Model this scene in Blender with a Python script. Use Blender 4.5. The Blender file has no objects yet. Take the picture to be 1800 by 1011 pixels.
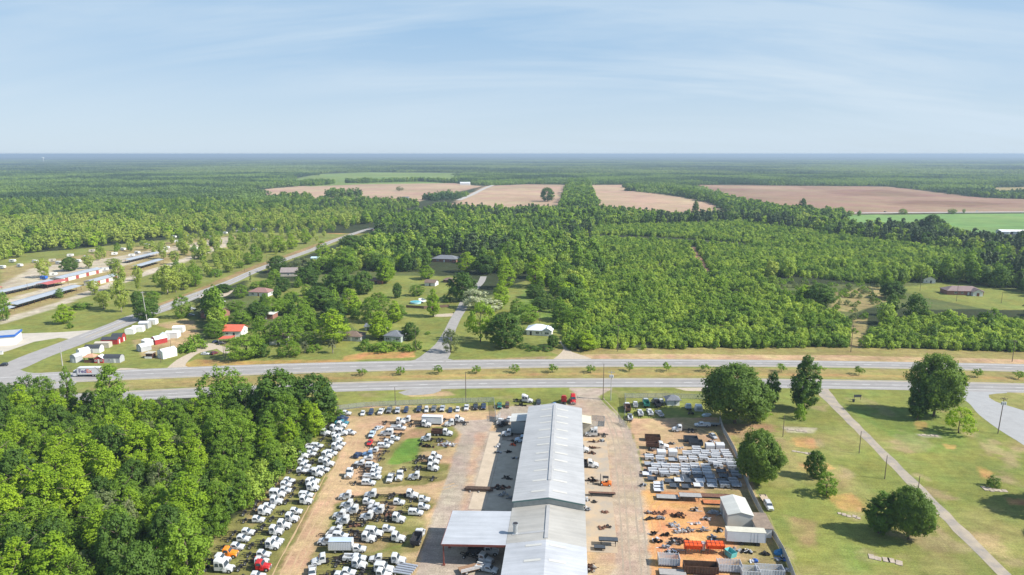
import bpy, math, random
import numpy as np
from math import radians, sin, cos, tan, atan, atan2, pi, hypot, sqrt
from mathutils import Vector, Matrix
R = random.Random(7)
NR = np.random.default_rng(11)
sc = bpy.context.scene
COL = sc.collection

# ------------------------------------------------------------ camera
FPX, PITCH, YAW, CAMH = 1200.0, atan(235 / 1200.0), radians(4.95), 94.0
cd = bpy.data.cameras.new('camera'); cam = bpy.data.objects.new('camera', cd); COL.objects.link(cam)
cam.location = (0, 0, CAMH)
cam.rotation_euler = (pi / 2 - PITCH, 0, YAW)
cd.sensor_width = 36.0; cd.lens = 36.0 * FPX / 1800.0
cd.clip_start = 1.0; cd.clip_end = 120000.0
sc.camera = cam

# ------------------------------------------------------------ sky, sun, exposure
SUN_EL, SUN_AZ = radians(41), radians(100)          # azimuth measured clockwise from +Y
w = bpy.data.worlds.new("World"); sc.world = w; w.use_nodes = True
nt = w.node_tree; nt.nodes.clear()
def N(nt, t, **k):
    n = nt.nodes.new(t)
    for a, b in k.items(): setattr(n, a, b)
    return n
wo = N(nt, 'ShaderNodeOutputWorld'); bg = N(nt, 'ShaderNodeBackground')
sky = N(nt, 'ShaderNodeTexSky', sky_type='NISHITA', sun_disc=False, sun_elevation=SUN_EL, sun_rotation=SUN_AZ)
sky.air_density = 1.0; sky.dust_density = 0.3; sky.ozone_density = 3.0; sky.altitude = 50
tc = N(nt, 'ShaderNodeTexCoord')
# thin cirrus: direction projected on a high flat layer, stretched noise
sep = N(nt, 'ShaderNodeSeparateXYZ'); nt.links.new(tc.outputs['Generated'], sep.inputs[0])
zc = N(nt, 'ShaderNodeMath', operation='MAXIMUM'); nt.links.new(sep.outputs['Z'], zc.inputs[0]); zc.inputs[1].default_value = 0.0
zz = N(nt, 'ShaderNodeMath', operation='ADD'); nt.links.new(zc.outputs[0], zz.inputs[0]); zz.inputs[1].default_value = 0.30
dx = N(nt, 'ShaderNodeMath', operation='DIVIDE'); nt.links.new(sep.outputs['X'], dx.inputs[0]); nt.links.new(zz.outputs[0], dx.inputs[1])
dy = N(nt, 'ShaderNodeMath', operation='DIVIDE'); nt.links.new(sep.outputs['Y'], dy.inputs[0]); nt.links.new(zz.outputs[0], dy.inputs[1])
cmb = N(nt, 'ShaderNodeCombineXYZ'); nt.links.new(dx.outputs[0], cmb.inputs[0]); nt.links.new(dy.outputs[0], cmb.inputs[1])
mp = N(nt, 'ShaderNodeMapping'); nt.links.new(cmb.outputs[0], mp.inputs[0])
mp.inputs['Rotation'].default_value = (0, 0, radians(-32)); mp.inputs['Scale'].default_value = (0.42, 1.9, 1)
n1 = N(nt, 'ShaderNodeTexNoise'); n1.inputs['Scale'].default_value = 1.5; n1.inputs['Detail'].default_value = 8; n1.inputs['Roughness'].default_value = .58; n1.inputs['Distortion'].default_value = .5
nt.links.new(mp.outputs[0], n1.inputs['Vector'])
mp2 = N(nt, 'ShaderNodeMapping'); nt.links.new(cmb.outputs[0], mp2.inputs[0]); mp2.inputs['Scale'].default_value = (0.4, 0.6, 1); mp2.inputs['Location'].default_value = (3.1, 1.7, 0)
n2 = N(nt, 'ShaderNodeTexNoise'); n2.inputs['Scale'].default_value = 1.0; n2.inputs['Detail'].default_value = 4
nt.links.new(mp2.outputs[0], n2.inputs['Vector'])
r1 = N(nt, 'ShaderNodeMapRange'); r1.inputs[1].default_value = .42; r1.inputs[2].default_value = .62; r1.inputs[3].default_value = 0; r1.inputs[4].default_value = .9
nt.links.new(n1.outputs['Fac'], r1.inputs[0])
r2 = N(nt, 'ShaderNodeMapRange'); r2.inputs[1].default_value = .38; r2.inputs[2].default_value = .58; r2.inputs[3].default_value = 0.25; r2.inputs[4].default_value = 1
nt.links.new(n2.outputs['Fac'], r2.inputs[0])
mm = N(nt, 'ShaderNodeMath', operation='MULTIPLY', use_clamp=True); nt.links.new(r1.outputs[0], mm.inputs[0]); nt.links.new(r2.outputs[0], mm.inputs[1])
g1 = N(nt, 'ShaderNodeMapRange', interpolation_type='SMOOTHSTEP'); g1.inputs[2].default_value = .22; nt.links.new(zc.outputs[0], g1.inputs[0])
grad = N(nt, 'ShaderNodeMixRGB'); nt.links.new(g1.outputs[0], grad.inputs[0]); grad.inputs[1].default_value = (3.15, 3.85, 4.55, 1); grad.inputs[2].default_value = (1.85, 2.95, 4.25, 1)
g2 = N(nt, 'ShaderNodeMapRange'); g2.inputs[1].default_value = .2; g2.inputs[2].default_value = .6; g2.inputs[3].default_value = .92; g2.inputs[4].default_value = .2; nt.links.new(zc.outputs[0], g2.inputs[0])
m0 = N(nt, 'ShaderNodeMixRGB'); nt.links.new(g2.outputs[0], m0.inputs[0]); nt.links.new(sky.outputs[0], m0.inputs[1]); nt.links.new(grad.outputs[0], m0.inputs[2])
mix = N(nt, 'ShaderNodeMixRGB'); nt.links.new(mm.outputs[0], mix.inputs[0]); nt.links.new(m0.outputs[0], mix.inputs[1]); mix.inputs[2].default_value = (3.5, 4.2, 4.85, 1)
nt.links.new(mix.outputs[0], bg.inputs[0]); bg.inputs[1].default_value = 0.11
nt.links.new(bg.outputs[0], wo.inputs[0])

sl = bpy.data.lights.new('sun', 'SUN'); so = bpy.data.objects.new('sun', sl); COL.objects.link(so)
sl.energy = 4.8; sl.angle = radians(0.5); sl.color = (1.0, 0.95, 0.86)
sdir = Vector((sin(SUN_AZ) * cos(SUN_EL), cos(SUN_AZ) * cos(SUN_EL), sin(SUN_EL)))
so.rotation_euler = sdir.to_track_quat('Z', 'Y').to_euler(); so.location = (60, -20, 200)

sc.view_settings.view_transform = 'Standard'; sc.view_settings.look = 'None'
sc.view_settings.exposure = 0.75; sc.view_settings.gamma = 1.0
sc.render.engine = 'CYCLES'
sc.cycles.max_bounces = 5; sc.cycles.diffuse_bounces = 2; sc.cycles.glossy_bounces = 2; sc.cycles.transmission_bounces = 2
sc.cycles.volume_bounces = 0; sc.cycles.transparent_max_bounces = 4
sc.cycles.use_denoising = True

# ------------------------------------------------------------ helpers
def G(px, py, z=0.0):
    """point of the place seen at photo pixel (px,py) on the level z"""
    x = (px - 900) / FPX; y = -(py - 505.5) / FPX
    fy = cos(PITCH) + y * sin(PITCH); fz = -sin(PITCH) + y * cos(PITCH)
    X = x * cos(YAW) - fy * sin(YAW); Y = x * sin(YAW) + fy * cos(YAW)
    t = (z - CAMH) / fz
    return (X * t, Y * t)
def GV(px, py, z=0.0):
    a = G(px, py, z); return Vector((a[0], a[1], z))
def tag(o, label=None, cat=None, group=None, kind=None):
    if label: o['label'] = label
    if cat: o['category'] = cat
    if group: o['group'] = group
    if kind: o['kind'] = kind
    return o
def empty(name, loc, rz=0.0, label=None, cat=None, group=None, sca=None):
    o = bpy.data.objects.new(name, None); COL.objects.link(o)
    o.empty_display_size = 0.3
    o.location = (loc[0], loc[1], loc[2] if len(loc) > 2 else 0.0); o.rotation_euler = (0, 0, rz)
    if sca: o.scale = sca
    return tag(o, label, cat, group)
def link(name, me, parent=None):
    o = bpy.data.objects.new(name, me); COL.objects.link(o)
    if parent is not None: o.parent = parent
    return o
def copy_tree(o, parent=None):
    c = o.copy(); COL.objects.link(c)
    if parent is not None: c.parent = parent
    for ch in list(o.children): copy_tree(ch, c)
    return c
ORD = 'first second third fourth fifth sixth seventh eighth ninth tenth eleventh twelfth thirteenth fourteenth fifteenth sixteenth seventeenth eighteenth nineteenth twentieth'.split()
TENS = {20: 'twenty', 30: 'thirty', 40: 'forty', 50: 'fifty'}
def ordw(i):
    if i < 20: return ORD[i]
    t, u = divmod(i + 1, 10)
    if u == 0: return {3: 'thirtieth', 4: 'fortieth', 5: 'fiftieth'}[t]
    return TENS[t * 10] + '-' + ORD[u - 1]

MATS = {}
def mat(name, col, rough=0.7, metal=0.0, var=0.10, scale=0.6, bump=0.0, spec=0.35, col2=None, emit=None):
    if name in MATS: return MATS[name]
    m = bpy.data.materials.new(name); m.use_nodes = True; MATS[name] = m
    nt = m.node_tree; b = nt.nodes['Principled BSDF']
    b.inputs['Roughness'].default_value = rough; b.inputs['Metallic'].default_value = metal
    b.inputs['Specular IOR Level'].default_value = spec
    tcn = N(nt, 'ShaderNodeTexCoord'); no = N(nt, 'ShaderNodeTexNoise')
    no.inputs['Scale'].default_value = scale; no.inputs['Detail'].default_value = 5; no.inputs['Roughness'].default_value = .65
    nt.links.new(tcn.outputs['Object'], no.inputs['Vector'])
    mx = N(nt, 'ShaderNodeMixRGB'); nt.links.new(no.outputs['Fac'], mx.inputs[0])
    a = [max(0, c * (1 - var)) for c in col]; d = [min(1, c * (1 + var)) for c in (col2 or col)]
    if col2: a = list(col); d = list(col2)
    rr = N(nt, 'ShaderNodeMapRange'); rr.inputs[1].default_value = .32; rr.inputs[2].default_value = .68
    nt.links.new(no.outputs['Fac'], rr.inputs[0]); nt.links.new(rr.outputs[0], mx.inputs[0])
    mx.inputs[1].default_value = (*a, 1); mx.inputs[2].default_value = (*d, 1)
    nt.links.new(mx.outputs[0], b.inputs['Base Color'])
    if bump:
        bp = N(nt, 'ShaderNodeBump'); bp.inputs['Strength'].default_value = bump; bp.inputs['Distance'].default_value = .05
        nt.links.new(no.outputs['Fac'], bp.inputs['Height']); nt.links.new(bp.outputs[0], b.inputs['Normal'])
    return m

class MB:
    """mesh builder: boxes, prisms, tubes in one mesh"""
    def __init__(s): s.v = []; s.f = []; s.m = []
    def add(s, vs, fs, mi=0):
        o = len(s.v); s.v += [tuple(v) for v in vs]
        for f in fs: s.f.append([i + o for i in f]); s.m.append(mi)
        return s
    def box(s, c, d, mi=0, rz=0.0, top=None, ry=0.0):
        """c centre, d full sizes, top=(fx,fy) scale of the top face"""
        hx, hy, hz = d[0] / 2, d[1] / 2, d[2] / 2; t = top or (1, 1)
        vs = []
        for z, k in ((-hz, (1, 1)), (hz, t)):
            for x, y in ((-hx, -hy), (hx, -hy), (hx, hy), (-hx, hy)):
                p = Vector((x * k[0], y * k[1], z))
                if ry: p = Matrix.Rotation(ry, 3, 'Y') @ p
                if rz: p = Matrix.Rotation(rz, 3, 'Z') @ p
                vs.append((p.x + c[0], p.y + c[1], p.z + c[2]))
        return s.add(vs, [(3, 2, 1, 0), (4, 5, 6, 7), (0, 1, 5, 4), (1, 2, 6, 5), (2, 3, 7, 6), (3, 0, 4, 7)], mi)
    def prism(s, prof, y0, y1, mi=0, ax='y'):
        """profile of (x,z) extruded from y0 to y1"""
        n = len(prof)
        if ax == 'y': vs = [(x, y0, z) for x, z in prof] + [(x, y1, z) for x, z in prof]
        else: vs = [(y0, x, z) for x, z in prof] + [(y1, x, z) for x, z in prof]
        fs = [tuple(range(n)), tuple(range(2 * n - 1, n - 1, -1))] + [(i, i + n, (i + 1) % n + n, (i + 1) % n) for i in range(n)]
        return s.add(vs, fs, mi)
    def loft(s, secs, mi=0, cap=True):
        """secs = list of rings with the same number of points"""
        n = len(secs[0]); vs = [p for r in secs for p in r]; fs = []
        for k in range(len(secs) - 1):
            for i in range(n):
                j = (i + 1) % n; fs.append((k * n + i, k * n + j, (k + 1) * n + j, (k + 1) * n + i))
        if cap: fs.append(tuple(range(n - 1, -1, -1))); fs.append(tuple((len(secs) - 1) * n + i for i in range(n)))
        return s.add(vs, fs, mi)
    def tube(s, a, b, r0, r1=None, n=8, mi=0):
        a = Vector(a); b = Vector(b); r1 = r0 if r1 is None else r1
        d = (b - a).normalized(); u = d.orthogonal().normalized(); v = d.cross(u)
        rings = [[tuple(p + (u * cos(2 * pi * i / n) + v * sin(2 * pi * i / n)) * r) for i in range(n)] for p, r in ((a, r0), (b, r1))]
        return s.loft(rings, mi)
    def quad(s, a, b, c, d, mi=0): return s.add([a, b, c, d], [(0, 1, 2, 3)], mi)
    def mesh(s, name, mats, smooth=False):
        me = bpy.data.meshes.new(name); me.from_pydata(s.v, [], s.f)
        for m in (mats if isinstance(mats, (list, tuple)) else [mats]): me.materials.append(m)
        me.polygons.foreach_set('material_index', s.m)
        me.polygons.foreach_set('use_smooth', [smooth] * len(s.f))
        me.validate(); 
        import bmesh
        bm = bmesh.new(); bm.from_mesh(me); bmesh.ops.recalc_face_normals(bm, faces=bm.faces); bm.to_mesh(me); bm.free()
        return me
    def build(s, name, mats, parent=None, smooth=False, label=None):
        o = link(name, s.mesh(name, mats, smooth), parent)
        if label: o['label'] = label
        return o

def np_mesh(name, V, F, mats, midx=None, smooth=False):
    me = bpy.data.meshes.new(name)
    V = np.ascontiguousarray(V, np.float32); F = np.ascontiguousarray(F, np.int32)
    me.vertices.add(len(V)); me.vertices.foreach_set('co', V.ravel())
    k = F.shape[1]
    me.loops.add(F.size); me.loops.foreach_set('vertex_index', F.ravel())
    me.polygons.add(len(F)); me.polygons.foreach_set('loop_start', np.arange(0, F.size, k, dtype=np.int32))
    for m in (mats if isinstance(mats, (list, tuple)) else [mats]): me.materials.append(m)
    if midx is not None: me.polygons.foreach_set('material_index', np.ascontiguousarray(midx, np.int32))
    me.update(calc_edges=True)
    me.polygons.foreach_set('use_smooth', np.full(len(F), smooth))
    return me
def in_poly(x, y, poly):
    p = np.asarray(poly, float); inside = np.zeros(np.shape(x), bool); n = len(p); j = n - 1
    for i in range(n):
        xi, yi = p[i]; xj, yj = p[j]
        if yi != yj:
            c = ((yi > y) != (yj > y)) & (x < (xj - xi) * (y - yi) / (yj - yi) + xi)
            inside ^= c
        j = i
    return inside
_perm = np.random.default_rng(5).random((256, 256))
def vnoise(x, y):
    xi = np.floor(x).astype(int); yi = np.floor(y).astype(int); fx = x - xi; fy = y - yi
    fx = fx * fx * (3 - 2 * fx); fy = fy * fy * (3 - 2 * fy)
    g = lambda a, b: _perm[a & 255, b & 255]
    return (g(xi, yi) * (1 - fx) + g(xi + 1, yi) * fx) * (1 - fy) + (g(xi, yi + 1) * (1 - fx) + g(xi + 1, yi + 1) * fx) * fy
def fbm(x, y, s, o=4):
    r = 0; a = .5; t = 0
    for k in range(o):
        r = r + a * vnoise(x / s + 17.3 * k, y / s - 9.1 * k); t += a; a *= .55; s *= .5
    return r / t
def wp(poly): return [G(*p) for p in poly]
# ============================================================ THE GROUND
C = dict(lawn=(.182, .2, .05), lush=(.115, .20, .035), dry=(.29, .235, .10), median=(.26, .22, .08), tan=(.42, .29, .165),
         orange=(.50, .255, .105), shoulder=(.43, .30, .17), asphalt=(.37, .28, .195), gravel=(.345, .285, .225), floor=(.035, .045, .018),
         pink=(.375, .265, .175), red=(.27, .175, .115), redd=(.18, .10, .06), green=(.15, .25, .075), far_green=(.16, .22, .055),
         conc=(.42, .36, .28), pale=(.46, .40, .31), weeds=(.17, .165, .05), earth=(.36, .20, .13), scrub=(.10, .12, .04))
# (polygon in photo pixels on the ground, colour, edge roughness m, strength)
NEAR = [
 # beyond the highway: wood floor, then the clearings
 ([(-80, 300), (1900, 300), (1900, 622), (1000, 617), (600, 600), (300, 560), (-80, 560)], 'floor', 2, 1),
 ([(-60, 600), (-60, 455), (150, 436), (420, 408), (600, 402), (655, 396), (640, 412), (560, 440), (480, 470), (400, 505), (330, 530), (400, 540), (430, 640), (-60, 680)], 'lawn', 2, 1),
 ([(0, 470), (100, 455), (300, 425), (420, 413), (420, 430), (300, 470), (150, 520), (0, 565)], 'dry', 3, 1),
 ([(0, 500), (60, 470), (200, 452), (400, 416), (415, 424), (280, 446), (190, 478), (90, 496), (0, 520)], 'pale', 2, .75),
 ([(0, 562), (90, 535), (170, 505), (300, 462), (400, 425), (408, 430), (300, 470), (175, 512), (95, 542), (0, 572)], 'pale', .8, .9),
 ([(0, 530), (100, 500), (140, 497), (60, 520), (0, 540)], 'pale', 1, .8),
 ([(250, 545), (330, 515), (450, 465), (560, 428), (640, 402), (640, 408), (470, 468), (340, 522), (260, 553)], 'earth', .8, .55),
 ([(270, 570), (330, 560), (365, 575), (350, 600), (310, 612), (290, 600), (320, 585)], 'tan', 2, .7),
 ([(232, 598), (300, 590), (320, 604), (290, 632), (250, 628)], 'tan', 1.5, .55),
 ([(340, 545), (600, 470), (760, 480), (850, 520), (990, 500), (1010, 620), (600, 640), (360, 640)], 'scrub', 2, 1),
 ([(620, 500), (690, 485), (800, 485), (815, 545), (800, 560), (740, 575), (640, 590), (600, 560)], 'lawn', 1.5, 1),
 ([(430, 485), (540, 500), (530, 540), (440, 520)], 'lawn', 1.5, 1),
 ([(700, 560), (830, 545), (900, 500), (940, 490), (990, 520), (1000, 612), (1010, 625), (700, 636), (430, 640), (380, 628), (370, 600), (430, 580), (600, 600)], 'lawn', 1.5, 1),
 ([(890, 560), (930, 500), (945, 500), (980, 560), (985, 590), (960, 560)], 'lush', 2, .6),
 ([(730, 628), (600, 634), (605, 626), (640, 620), (730, 618)], 'orange', 1.5, .6),
 ([(310, 642), (345, 632), (430, 634), (560, 632), (640, 634), (560, 640), (330, 648)], 'orange', 1.2, .4),
 ([(960, 616), (1010, 612), (1500, 610), (1850, 620), (1850, 640), (1400, 634), (1000, 631)], 'median', 1, 1),
 ([(985, 624), (1100, 622), (1500, 625), (1830, 633), (1830, 641), (1400, 635), (990, 631)], 'shoulder', .8, .85),
 ([(560, 404), (650, 396), (652, 402), (600, 412), (575, 410)], 'orange', 1.5, .7),
 ([(1500, 500), (1800, 480), (1850, 540), (1650, 545), (1530, 540), (1480, 560), (1360, 520), (1340, 500)], 'scrub', 4, 1),
 ([(1575, 505), (1680, 495), (1850, 525), (1850, 545), (1740, 545), (1610, 520)], 'lawn', 2, 1),
 ([(1465, 515), (1545, 500), (1560, 530), (1500, 550), (1460, 545)], 'dry', 2, .8),
 ([(1500, 560), (1525, 560), (1520, 612), (1490, 612)], 'dry', 1, .8),
 ([(1210, 435), (1222, 435), (1250, 480), (1240, 485)], 'earth', 1, .8),
 ([(1560, 412), (1800, 395), (1850, 415), (1800, 432), (1700, 425)], 'lawn', 4, .9),
 # median and verge this side
 ([(215, 667), (430, 661), (700, 652), (1000, 646), (1400, 648), (1850, 656), (1850, 673), (1400, 665), (1000, 664), (600, 673), (240, 683)], 'median', .6, 1),
 ([(215, 674), (700, 660), (1000, 655), (1400, 657), (1850, 664), (1850, 668), (1400, 661), (1000, 659), (600, 667)], 'orange', 1.2, .22),
 ([(560, 735), (600, 690), (1000, 680), (1400, 683), (1850, 692), (1850, 720), (1400, 712), (1000, 700), (700, 712)], 'lawn', 1, .5),
 ([(700, 690), (790, 688), (800, 695), (720, 698)], 'shoulder', 1, .8),
 # near wood floor
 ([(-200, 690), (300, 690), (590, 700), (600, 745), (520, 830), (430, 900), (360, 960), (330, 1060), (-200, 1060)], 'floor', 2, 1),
 # left truck lot
 ([(585, 722), (645, 714), (880, 713), (865, 760), (805, 800), (785, 860), (765, 900), (750, 960), (730, 1060), (455, 1060), (500, 960), (545, 880), (585, 800), (605, 750)], 'tan', 1.2, 1),
 ([(590, 718), (880, 712), (880, 722), (700, 729), (600, 733)], 'lawn', 1.5, .5),
 ([(555, 760), (600, 752), (606, 775), (588, 815), (562, 865), (533, 925), (500, 985), (478, 1060), (320, 1060), (400, 920), (500, 830)], 'weeds', 1.0, .95),
 ([(480, 850), (520, 840), (500, 880), (440, 930), (430, 910)], 'tan', 2, .5),
 ([(668, 800), (690, 768), (735, 750), (800, 750), (806, 768), (783, 790), (745, 795), (735, 812), (792, 812), (786, 842), (742, 853), (655, 858), (650, 840)], 'weeds', 1.2, .9),
 ([(735, 795), (796, 790), (792, 815), (740, 812)], 'tan', 1.5, .8),
 ([(700, 755), (760, 752), (740, 770), (700, 775)], 'earth', 2, .5),
 ([(716, 771), (742, 770), (734, 806), (700, 816), (680, 816), (698, 790)], 'lush', 1.2, 1),
 ([(590, 885), (640, 868), (752, 866), (768, 884), (745, 910), (748, 940), (730, 990), (715, 1060), (535, 1060), (548, 975), (580, 920)], 'weeds', 1.2, .85),
 ([(620, 890), (700, 880), (690, 900), (640, 910)], 'tan', 2, .7), ([(600, 940), (660, 930), (640, 960)], 'tan', 2, .6), ([(700, 975), (735, 970), (725, 1000), (700, 1000)], 'tan', 1.2, .7),
 ([(735, 945), (700, 960), (640, 975), (700, 965)], 'lush', 2, .6),
 # yard pavement round the building
 ([(790, 742), (868, 736), (882, 716), (925, 712), (1000, 711), (1012, 694), (1000, 682), (1078, 682), (1052, 697), (1062, 712), (1085, 730), (1106, 752), (1122, 790), (1137, 870), (1150, 950), (1162, 1060), (715, 1060), (745, 960), (762, 900), (780, 855), (799, 800), (812, 765)], 'gravel', .5, 1),
 ([(1000, 700), (1055, 705), (1100, 760), (1120, 860), (1140, 1060), (1075, 1060), (1070, 860), (1050, 760)], 'asphalt', 1.5, .6),
 ([(1024, 770), (1066, 770), (1076, 860), (1080, 1060), (1028, 1060)], 'tan', 1.5, .75),
 ([(1040, 826), (1062, 826), (1064, 850), (1040, 855)], 'orange', 1, .9), ([(1040, 925), (1076, 918), (1082, 934), (1060, 944), (1040, 942)], 'orange', 1, .9),
 ([(1060, 1020), (1082, 1000), (1090, 1060), (1050, 1060)], 'pale', 1, .5),
 ([(868, 740), (880, 740), (872, 758), (860, 758)], 'tan', .6, .8),
 ([(838, 760), (860, 758), (846, 800), (830, 860), (818, 900), (806, 900), (822, 840)], 'orange', 1.5, .28),
 # right lot
 ([(1098, 732), (1180, 728), (1262, 735), (1302, 800), (1332, 870), (1400, 1060), (1160, 1060), (1142, 900), (1126, 800), (1108, 752)], 'tan', .8, 1),
 ([(1185, 735), (1255, 740), (1285, 770), (1250, 765), (1200, 750)], 'dry', 2, .6),
 ([(1128, 860), (1240, 866), (1270, 900), (1290, 960), (1300, 1060), (1150, 1060), (1140, 940)], 'orange', 2, .9),
 ([(1145, 880), (1165, 880), (1170, 1060), (1150, 1060)], 'orange', 1, .8),
 ([(1240, 862), (1325, 862), (1350, 920), (1385, 1000), (1400, 1060), (1310, 1060), (1300, 960), (1290, 905), (1240, 900)], 'weeds', 1.5, .6),
 ([(1095, 700), (1240, 700), (1240, 735), (1098, 735)], 'lawn', 1, .9), ([(1096, 735), (1106, 735), (1110, 750), (1100, 750)], 'dry', .8, .8),
 # park at the right: bare patches
 ([(1375, 750), (1440, 752), (1430, 762), (1385, 760)], 'pale', 1, .6), ([(1390, 768), (1430, 770), (1440, 790), (1400, 785)], 'orange', 2, .5),
 ([(1405, 815), (1455, 815), (1470, 825), (1420, 828)], 'orange', 2, .5), ([(1445, 870), (1500, 868), (1525, 900), (1480, 895)], 'orange', 2.5, .5),
 ([(1605, 740), (1628, 742), (1630, 758), (1612, 754)], 'orange', 1.2, .7), ([(1608, 762), (1652, 764), (1655, 770), (1620, 768)], 'pale', 1, .6),
 ([(1655, 780), (1682, 782), (1680, 790), (1662, 788)], 'orange', 1.2, .7), ([(1715, 820), (1745, 830), (1742, 842), (1725, 838)], 'orange', 1.5, .6),
 ([(1770, 875), (1830, 880), (1830, 890), (1775, 888)], 'orange', 1.5, .7), ([(1560, 905), (1600, 900), (1640, 930), (1600, 960)], 'dry', 2.5, .5),
 ([(1700, 935), (1760, 940), (1770, 980), (1730, 975)], 'tan', 2.5, .5), ([(1250, 745), (1360, 745), (1370, 760), (1280, 765)], 'earth', 2.5, .5),
 ([(1380, 905), (1440, 920), (1430, 960), (1400, 950)], 'earth', 2.5, .35), ([(1640, 960), (1700, 1000), (1690, 1040), (1620, 1000)], 'dry', 3, .4),
 ([(1480, 955), (1560, 970), (1580, 1000), (1500, 1000)], 'lush', 4, .35), ([(1490, 715), (1640, 715), (1700, 780), (1620, 800)], 'lush', 4, .4),
]
FAR = [
 ([(430, 338), (480, 331), (560, 325), (790, 321), (833, 326), (850, 327), (760, 348), (690, 366), (600, 362), (560, 362), (520, 356), (470, 346), (470, 338)], 'pink', 8, 1),
 ([(852, 327), (930, 324), (1005, 325), (998, 368), (900, 372), (780, 366)], 'pink', 8, 1),
 ([(1028, 325), (1110, 325), (1115, 336), (1240, 352), (1290, 378), (1180, 382), (1050, 370)], 'pink', 8, 1),
 ([(1215, 325), (1330, 326), (1560, 328), (1730, 348), (1860, 352), (1860, 372), (1500, 376), (1400, 376), (1280, 352)], 'red', 10, 1),
 ([(1430, 336), (1560, 333), (1650, 346), (1500, 344)], 'redd', 40, .6), ([(1600, 352), (1800, 358), (1700, 364), (1560, 360)], 'redd', 30, .6),
 ([(1230, 327), (1400, 328), (1420, 334), (1280, 332)], 'pink', 20, .5),
 ([(1470, 378), (1860, 375), (1860, 412), (1660, 408), (1480, 400)], 'green', 8, 1),
 ([(500, 318), (560, 306), (640, 303), (800, 304), (800, 322), (640, 324), (540, 328)], 'far_green', 15, 1),
 ([(1735, 330), (1860, 328), (1860, 342), (1760, 340)], 'dry', 10, .9),
]
def ground_colours(X, Y, regs, base, ampscale=1.0):
    col = np.empty(X.shape + (3,), np.float32); col[:] = C[base]
    if base == 'lawn':      # dry and bare drifts in the grass
        q = np.clip((fbm(X, Y, 34.0, 5) - .47) * 3.2, 0, .75)[..., None]; col = col * (1 - q) + np.array(C['dry'], np.float32) * q
        q = np.clip((fbm(X + 500, Y, 11.0, 4) - .62) * 6, 0, .6)[..., None]; col = col * (1 - q) + np.array((.33, .25, .14), np.float32) * q
    for k, (poly, cn, amp, st) in enumerate(regs):
        p = np.array(wp(poly)); x0, y0 = p.min(0) - 12 * max(1, amp / 4); x1, y1 = p.max(0) + 12 * max(1, amp / 4)
        sub = (X >= x0) & (X <= x1) & (Y >= y0) & (Y <= y1)
        if not sub.any(): continue
        xs = X[sub]; ys = Y[sub]; m = np.zeros(xs.shape)
        for q, (s, wt) in enumerate(((5.0, 1.6), (2.0, .9), (.9, .5), (9.0, 1.2))):     # several jittered copies give a soft ragged edge
            s *= max(1, amp / 2)
            m += in_poly(xs + (fbm(xs + 31 * q, ys, s, 2) - .5) * 2 * amp * wt, ys + (fbm(xs, ys + 57 * q, s, 2) - .5) * 2 * amp * wt, p) * .25
        if st < 1: m = np.clip(m * st * (.4 + 1.25 * fbm(xs + 7 * k, ys, 4.0 * max(1, amp / 2), 4)), 0, 1)
        m = m[:, None]
        col[sub] = col[sub] * (1 - m) + np.array(C[cn], np.float32) * m
    return col
def ground_material(name, near=True):
    m = bpy.data.materials.new(name); m.use_nodes = True; nt = m.node_tree; b = nt.nodes['Principled BSDF']
    b.inputs['Roughness'].default_value = .95; b.inputs['Specular IOR Level'].default_value = .1
    at = N(nt, 'ShaderNodeAttribute', attribute_name='cover'); tcn = N(nt, 'ShaderNodeTexCoord')
    cur = at.outputs['Color']
    for s, lo, hi, dt, asp in ((((.035, .74, 1.22, 6, 1), (.35, .78, 1.2, 6, 1), (2.6, .72, 1.25, 3, 1), (.11, .88, 1.12, 4, 9)) if near else ((.004, .8, 1.2, 8, 1), (.05, .9, 1.1, 5, 1), (.02, .74, 1.26, 5, 9)))):
        no = N(nt, 'ShaderNodeTexNoise'); no.inputs['Scale'].default_value = s; no.inputs['Detail'].default_value = dt; no.inputs['Roughness'].default_value = .62
        mpn = N(nt, 'ShaderNodeMapping'); mpn.inputs['Scale'].default_value = (1, asp, 1); nt.links.new(tcn.outputs['Object'], mpn.inputs[0]); nt.links.new(mpn.outputs[0], no.inputs['Vector'])
        rr = N(nt, 'ShaderNodeMapRange'); rr.inputs[1].default_value = .3; rr.inputs[2].default_value = .7; rr.inputs[3].default_value = lo; rr.inputs[4].default_value = hi
        nt.links.new(no.outputs['Fac'], rr.inputs[0])
        ml = N(nt, 'ShaderNodeVectorMath', operation='SCALE'); nt.links.new(cur, ml.inputs[0]); nt.links.new(rr.outputs[0], ml.inputs['Scale']); cur = ml.outputs[0]
    # slight hue drift
    no = N(nt, 'ShaderNodeTexNoise'); no.inputs['Scale'].default_value = .11 if near else .01; no.inputs['Detail'].default_value = 5
    nt.links.new(tcn.outputs['Object'], no.inputs['Vector'])
    hs = N(nt, 'ShaderNodeHueSaturation'); rr = N(nt, 'ShaderNodeMapRange'); rr.inputs[1].default_value = .3; rr.inputs[2].default_value = .7; rr.inputs[3].default_value = .475; rr.inputs[4].default_value = .52
    nt.links.new(no.outputs['Fac'], rr.inputs[0]); nt.links.new(rr.outputs[0], hs.inputs['Hue']); nt.links.new(cur, hs.inputs['Color'])
    nt.links.new(hs.outputs[0], b.inputs['Base Color'])
    if near:
        bp = N(nt, 'ShaderNodeBump'); bp.inputs['Strength'].default_value = .5; bp.inputs['Distance'].default_value = .12
        nb = N(nt, 'ShaderNodeTexNoise'); nb.inputs['Scale'].default_value = 1.7; nb.inputs['Detail'].default_value = 5
        nt.links.new(tcn.outputs['Object'], nb.inputs['Vector']); nt.links.new(nb.outputs['Fac'], bp.inputs['Height']); nt.links.new(bp.outputs[0], b.inputs['Normal'])
    return m
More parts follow.
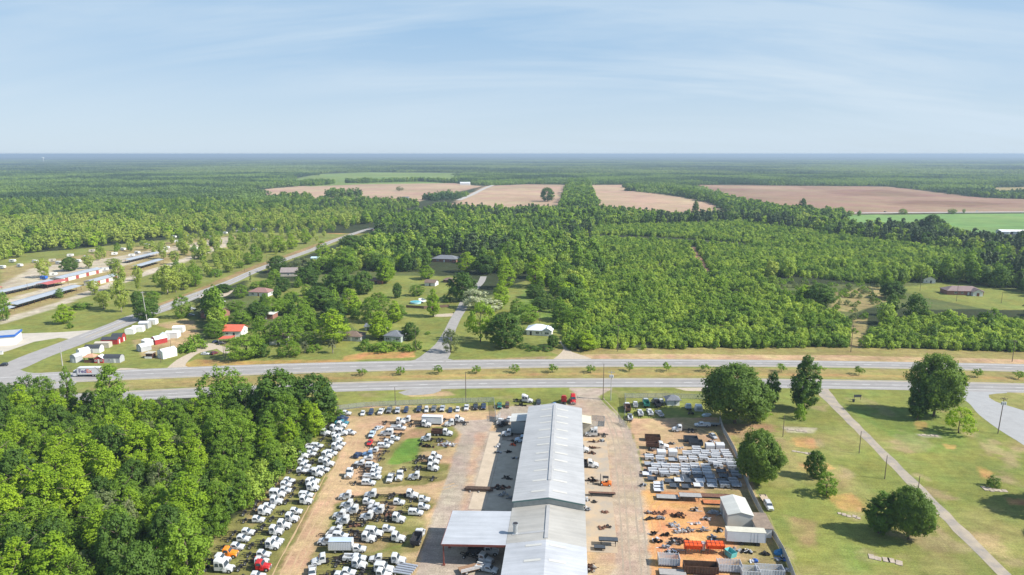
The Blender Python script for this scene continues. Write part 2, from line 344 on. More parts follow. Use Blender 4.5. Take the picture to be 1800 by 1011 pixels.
def grid(name, x0, x1, y0, y1, st, regs, base, mt, hole=None, z=0.0):
    xs = np.arange(x0, x1 + st * .5, st); ys = np.arange(y0, y1 + st * .5, st)
    X, Y = np.meshgrid(xs, ys); nx = len(xs)
    V = np.stack([X.ravel(), Y.ravel(), np.full(X.size, z)], 1)
    i, j = np.meshgrid(np.arange(len(xs) - 1), np.arange(len(ys) - 1)); a = (j * nx + i).ravel()
    F = np.stack([a, a + 1, a + 1 + nx, a + nx], 1)
    if hole is not None:
        cx = X[:-1, :-1].ravel() + st / 2; cy = Y[:-1, :-1].ravel() + st / 2
        F = F[~((cx > hole[0]) & (cx < hole[1]) & (cy > hole[2]) & (cy < hole[3]))]
    col = ground_colours(X, Y, regs, base).reshape(-1, 3)
    me = np_mesh(name, V, F, mt)
    at = me.color_attributes.new('cover', 'FLOAT_COLOR', 'POINT')
    at.data.foreach_set('color', np.concatenate([col, np.ones((len(col), 1), np.float32)], 1).astype(np.float32).ravel())
    return tag(link(name, me), kind='structure')
gm_near = ground_material('ground_near'); gm_far = ground_material('ground_far', False)
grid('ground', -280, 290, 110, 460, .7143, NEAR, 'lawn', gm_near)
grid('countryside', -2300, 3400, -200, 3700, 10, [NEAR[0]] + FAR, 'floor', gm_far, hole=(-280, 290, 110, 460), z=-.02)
# everything within the first sheet but coarse regions outside it, painted at 3 m
grid('meadow_ground', -580, 700, 110, 800, 3.0, NEAR, 'lawn', gm_near, hole=(-279, 289, 111, 459), z=-.01)
# the plain out to the horizon
me = MB().quad((-60000, 3690, -.3), (60000, 3690, -.3), (60000, 70000, -.3), (-60000, 70000, -.3)).mesh('plain', mat('plain', (.035, .05, .02), .95, var=.3, scale=.002, spec=.1))
tag(link('plain', me), kind='structure')

# ============================================================ ROADS
asphalt = mat('asphalt', (.30, .285, .275), .9, var=.10, scale=.25, spec=.2)
asphalt2 = mat('asphalt_old', (.21, .20, .19), .9, var=.16, scale=.5, spec=.2)
street_m = mat('asphalt_street', (.29, .275, .26), .9, var=.14, scale=.4, spec=.2)
paint_w = mat('road_white', (.68, .68, .66), .7, var=.12, scale=3); paint_y = mat('road_yellow', (.62, .44, .10), .7, var=.12, scale=3)
conc_m = mat('concrete', (.43, .37, .29), .9, var=.14, scale=.35, spec=.2)
def strip(name, A, B, z, m, kind='structure', parent=None):
    n = len(A); V = [(p[0], p[1], z) for p in A] + [(p[0], p[1], z) for p in B]
    F = [(i, i + 1, n + i + 1, n + i) for i in range(n - 1)]
    me = bpy.data.meshes.new(name); me.from_pydata(V, [], F); me.materials.append(m)
    o = link(name, me, parent)
    return tag(o, kind=kind) if kind else o
def resample(P, step=4.0):
    P = [Vector((p[0], p[1])) for p in P]; out = []
    n = len(P)
    for i in range(n - 1):
        p0 = P[max(i - 1, 0)]; p1 = P[i]; p2 = P[i + 1]; p3 = P[min(i + 2, n - 1)]
        k = max(1, int((p2 - p1).length / step))
        for j in range(k):
            t = j / k; out.append(.5 * ((2 * p1) + (p2 - p0) * t + (2 * p0 - 5 * p1 + 4 * p2 - p3) * t * t + (3 * p1 - p0 - 3 * p2 + p3) * t ** 3))
    out.append(P[-1]); return out
def offs(P, d):
    r = []
    for i, p in enumerate(P):
        t = (P[min(i + 1, len(P) - 1)] - P[max(i - 1, 0)]).normalized(); r.append(p + Vector((-t.y, t.x)) * d)
    return r
def road(name, px, width, m, z=.03, flare=None):
    P = resample([G(*p) for p in px]); 
    if isinstance(width, (list, tuple)):
        W = np.interp(np.linspace(0, 1, len(P)), np.linspace(0, 1, len(width)), width)
    else: W = [width] * len(P)
    A = [offs(P, W[i] / 2)[i] for i in range(len(P))] if len(P) < 2 else None
    OA = []; OB = []
    if name == 'footpath': W = [w_ * R.uniform(.86, 1.16) for w_ in W]
    for i, p in enumerate(P):
        t = (P[min(i + 1, len(P) - 1)] - P[max(i - 1, 0)]).normalized(); nn = Vector((-t.y, t.x)); OA.append(p + nn * W[i] / 2); OB.append(p - nn * W[i] / 2)
    strip(name, OB, OA, z, m); return P
def poly_sheet(name, px, z, m, rough=.0, kind='structure', smooth=True):
    P = [G(*p) for p in px]
    if smooth: P = [tuple(q) for q in resample(P + [P[0]], 3.0)][:-1]
    me = bpy.data.meshes.new(name); me.from_pydata([(p[0], p[1], z) for p in P], [], [tuple(range(len(P)))]); me.materials.append(m)
    import bmesh
    bm = bmesh.new(); bm.from_mesh(me); bmesh.ops.triangulate(bm, faces=bm.faces); bmesh.ops.recalc_face_normals(bm, faces=bm.faces); bm.to_mesh(me); bm.free()
    return tag(link(name, me), kind=kind)
def edge_fit(pts):
    w_ = np.array([G(*p) for p in pts]); return np.poly1d(np.polyfit(w_[:, 0], w_[:, 1], 3))
FT = edge_fit([(60, 658), (225, 650), (435, 643), (590, 636.5), (790, 632.5), (1000, 630.5), (1200, 632), (1400, 634.5), (1800, 640)])
FB = edge_fit([(60, 676), (225, 666), (453, 661), (635, 655), (818, 648), (1000, 644), (1200, 645), (1400, 647), (1800, 653.8)])
NT_ = edge_fit([(60, 697), (235, 685), (444, 678), (590, 673.5), (818, 667), (1000, 664.3), (1200, 665), (1440, 667.3), (1800, 674)])
NB = edge_fit([(60, 716), (294, 699), (590, 690.6), (704, 687), (818, 683), (1000, 679.5), (1200, 681), (1440, 684), (1800, 690.5)])
xs = np.arange(-330, 331, 5.0)
strip('highway', [(x, FB(x)) for x in xs], [(x, FT(x)) for x in xs], .035, asphalt)
strip('highway', [(x, NB(x)) for x in xs], [(x, NT_(x)) for x in xs], .035, asphalt)
def line_along(name, f, off0, wd, m, dash=None, z=.05):
    mb = MB(); X = np.arange(-330, 330, 3.0) if dash is None else np.arange(-330, 330, dash[0] + dash[1])
    for x in X:
        x1 = x + (3.0 if dash is None else dash[0])
        mb.quad((x, f(x) + off0, z), (x1, f(x1) + off0, z), (x1, f(x1) + off0 + wd, z), (x, f(x) + off0 + wd, z))
    o = mb.build(name, m); return tag(o, kind='structure')
mid = lambda a, b, t: (lambda x: a(x) * (1 - t) + b(x) * t)
line_along('road_marking', mid(FB, FT, .5), 0, .22, paint_w, (3.4, 8.8))
line_along('road_marking', mid(NB, NT_, .5), 0, .22, paint_w, (3.4, 8.8))
wear = mat('asphalt_worn', (.235, .225, .215), .9, var=.14, scale=.15, spec=.2)
for a_, b_ in ((FB, FT), (NB, NT_)):
    for t_ in (.26, .37, .6, .71): line_along('tyre_wear', mid(a_, b_, t_), 0, .75, wear, z=.042)
line_along('road_marking', FT, -2.3, .26, paint_w); line_along('road_marking', FB, 1.0, .2, paint_y)
line_along('road_marking', NB, 2.4, .2, paint_w); line_along('road_marking', NT_, -1.2, .2, paint_y)
P = road('side_road', [(-40, 662), (10, 650), (60, 628), (120, 605.5), (170, 586), (220, 566), (237, 558), (285, 543), (332, 524), (380, 505.5), (407, 495), (454, 474), (502, 456), (549, 439), (585, 424), (632, 407.5), (655, 401)], [13, 14, 13, 11, 9, 8, 8, 8, 8, 8, 8], asphalt, .06)
for dd, mm_ in ((0.0, paint_y), (3.3, paint_w), (-3.3, paint_w)):
    a = offs(P[14:], dd + .1); b = offs(P[14:], dd - .1); strip('road_marking', b, a, .08, mm_)
poly_sheet('road_junction', [(-60, 645), (5, 640), (30, 642), (36, 650), (60, 656), (120, 655), (120, 680), (-60, 690)], .045, asphalt)
road('street', [(757, 634), (769, 622), (784, 596), (800, 562), (811, 544), (817, 530), (830, 512), (845, 497), (850, 486)], [15, 7.5, 6, 6, 6, 5.5, 5, 5, 5], street_m, .05)
poly_sheet('road_junction', [(718, 635), (748, 627), (759, 612), (772, 612), (772, 626), (800, 634), (790, 640), (730, 641)], .03, street_m)
road('footpath', [(1440, 679), (1453, 696), (1464, 708), (1490, 735), (1520, 765), (1545, 790), (1600, 845), (1640, 885), (1690, 935), (1740, 985), (1790, 1035)], [6.5, 4.2, 3.8, 3.4, 3.6, 3.2, 3.5, 3.3], mat('old_path', (.245, .225, .205), .95, scale=.3, col2=(.40, .335, .25), spec=.1), .03)
poly_sheet('access_road', [(1640, 686), (1770, 690), (1738, 694), (1750, 706), (1800, 722), (1860, 745), (1860, 830), (1800, 783), (1760, 758), (1722, 730), (1702, 708), (1680, 696)], .03, mat('asphalt_pale', (.31, .31, .31), .9, var=.08, scale=.3))
poly_sheet('forecourt', [(-60, 588), (20, 587), (110, 584), (165, 580), (212, 567), (206, 574), (150, 586), (122, 596), (104, 594), (60, 601), (20, 615), (-60, 640)], .045, mat('forecourt_conc', (.44, .40, .34), .9, var=.1, scale=.2), smooth=False)
poly_sheet('driveway', [(296, 645), (312, 632), (340, 617), (352, 606), (362, 603), (376, 604), (384, 612), (352, 620), (336, 630), (326, 643), (345, 650), (290, 650)], .03, mat('gravel_drive', (.42, .35, .27), .95, var=.15, scale=1.0))
poly_sheet('driveway', [(405, 612), (372, 605), (395, 622), (402, 622)], .035, MATS['gravel_drive'])
poly_sheet('driveway', [(762, 553), (800, 551), (797, 556), (765, 557)], .04, MATS['gravel_drive'])
poly_sheet('driveway', [(350, 520), (400, 513), (412, 508), (396, 521), (352, 524)], .04, MATS['gravel_drive'])
poly_sheet('driveway', [(972, 632), (990, 615), (984, 600), (996, 600), (1000, 616), (1040, 632)], .03, MATS['gravel_drive'])
poly_sheet('layby', [(200, 652), (212, 647), (240, 648), (258, 651), (250, 656), (205, 657)], .03, MATS['gravel_drive'])
poly_sheet('layby', [(700, 690), (715, 686), (775, 683), (762, 692), (712, 695)], .03, street_m)
poly_sheet('layby', [(1185, 682), (1290, 682), (1262, 687), (1205, 687)], .03, MATS['gravel_drive'])
# concrete apron left of the workshop
sx = -21.9
o = strip('concrete_apron', [(sx, 157), (sx, 168), (sx + .2, 190), (sx, 213)], [(-13.4, 157), (-13.4, 168), (-13.4, 190), (-13.4, 213)], .04, conc_m)
A0 = G(861, 761); A1 = G(836, 852); A2 = G(823, 895)
strip('concrete_apron', [(A2[0], A2[1]), (A1[0], A1[1]), (A0[0], A0[1])], [(sx, A2[1]), (sx, A1[1]), (sx, A0[1])], .045, mat('apron_conc', (.44, .36, .27), .9, var=.12, scale=.3))
strip('concrete_apron', [(4.5, 150), (4.5, 215)], [(12.5, 150), (13, 215)], .04, mat('apron_rust', (.43, .32, .21), .9, scale=.22, col2=(.30, .27, .23)))
# far road between the red field and the green one, and the lane through the pink field
road('farm_road', [(1480, 374.5), (1640, 373.5), (1900, 372)], 14, mat('road_far', (.40, .38, .35), .9), .08)
road('farm_road', [(806, 352), (830, 342), (850, 332), (868, 325)], 12, MATS['road_far'], .08)
# wheel tracks worn into the dirt and the yard
rut = mat('rut', (.36, .245, .135), .95, scale=.5, col2=(.46, .33, .20), spec=.1); rut2 = mat('rut_grey', (.27, .225, .18), .95, scale=.4, col2=(.36, .29, .21), spec=.1)
def ruts(px, offsets, m, wd=.45, z=.012):
    P = resample([G(*p) for p in px], 2.5)
    for o_ in offsets:
        Q = offs(P, o_ + R.uniform(-.2, .2)); Q = [q + Vector((R.uniform(-.08, .08), R.uniform(-.08, .08))) for q in Q]
        A = []; B = []
        for i, q in enumerate(Q):
            t = (Q[min(i + 1, len(Q) - 1)] - Q[max(i - 1, 0)]).normalized(); nn = Vector((-t.y, t.x)) * wd / 2 * R.uniform(.45, 1.2); A.append(q - nn); B.append(q + nn)
        strip('wheel_track', A, B, z, m)
ruts([(700, 735), (640, 742), (618, 765), (604, 800), (588, 835), (566, 880), (538, 935), (505, 1000), (490, 1040)], (-2.6, -.8, 1.0, 2.8), rut)
ruts([(600, 838), (640, 862), (700, 862), (760, 860), (800, 850)], (-1.4, .4), rut)
ruts([(640, 742), (700, 738), (780, 736), (850, 735)], (-1, .9), rut)
ruts([(1045, 700), (1075, 735), (1092, 780), (1100, 840), (1108, 920), (1115, 1011)], (-2.5, -.7, 1.6, 3.4), rut2)
ruts([(1120, 760), (1150, 750), (1200, 745), (1240, 760)], (-1, .8), rut); ruts([(1150, 1030), (1158, 960), (1150, 890), (1180, 880), (1240, 876)], (-1, .8), mat('rut_orange', (.42, .21, .09), .95, scale=.5, col2=(.50, .29, .14)))
ruts([(1345, 905), (1365, 950), (1400, 1011)], (-.8, .8), mat('rut_grass', (.25, .22, .09), .95, scale=.6, col2=(.19, .19, .06)), .35)
# ============================================================ FOLIAGE
def leaf_mat(name, lo, hi, rough=.6, trans=.42, stand=None):
    m = bpy.data.materials.new(name); m.use_nodes = True; nt = m.node_tree; b = nt.nodes['Principled BSDF']; out = nt.nodes['Material Output']
    b.inputs['Roughness'].default_value = rough; b.inputs['Specular IOR Level'].default_value = .22
    at = N(nt, 'ShaderNodeAttribute', attribute_name='shade'); oi = N(nt, 'ShaderNodeObjectInfo')
    a1 = N(nt, 'ShaderNodeMath', operation='MULTIPLY_ADD'); nt.links.new(oi.outputs['Random'], a1.inputs[0]); a1.inputs[1].default_value = .55
    a2 = N(nt, 'ShaderNodeMath', operation='MULTIPLY'); nt.links.new(at.outputs['Fac'], a2.inputs[0]); a2.inputs[1].default_value = .45
    nt.links.new(a2.outputs[0], a1.inputs[2]); fac = a1.outputs[0]
    if stand:
        ge = N(nt, 'ShaderNodeNewGeometry'); mpn = N(nt, 'ShaderNodeMapping'); mpn.inputs['Scale'].default_value = (1, 1, 0); no = N(nt, 'ShaderNodeTexNoise')
        nt.links.new(ge.outputs['Position'], mpn.inputs[0]); nt.links.new(mpn.outputs[0], no.inputs['Vector']); no.inputs['Scale'].default_value = stand; no.inputs['Detail'].default_value = 4
        rr = N(nt, 'ShaderNodeMapRange'); rr.inputs[1].default_value = .35; rr.inputs[2].default_value = .65; rr.inputs[3].default_value = -.5 - (.25 if stand < .01 else 0); rr.inputs[4].default_value = .55 + (.25 if stand < .01 else 0)
        nt.links.new(no.outputs['Fac'], rr.inputs[0]); s = N(nt, 'ShaderNodeMath', operation='ADD', use_clamp=True); nt.links.new(fac, s.inputs[0]); nt.links.new(rr.outputs[0], s.inputs[1]); fac = s.outputs[0]
    mx = N(nt, 'ShaderNodeMixRGB'); nt.links.new(fac, mx.inputs[0]); mx.inputs[1].default_value = (*lo, 1); mx.inputs[2].default_value = (*hi, 1)
    nt.links.new(mx.outputs[0], b.inputs['Base Color'])
    tr = N(nt, 'ShaderNodeBsdfTranslucent'); hs = N(nt, 'ShaderNodeMixRGB', blend_type='MULTIPLY'); hs.inputs[0].default_value = 1; hs.inputs[2].default_value = (1.3, 1.25, .5, 1)
    nt.links.new(mx.outputs[0], hs.inputs[1]); nt.links.new(hs.outputs[0], tr.inputs[0])
    ms = N(nt, 'ShaderNodeMixShader'); ms.inputs[0].default_value = trans
    nt.links.new(b.outputs[0], ms.inputs[1]); nt.links.new(tr.outputs[0], ms.inputs[2]); nt.links.new(ms.outputs[0], out.inputs['Surface'])
    return m
LM = dict(
    oakleaf=leaf_mat('leaf_oak', (0.078, 0.144, 0.028), (0.180, 0.276, 0.039)),
    bright=leaf_mat('leaf_bright', (0.161, 0.282, 0.018), (0.360, 0.496, 0.028)),
    mid=leaf_mat('leaf_mid', (0.109, 0.202, 0.024), (0.240, 0.373, 0.034)),
    dark=leaf_mat('leaf_dark', (0.063, 0.128, 0.023), (0.132, 0.228, 0.033)),
    grey=leaf_mat('leaf_grey', (0.132, 0.180, 0.068), (0.217, 0.255, 0.108)),
    pecan=leaf_mat('leaf_pecan', (0.21, 0.30, 0.05), (0.40, 0.46, 0.085), trans=.35),
    pine=leaf_mat('leaf_pine', (0.046, 0.087, 0.027), (0.096, 0.143, 0.041), trans=.12),
    blossom=leaf_mat('leaf_blossom', (0.155, 0.225, 0.081), (0.651, 0.660, 0.446), trans=.2),
    wild=leaf_mat('leaf_wild', (0.096, 0.182, 0.031), (0.318, 0.427, 0.066), stand=.02),
    young=leaf_mat('leaf_young', (0.168, 0.290, 0.039), (0.383, 0.495, 0.075), stand=.035),
    farther=leaf_mat('leaf_farther', (.055, .11, .045), (.27, .36, .10), stand=.0008),
    far=leaf_mat('leaf_far', (0.062, 0.125, 0.043), (0.242, 0.355, 0.085), stand=.0032))
bark = mat('bark', (.13, .10, .075), .95, var=.3, scale=4, bump=.3)
bark_pale = mat('bark_pale', (.24, .21, .17), .95, var=.25, scale=4)

def prof(shape, t):
    if shape == 'round': return np.sqrt(np.clip(1 - (1.9 * (t - .46)) ** 2, 0, 1)) * (0.9 + .1 * (1 - t))
    if shape == 'tall': return np.clip(np.sin(np.clip(t, 0, 1) * pi) ** .55, 0, 1) * (1.08 - .62 * t)
    if shape == 'cone': return np.clip(1.02 - t, 0, 1) ** .75 * np.clip(t * 9, 0, 1)
    if shape == 'vase': return np.clip(.35 + 1.0 * t, 0, 1) * np.sqrt(np.clip(1.04 - t ** 3.2, 0, 1))
    if shape == 'flat': return np.sqrt(np.clip(1 - (1.5 * (t - .3)) ** 2, 0, 1))
    if shape == 'column': return np.clip(t * 6, 0, 1) * np.clip((1.05 - t) * 3, 0, 1) ** .6
    return np.ones_like(t)
def crown_np(seed, shape, R_, z0, z1, ncl, nlf, leaf, rc=.2, hollow=.5):
    g = np.random.default_rng(seed)
    # a few big lobes make the outline uneven
    t = g.random(ncl * 6); keep = g.random(len(t)) < prof(shape, t) + .05; t = t[keep][:ncl]
    ang = g.random(len(t)) * 2 * pi
    lob = 1 + .15 * np.sin(ang * 2 + g.random() * 6 + t * 3) + .11 * np.sin(ang * 3 + g.random() * 6 - t * 5) + .09 * np.sin(ang * 5 + t * 9 + g.random() * 6)
    rad = prof(shape, t) * R_ * lob * (hollow + (1 - hollow) * g.random(len(t)) ** .5)
    cx = rad * np.cos(ang); cy = rad * np.sin(ang); cz = z0 + (z1 - z0) * t
    crad = R_ * rc * (.55 + .9 * g.random(len(t))); csh = g.random(len(t))
    k = np.repeat(np.arange(len(t)), nlf); n = len(k)
    d = g.normal(size=(n, 3)); d /= np.linalg.norm(d, axis=1)[:, None]
    rr = g.random(n) ** .4
    off = d * (crad[k] * rr)[:, None]; off[:, 2] *= .9
    P = np.stack([cx[k], cy[k], cz[k]], 1) + off
    oc = P - np.array([0, 0, z0 + (z1 - z0) * .35]); oc /= np.linalg.norm(oc, axis=1)[:, None] + 1e-6
    nr = d * .5 + oc * .55 + g.normal(size=(n, 3)) * .33; nr[:, 2] += .12
    nr /= np.linalg.norm(nr, axis=1)[:, None]
    a = np.cross(nr, g.normal(size=(n, 3))); a /= np.linalg.norm(a, axis=1)[:, None] + 1e-9; b = np.cross(nr, a)
    s = leaf * (.55 + .8 * g.random(n)); s2 = s * (.55 + .4 * g.random(n))
    V = np.stack([P + a * s[:, None] * .5, P + b * s2[:, None] * .5, P - a * s[:, None] * .5, P - b * s2[:, None] * .5], 1).reshape(-1, 3)
    F = np.arange(4 * n).reshape(-1, 4)
    return V, F, (csh[k] * .75 + g.random(n) * .25)
def crown_mesh(name, parts, m):
    V = []; F = []; S = []; o = 0
    for v, f, s in parts: V.append(v); F.append(f + o); S.append(s); o += len(v)
    me = np_mesh(name, np.concatenate(V), np.concatenate(F), m)
    at = me.attributes.new('shade', 'FLOAT', 'FACE'); at.data.foreach_set('value', np.concatenate(S).astype(np.float32))
    return me
def trunk_mb(H, r, limbs=5, spread=.3, lo=.35, lean=0.0, seed=1):
    g = random.Random(seed); mb = MB(); P = [Vector((0, 0, -.2))]
    for k in range(1, 6): P.append(Vector((lean * H * k / 5 * .3 + g.uniform(-.02, .02) * H, g.uniform(-.02, .02) * H, H * .82 * k / 5)))
    for k in range(5): mb.tube(P[k], P[k + 1], r * (1 - .17 * k) * (1.25 if k == 0 else 1), r * (1 - .17 * (k + 1)), 7)
    for q in range(limbs):
        h = lo + (.72 - lo) * q / max(1, limbs - 1); a = q * 2.4 + g.random(); b = Vector((lean * H * h * .3, 0, H * h))
        e = b + Vector((cos(a) * spread * H, sin(a) * spread * H, H * (.12 + .1 * g.random())))
        mb.tube(b, e, r * .42, r * .12, 5)
    return mb
# kind: (material, shape, unit height, crown radius, crown base, clumps, leaves per clump, leaf size, clump radius, hollow, bark)
KINDS = dict(
    bright=('bright', 'tall', 14, 3.7, .8, 150, 36, .42, .19, .5), mid=('mid', 'round', 12, 4.2, .8, 150, 38, .42, .185, .5),
    mtall=('mid', 'tall', 14, 3.8, .8, 150, 36, .42, .19, .5), dark=('dark', 'round', 13, 5.0, 1.0, 190, 48, .56, .2, .5),
    grey=('grey', 'round', 10, 3.6, 1.0, 70, 34, .48, .24, .5), pecan=('pecan', 'vase', 12, 4.2, 1.3, 84, 44, .5, .24, .25),
    oak=('oakleaf', 'round', 20, 8.4, 3.4, 420, 64, .62, .17, .5), spread=('bright', 'flat', 8, 4.2, 2.0, 70, 46, .42, .2, .5),
    darktall=('dark', 'tall', 16, 4.2, .9, 170, 50, .55, .22, .4), shrub=('mid', 'flat', 3, 2.0, .1, 34, 36, .34, .3, .3),
    dshrub=('dark', 'flat', 4, 2.2, .1, 44, 36, .34, .28, .4), blossom=('blossom', 'round', 9, 4.2, 1.0, 90, 44, .5, .22, .5),
    crape=('mid', 'flat', 3.2, 1.7, 1.2, 26, 30, .3, .3, .3), column=('dark', 'column', 8, .6, .2, 26, 20, .35, .5, .3), pine=('pine', 'tall', 17, 3.1, 5.0, 46, 44, .6, .26, .3))
PROTO = {}
def tree_meshes(kind, var):
    key = (kind, var)
    if key not in PROTO:
        mt, shp, H, R_, z0, nc, nl, lf, rc, ho = KINDS[kind]
        cm = crown_mesh('crown', [crown_np(hash(kind) % 1 + 100 * var + sum(map(ord, kind)), shp, R_, z0, H, nc, nl, lf, rc, ho)], LM[mt])
        tm = trunk_mb(H, .018 * H + .04, 7 if kind in ('pecan', 'oak', 'spread') else 4, .26 if kind != 'pecan' else .2, .3 if kind != 'pecan' else .2, seed=var + 3).mesh('trunk', bark if kind != 'pecan' else bark_pale, True)
        PROTO[key] = (cm, tm, H, R_)
    return PROTO[key]
def plant(kind, x, y, H, W=None, label='', name='broadleaf_tree', cat='tree', group=None, var=None, z=0.0):
    var = R.randrange(3) if var is None else var
    cm, tm, H0, R0 = tree_meshes(kind, var)
    s = H / H0; sw = s if W is None else W / (2 * R0)
    r = empty(name, (x, y, z), R.uniform(0, 6.28), label, cat, group, (sw, sw, s))
    link('crown', cm, r); link('trunk', tm, r)
    return r
def proj(X, Y, Z=0.0):
    a = np.asarray(X) * cos(YAW) + np.asarray(Y) * sin(YAW); f = -np.asarray(X) * sin(YAW) + np.asarray(Y) * cos(YAW); dz = np.asarray(Z) - CAMH
    dep = f * cos(PITCH) - dz * sin(PITCH); up = f * sin(PITCH) + dz * cos(PITCH)
    return 900 + FPX * a / dep, 505.5 - FPX * up / dep, dep
def plant_px(kind, px, base, top, width, label, **k):
    x, y = G(px, base); _, _, d = proj(x, y); 
    H = (base - top) * d / FPX / cos(atan((base - 270) / FPX)) ; W = width * (1.12 if base < 680 else 1.0) * d / FPX
    return plant(kind, x, y, max(H, .8), W, label, **k)

# ---- the near wood: individual trees
WOOD = [(-150, 722), (225, 722), (250, 742), (345, 748), (362, 735), (598, 732), (570, 756), (512, 820), (455, 872), (398, 928), (348, 985), (300, 1120), (-150, 1120)]
wpoly = np.array(wp(WOOD)); wx0, wy0 = wpoly.min(0); wx1, wy1 = wpoly.max(0)
cands = []
st = 8.2; yy = wy0; row = 0
while yy < wy1:
    xx = wx0 + (row % 2) * st / 2
    while xx < wx1:
        x = xx + R.uniform(-2.6, 2.6); y = yy + R.uniform(-2.2, 2.2)
        if in_poly(np.array([x]), np.array([y]), wpoly)[0]:
            px, py, d = proj(x, y, 6.0)
            if -30 < px < 620 and py < 1040: cands.append((x, y, float(px), float(py)))
        xx += st
    yy += st * .88; row += 1
CW = dict(bright='bright yellow-green', mid='fresh green', mtall='mid-green tall', dark='dark green', grey='grey-green', darktall='dark green tall')
cands.sort(key=lambda c: c[1]); nrow = 11; per = len(cands) / nrow
for rw in range(nrow):
    rr_ = sorted(cands[int(rw * per):int((rw + 1) * per)], key=lambda c: c[0])
    for k, (x, y, px, py) in enumerate(rr_):
        edge = min(abs((px - a[0]) * .7) + abs(py - a[1] + 20) for a in WOOD[5:11]) if px > 300 else 400
        u = fbm(np.array([x]), np.array([y]), 26.0, 3)[0]; v = R.random()
        kind = 'bright' if v < .40 + (u - .5) * 1.2 else 'mtall' if v < .5 else 'mid' if v < .78 else 'grey' if v < .84 else 'dark'
        H = R.uniform(9, 15.5) * (1.0 if kind != 'grey' else .75)
        if 225 < px < 360 and py < 770: H = R.uniform(7.5, 10)
        if 108 < px < 182 and py < 740: H = R.uniform(7, 9)
        if px > 330 and py > 770 and edge < 110: H *= .62; kind = 'mid' if v > .3 else 'mtall'
        lim = float(np.interp(px, [0, 60, 100, 112, 128, 176, 195, 225, 250, 345, 362, 420, 440, 470, 600], [657, 655, 650, 655, 674, 670, 655, 668, 692, 700, 655, 655, 684, 660, 662]))
        for _ in range(12):
            if proj(x, y, H)[1] < lim + 4: H *= .92
        plant(kind, x, y, H, max(H, 8) * R.uniform(.58, .78), CW[kind] + ' tree, %s from left in the %s row from the near end of wood' % (ordw(k), ordw(rw)), group='trees of the near wood')
for px, b, t, w_, kd, lb in [(392, 735, 648, 82, 'mid', 'tall round-crowned tree at the highway end of the wood with bare ground below'), (492, 742, 655, 88, 'dark', 'broad dark tree at the highway end of the wood, left of the corner tree'),
    *[(x_, 752 + (x_ * 7) % 9, 697 + (x_ * 5) % 11 - (6 if x_ < 262 else 0), 30 + (x_ * 3) % 12, ('mid', 'bright', 'mtall')[x_ % 3], 'low roadside tree of the wood, %s from left along the highway gap' % ordw(i_)) for i_, x_ in enumerate((236, 250, 263, 277, 291, 305, 318, 332, 346, 358))],
    (552, 738, 662, 80, 'dark', 'broad dark tree at the corner of the wood where highway and truck lot meet'), (199, 736, 643, 62, 'mtall', 'tall pyramid-shaped tree right in front of the delivery truck'), (124, 728, 646, 30, 'mtall', 'slim pale-trunked tree at the roadside left of the delivery truck')]:
    plant_px(kd, px, b, t, w_, lb, group='trees of the near wood')

# ---- scattered growth made by geometry nodes (nobody could count it)
def leafy_proto(seed, shape, H, R_, z0, ncl, nlf, leaf, m, rc=.24, hollow=.4):
    return crown_mesh('clump', [crown_np(seed, shape, R_, z0, H, ncl, nlf, leaf, rc, hollow)], m)
def scatter(name, pts, scl, idx, meshes, label, cat, sz=None):
    pc = bpy.data.collections.new(name + '_kinds')
    for i, m_ in enumerate(meshes):
        o = bpy.data.objects.new('kind_%02d' % i, m_); pc.objects.link(o)
    n = len(pts); me = bpy.data.meshes.new(name); me.vertices.add(n)
    me.vertices.foreach_set('co', np.ascontiguousarray(pts, np.float32).ravel())
    a = me.attributes.new('scl', 'FLOAT_VECTOR', 'POINT'); s3 = np.repeat(np.asarray(scl, np.float32)[:, None], 3, 1)
    if sz is not None: s3[:, 2] = sz
    a.data.foreach_set('vector', np.ascontiguousarray(s3).ravel())
    a = me.attributes.new('idx', 'INT', 'POINT'); a.data.foreach_set('value', np.asarray(idx, np.int32))
    a = me.attributes.new('rot', 'FLOAT_VECTOR', 'POINT'); r3 = np.zeros((n, 3), np.float32); r3[:, 2] = NR.random(n) * 6.283
    a.data.foreach_set('vector', r3.ravel())
    g = bpy.data.node_groups.new(name, 'GeometryNodeTree')
    g.interface.new_socket('Geometry', in_out='INPUT', socket_type='NodeSocketGeometry'); g.interface.new_socket('Geometry', in_out='OUTPUT', socket_type='NodeSocketGeometry')
    gi = g.nodes.new('NodeGroupInput'); go = g.nodes.new('NodeGroupOutput'); ip = g.nodes.new('GeometryNodeInstanceOnPoints'); ci = g.nodes.new('GeometryNodeCollectionInfo')
    ci.inputs['Collection'].default_value = pc; ci.inputs['Separate Children'].default_value = True; ci.inputs['Reset Children'].default_value = True
    def na(nm, ty):
        q = g.nodes.new('GeometryNodeInputNamedAttribute'); q.data_type = ty; q.inputs['Name'].default_value = nm; return q.outputs[0]
    g.links.new(gi.outputs[0], ip.inputs['Points']); g.links.new(ci.outputs[0], ip.inputs['Instance']); ip.inputs['Pick Instance'].default_value = True
    g.links.new(na('idx', 'INT'), ip.inputs['Instance Index']); g.links.new(na('rot', 'FLOAT_VECTOR'), ip.inputs['Rotation']); g.links.new(na('scl', 'FLOAT_VECTOR'), ip.inputs['Scale'])
    g.links.new(ip.outputs[0], go.inputs[0])
    o = link(name, me); md = o.modifiers.new('scatter', 'NODES'); md.node_group = g
    return tag(o, label, cat, kind='stuff')
def jgrid(x0, x1, y0, y1, st, jit=.45):
    xs = np.arange(x0, x1, st); ys = np.arange(y0, y1, st); X, Y = np.meshgrid(xs, ys); X = X + (np.arange(len(ys)) % 2)[:, None] * st / 2
    X = X.ravel() + NR.uniform(-jit, jit, X.size) * st; Y = Y.ravel() + NR.uniform(-jit, jit, Y.size) * st
    return X, Y
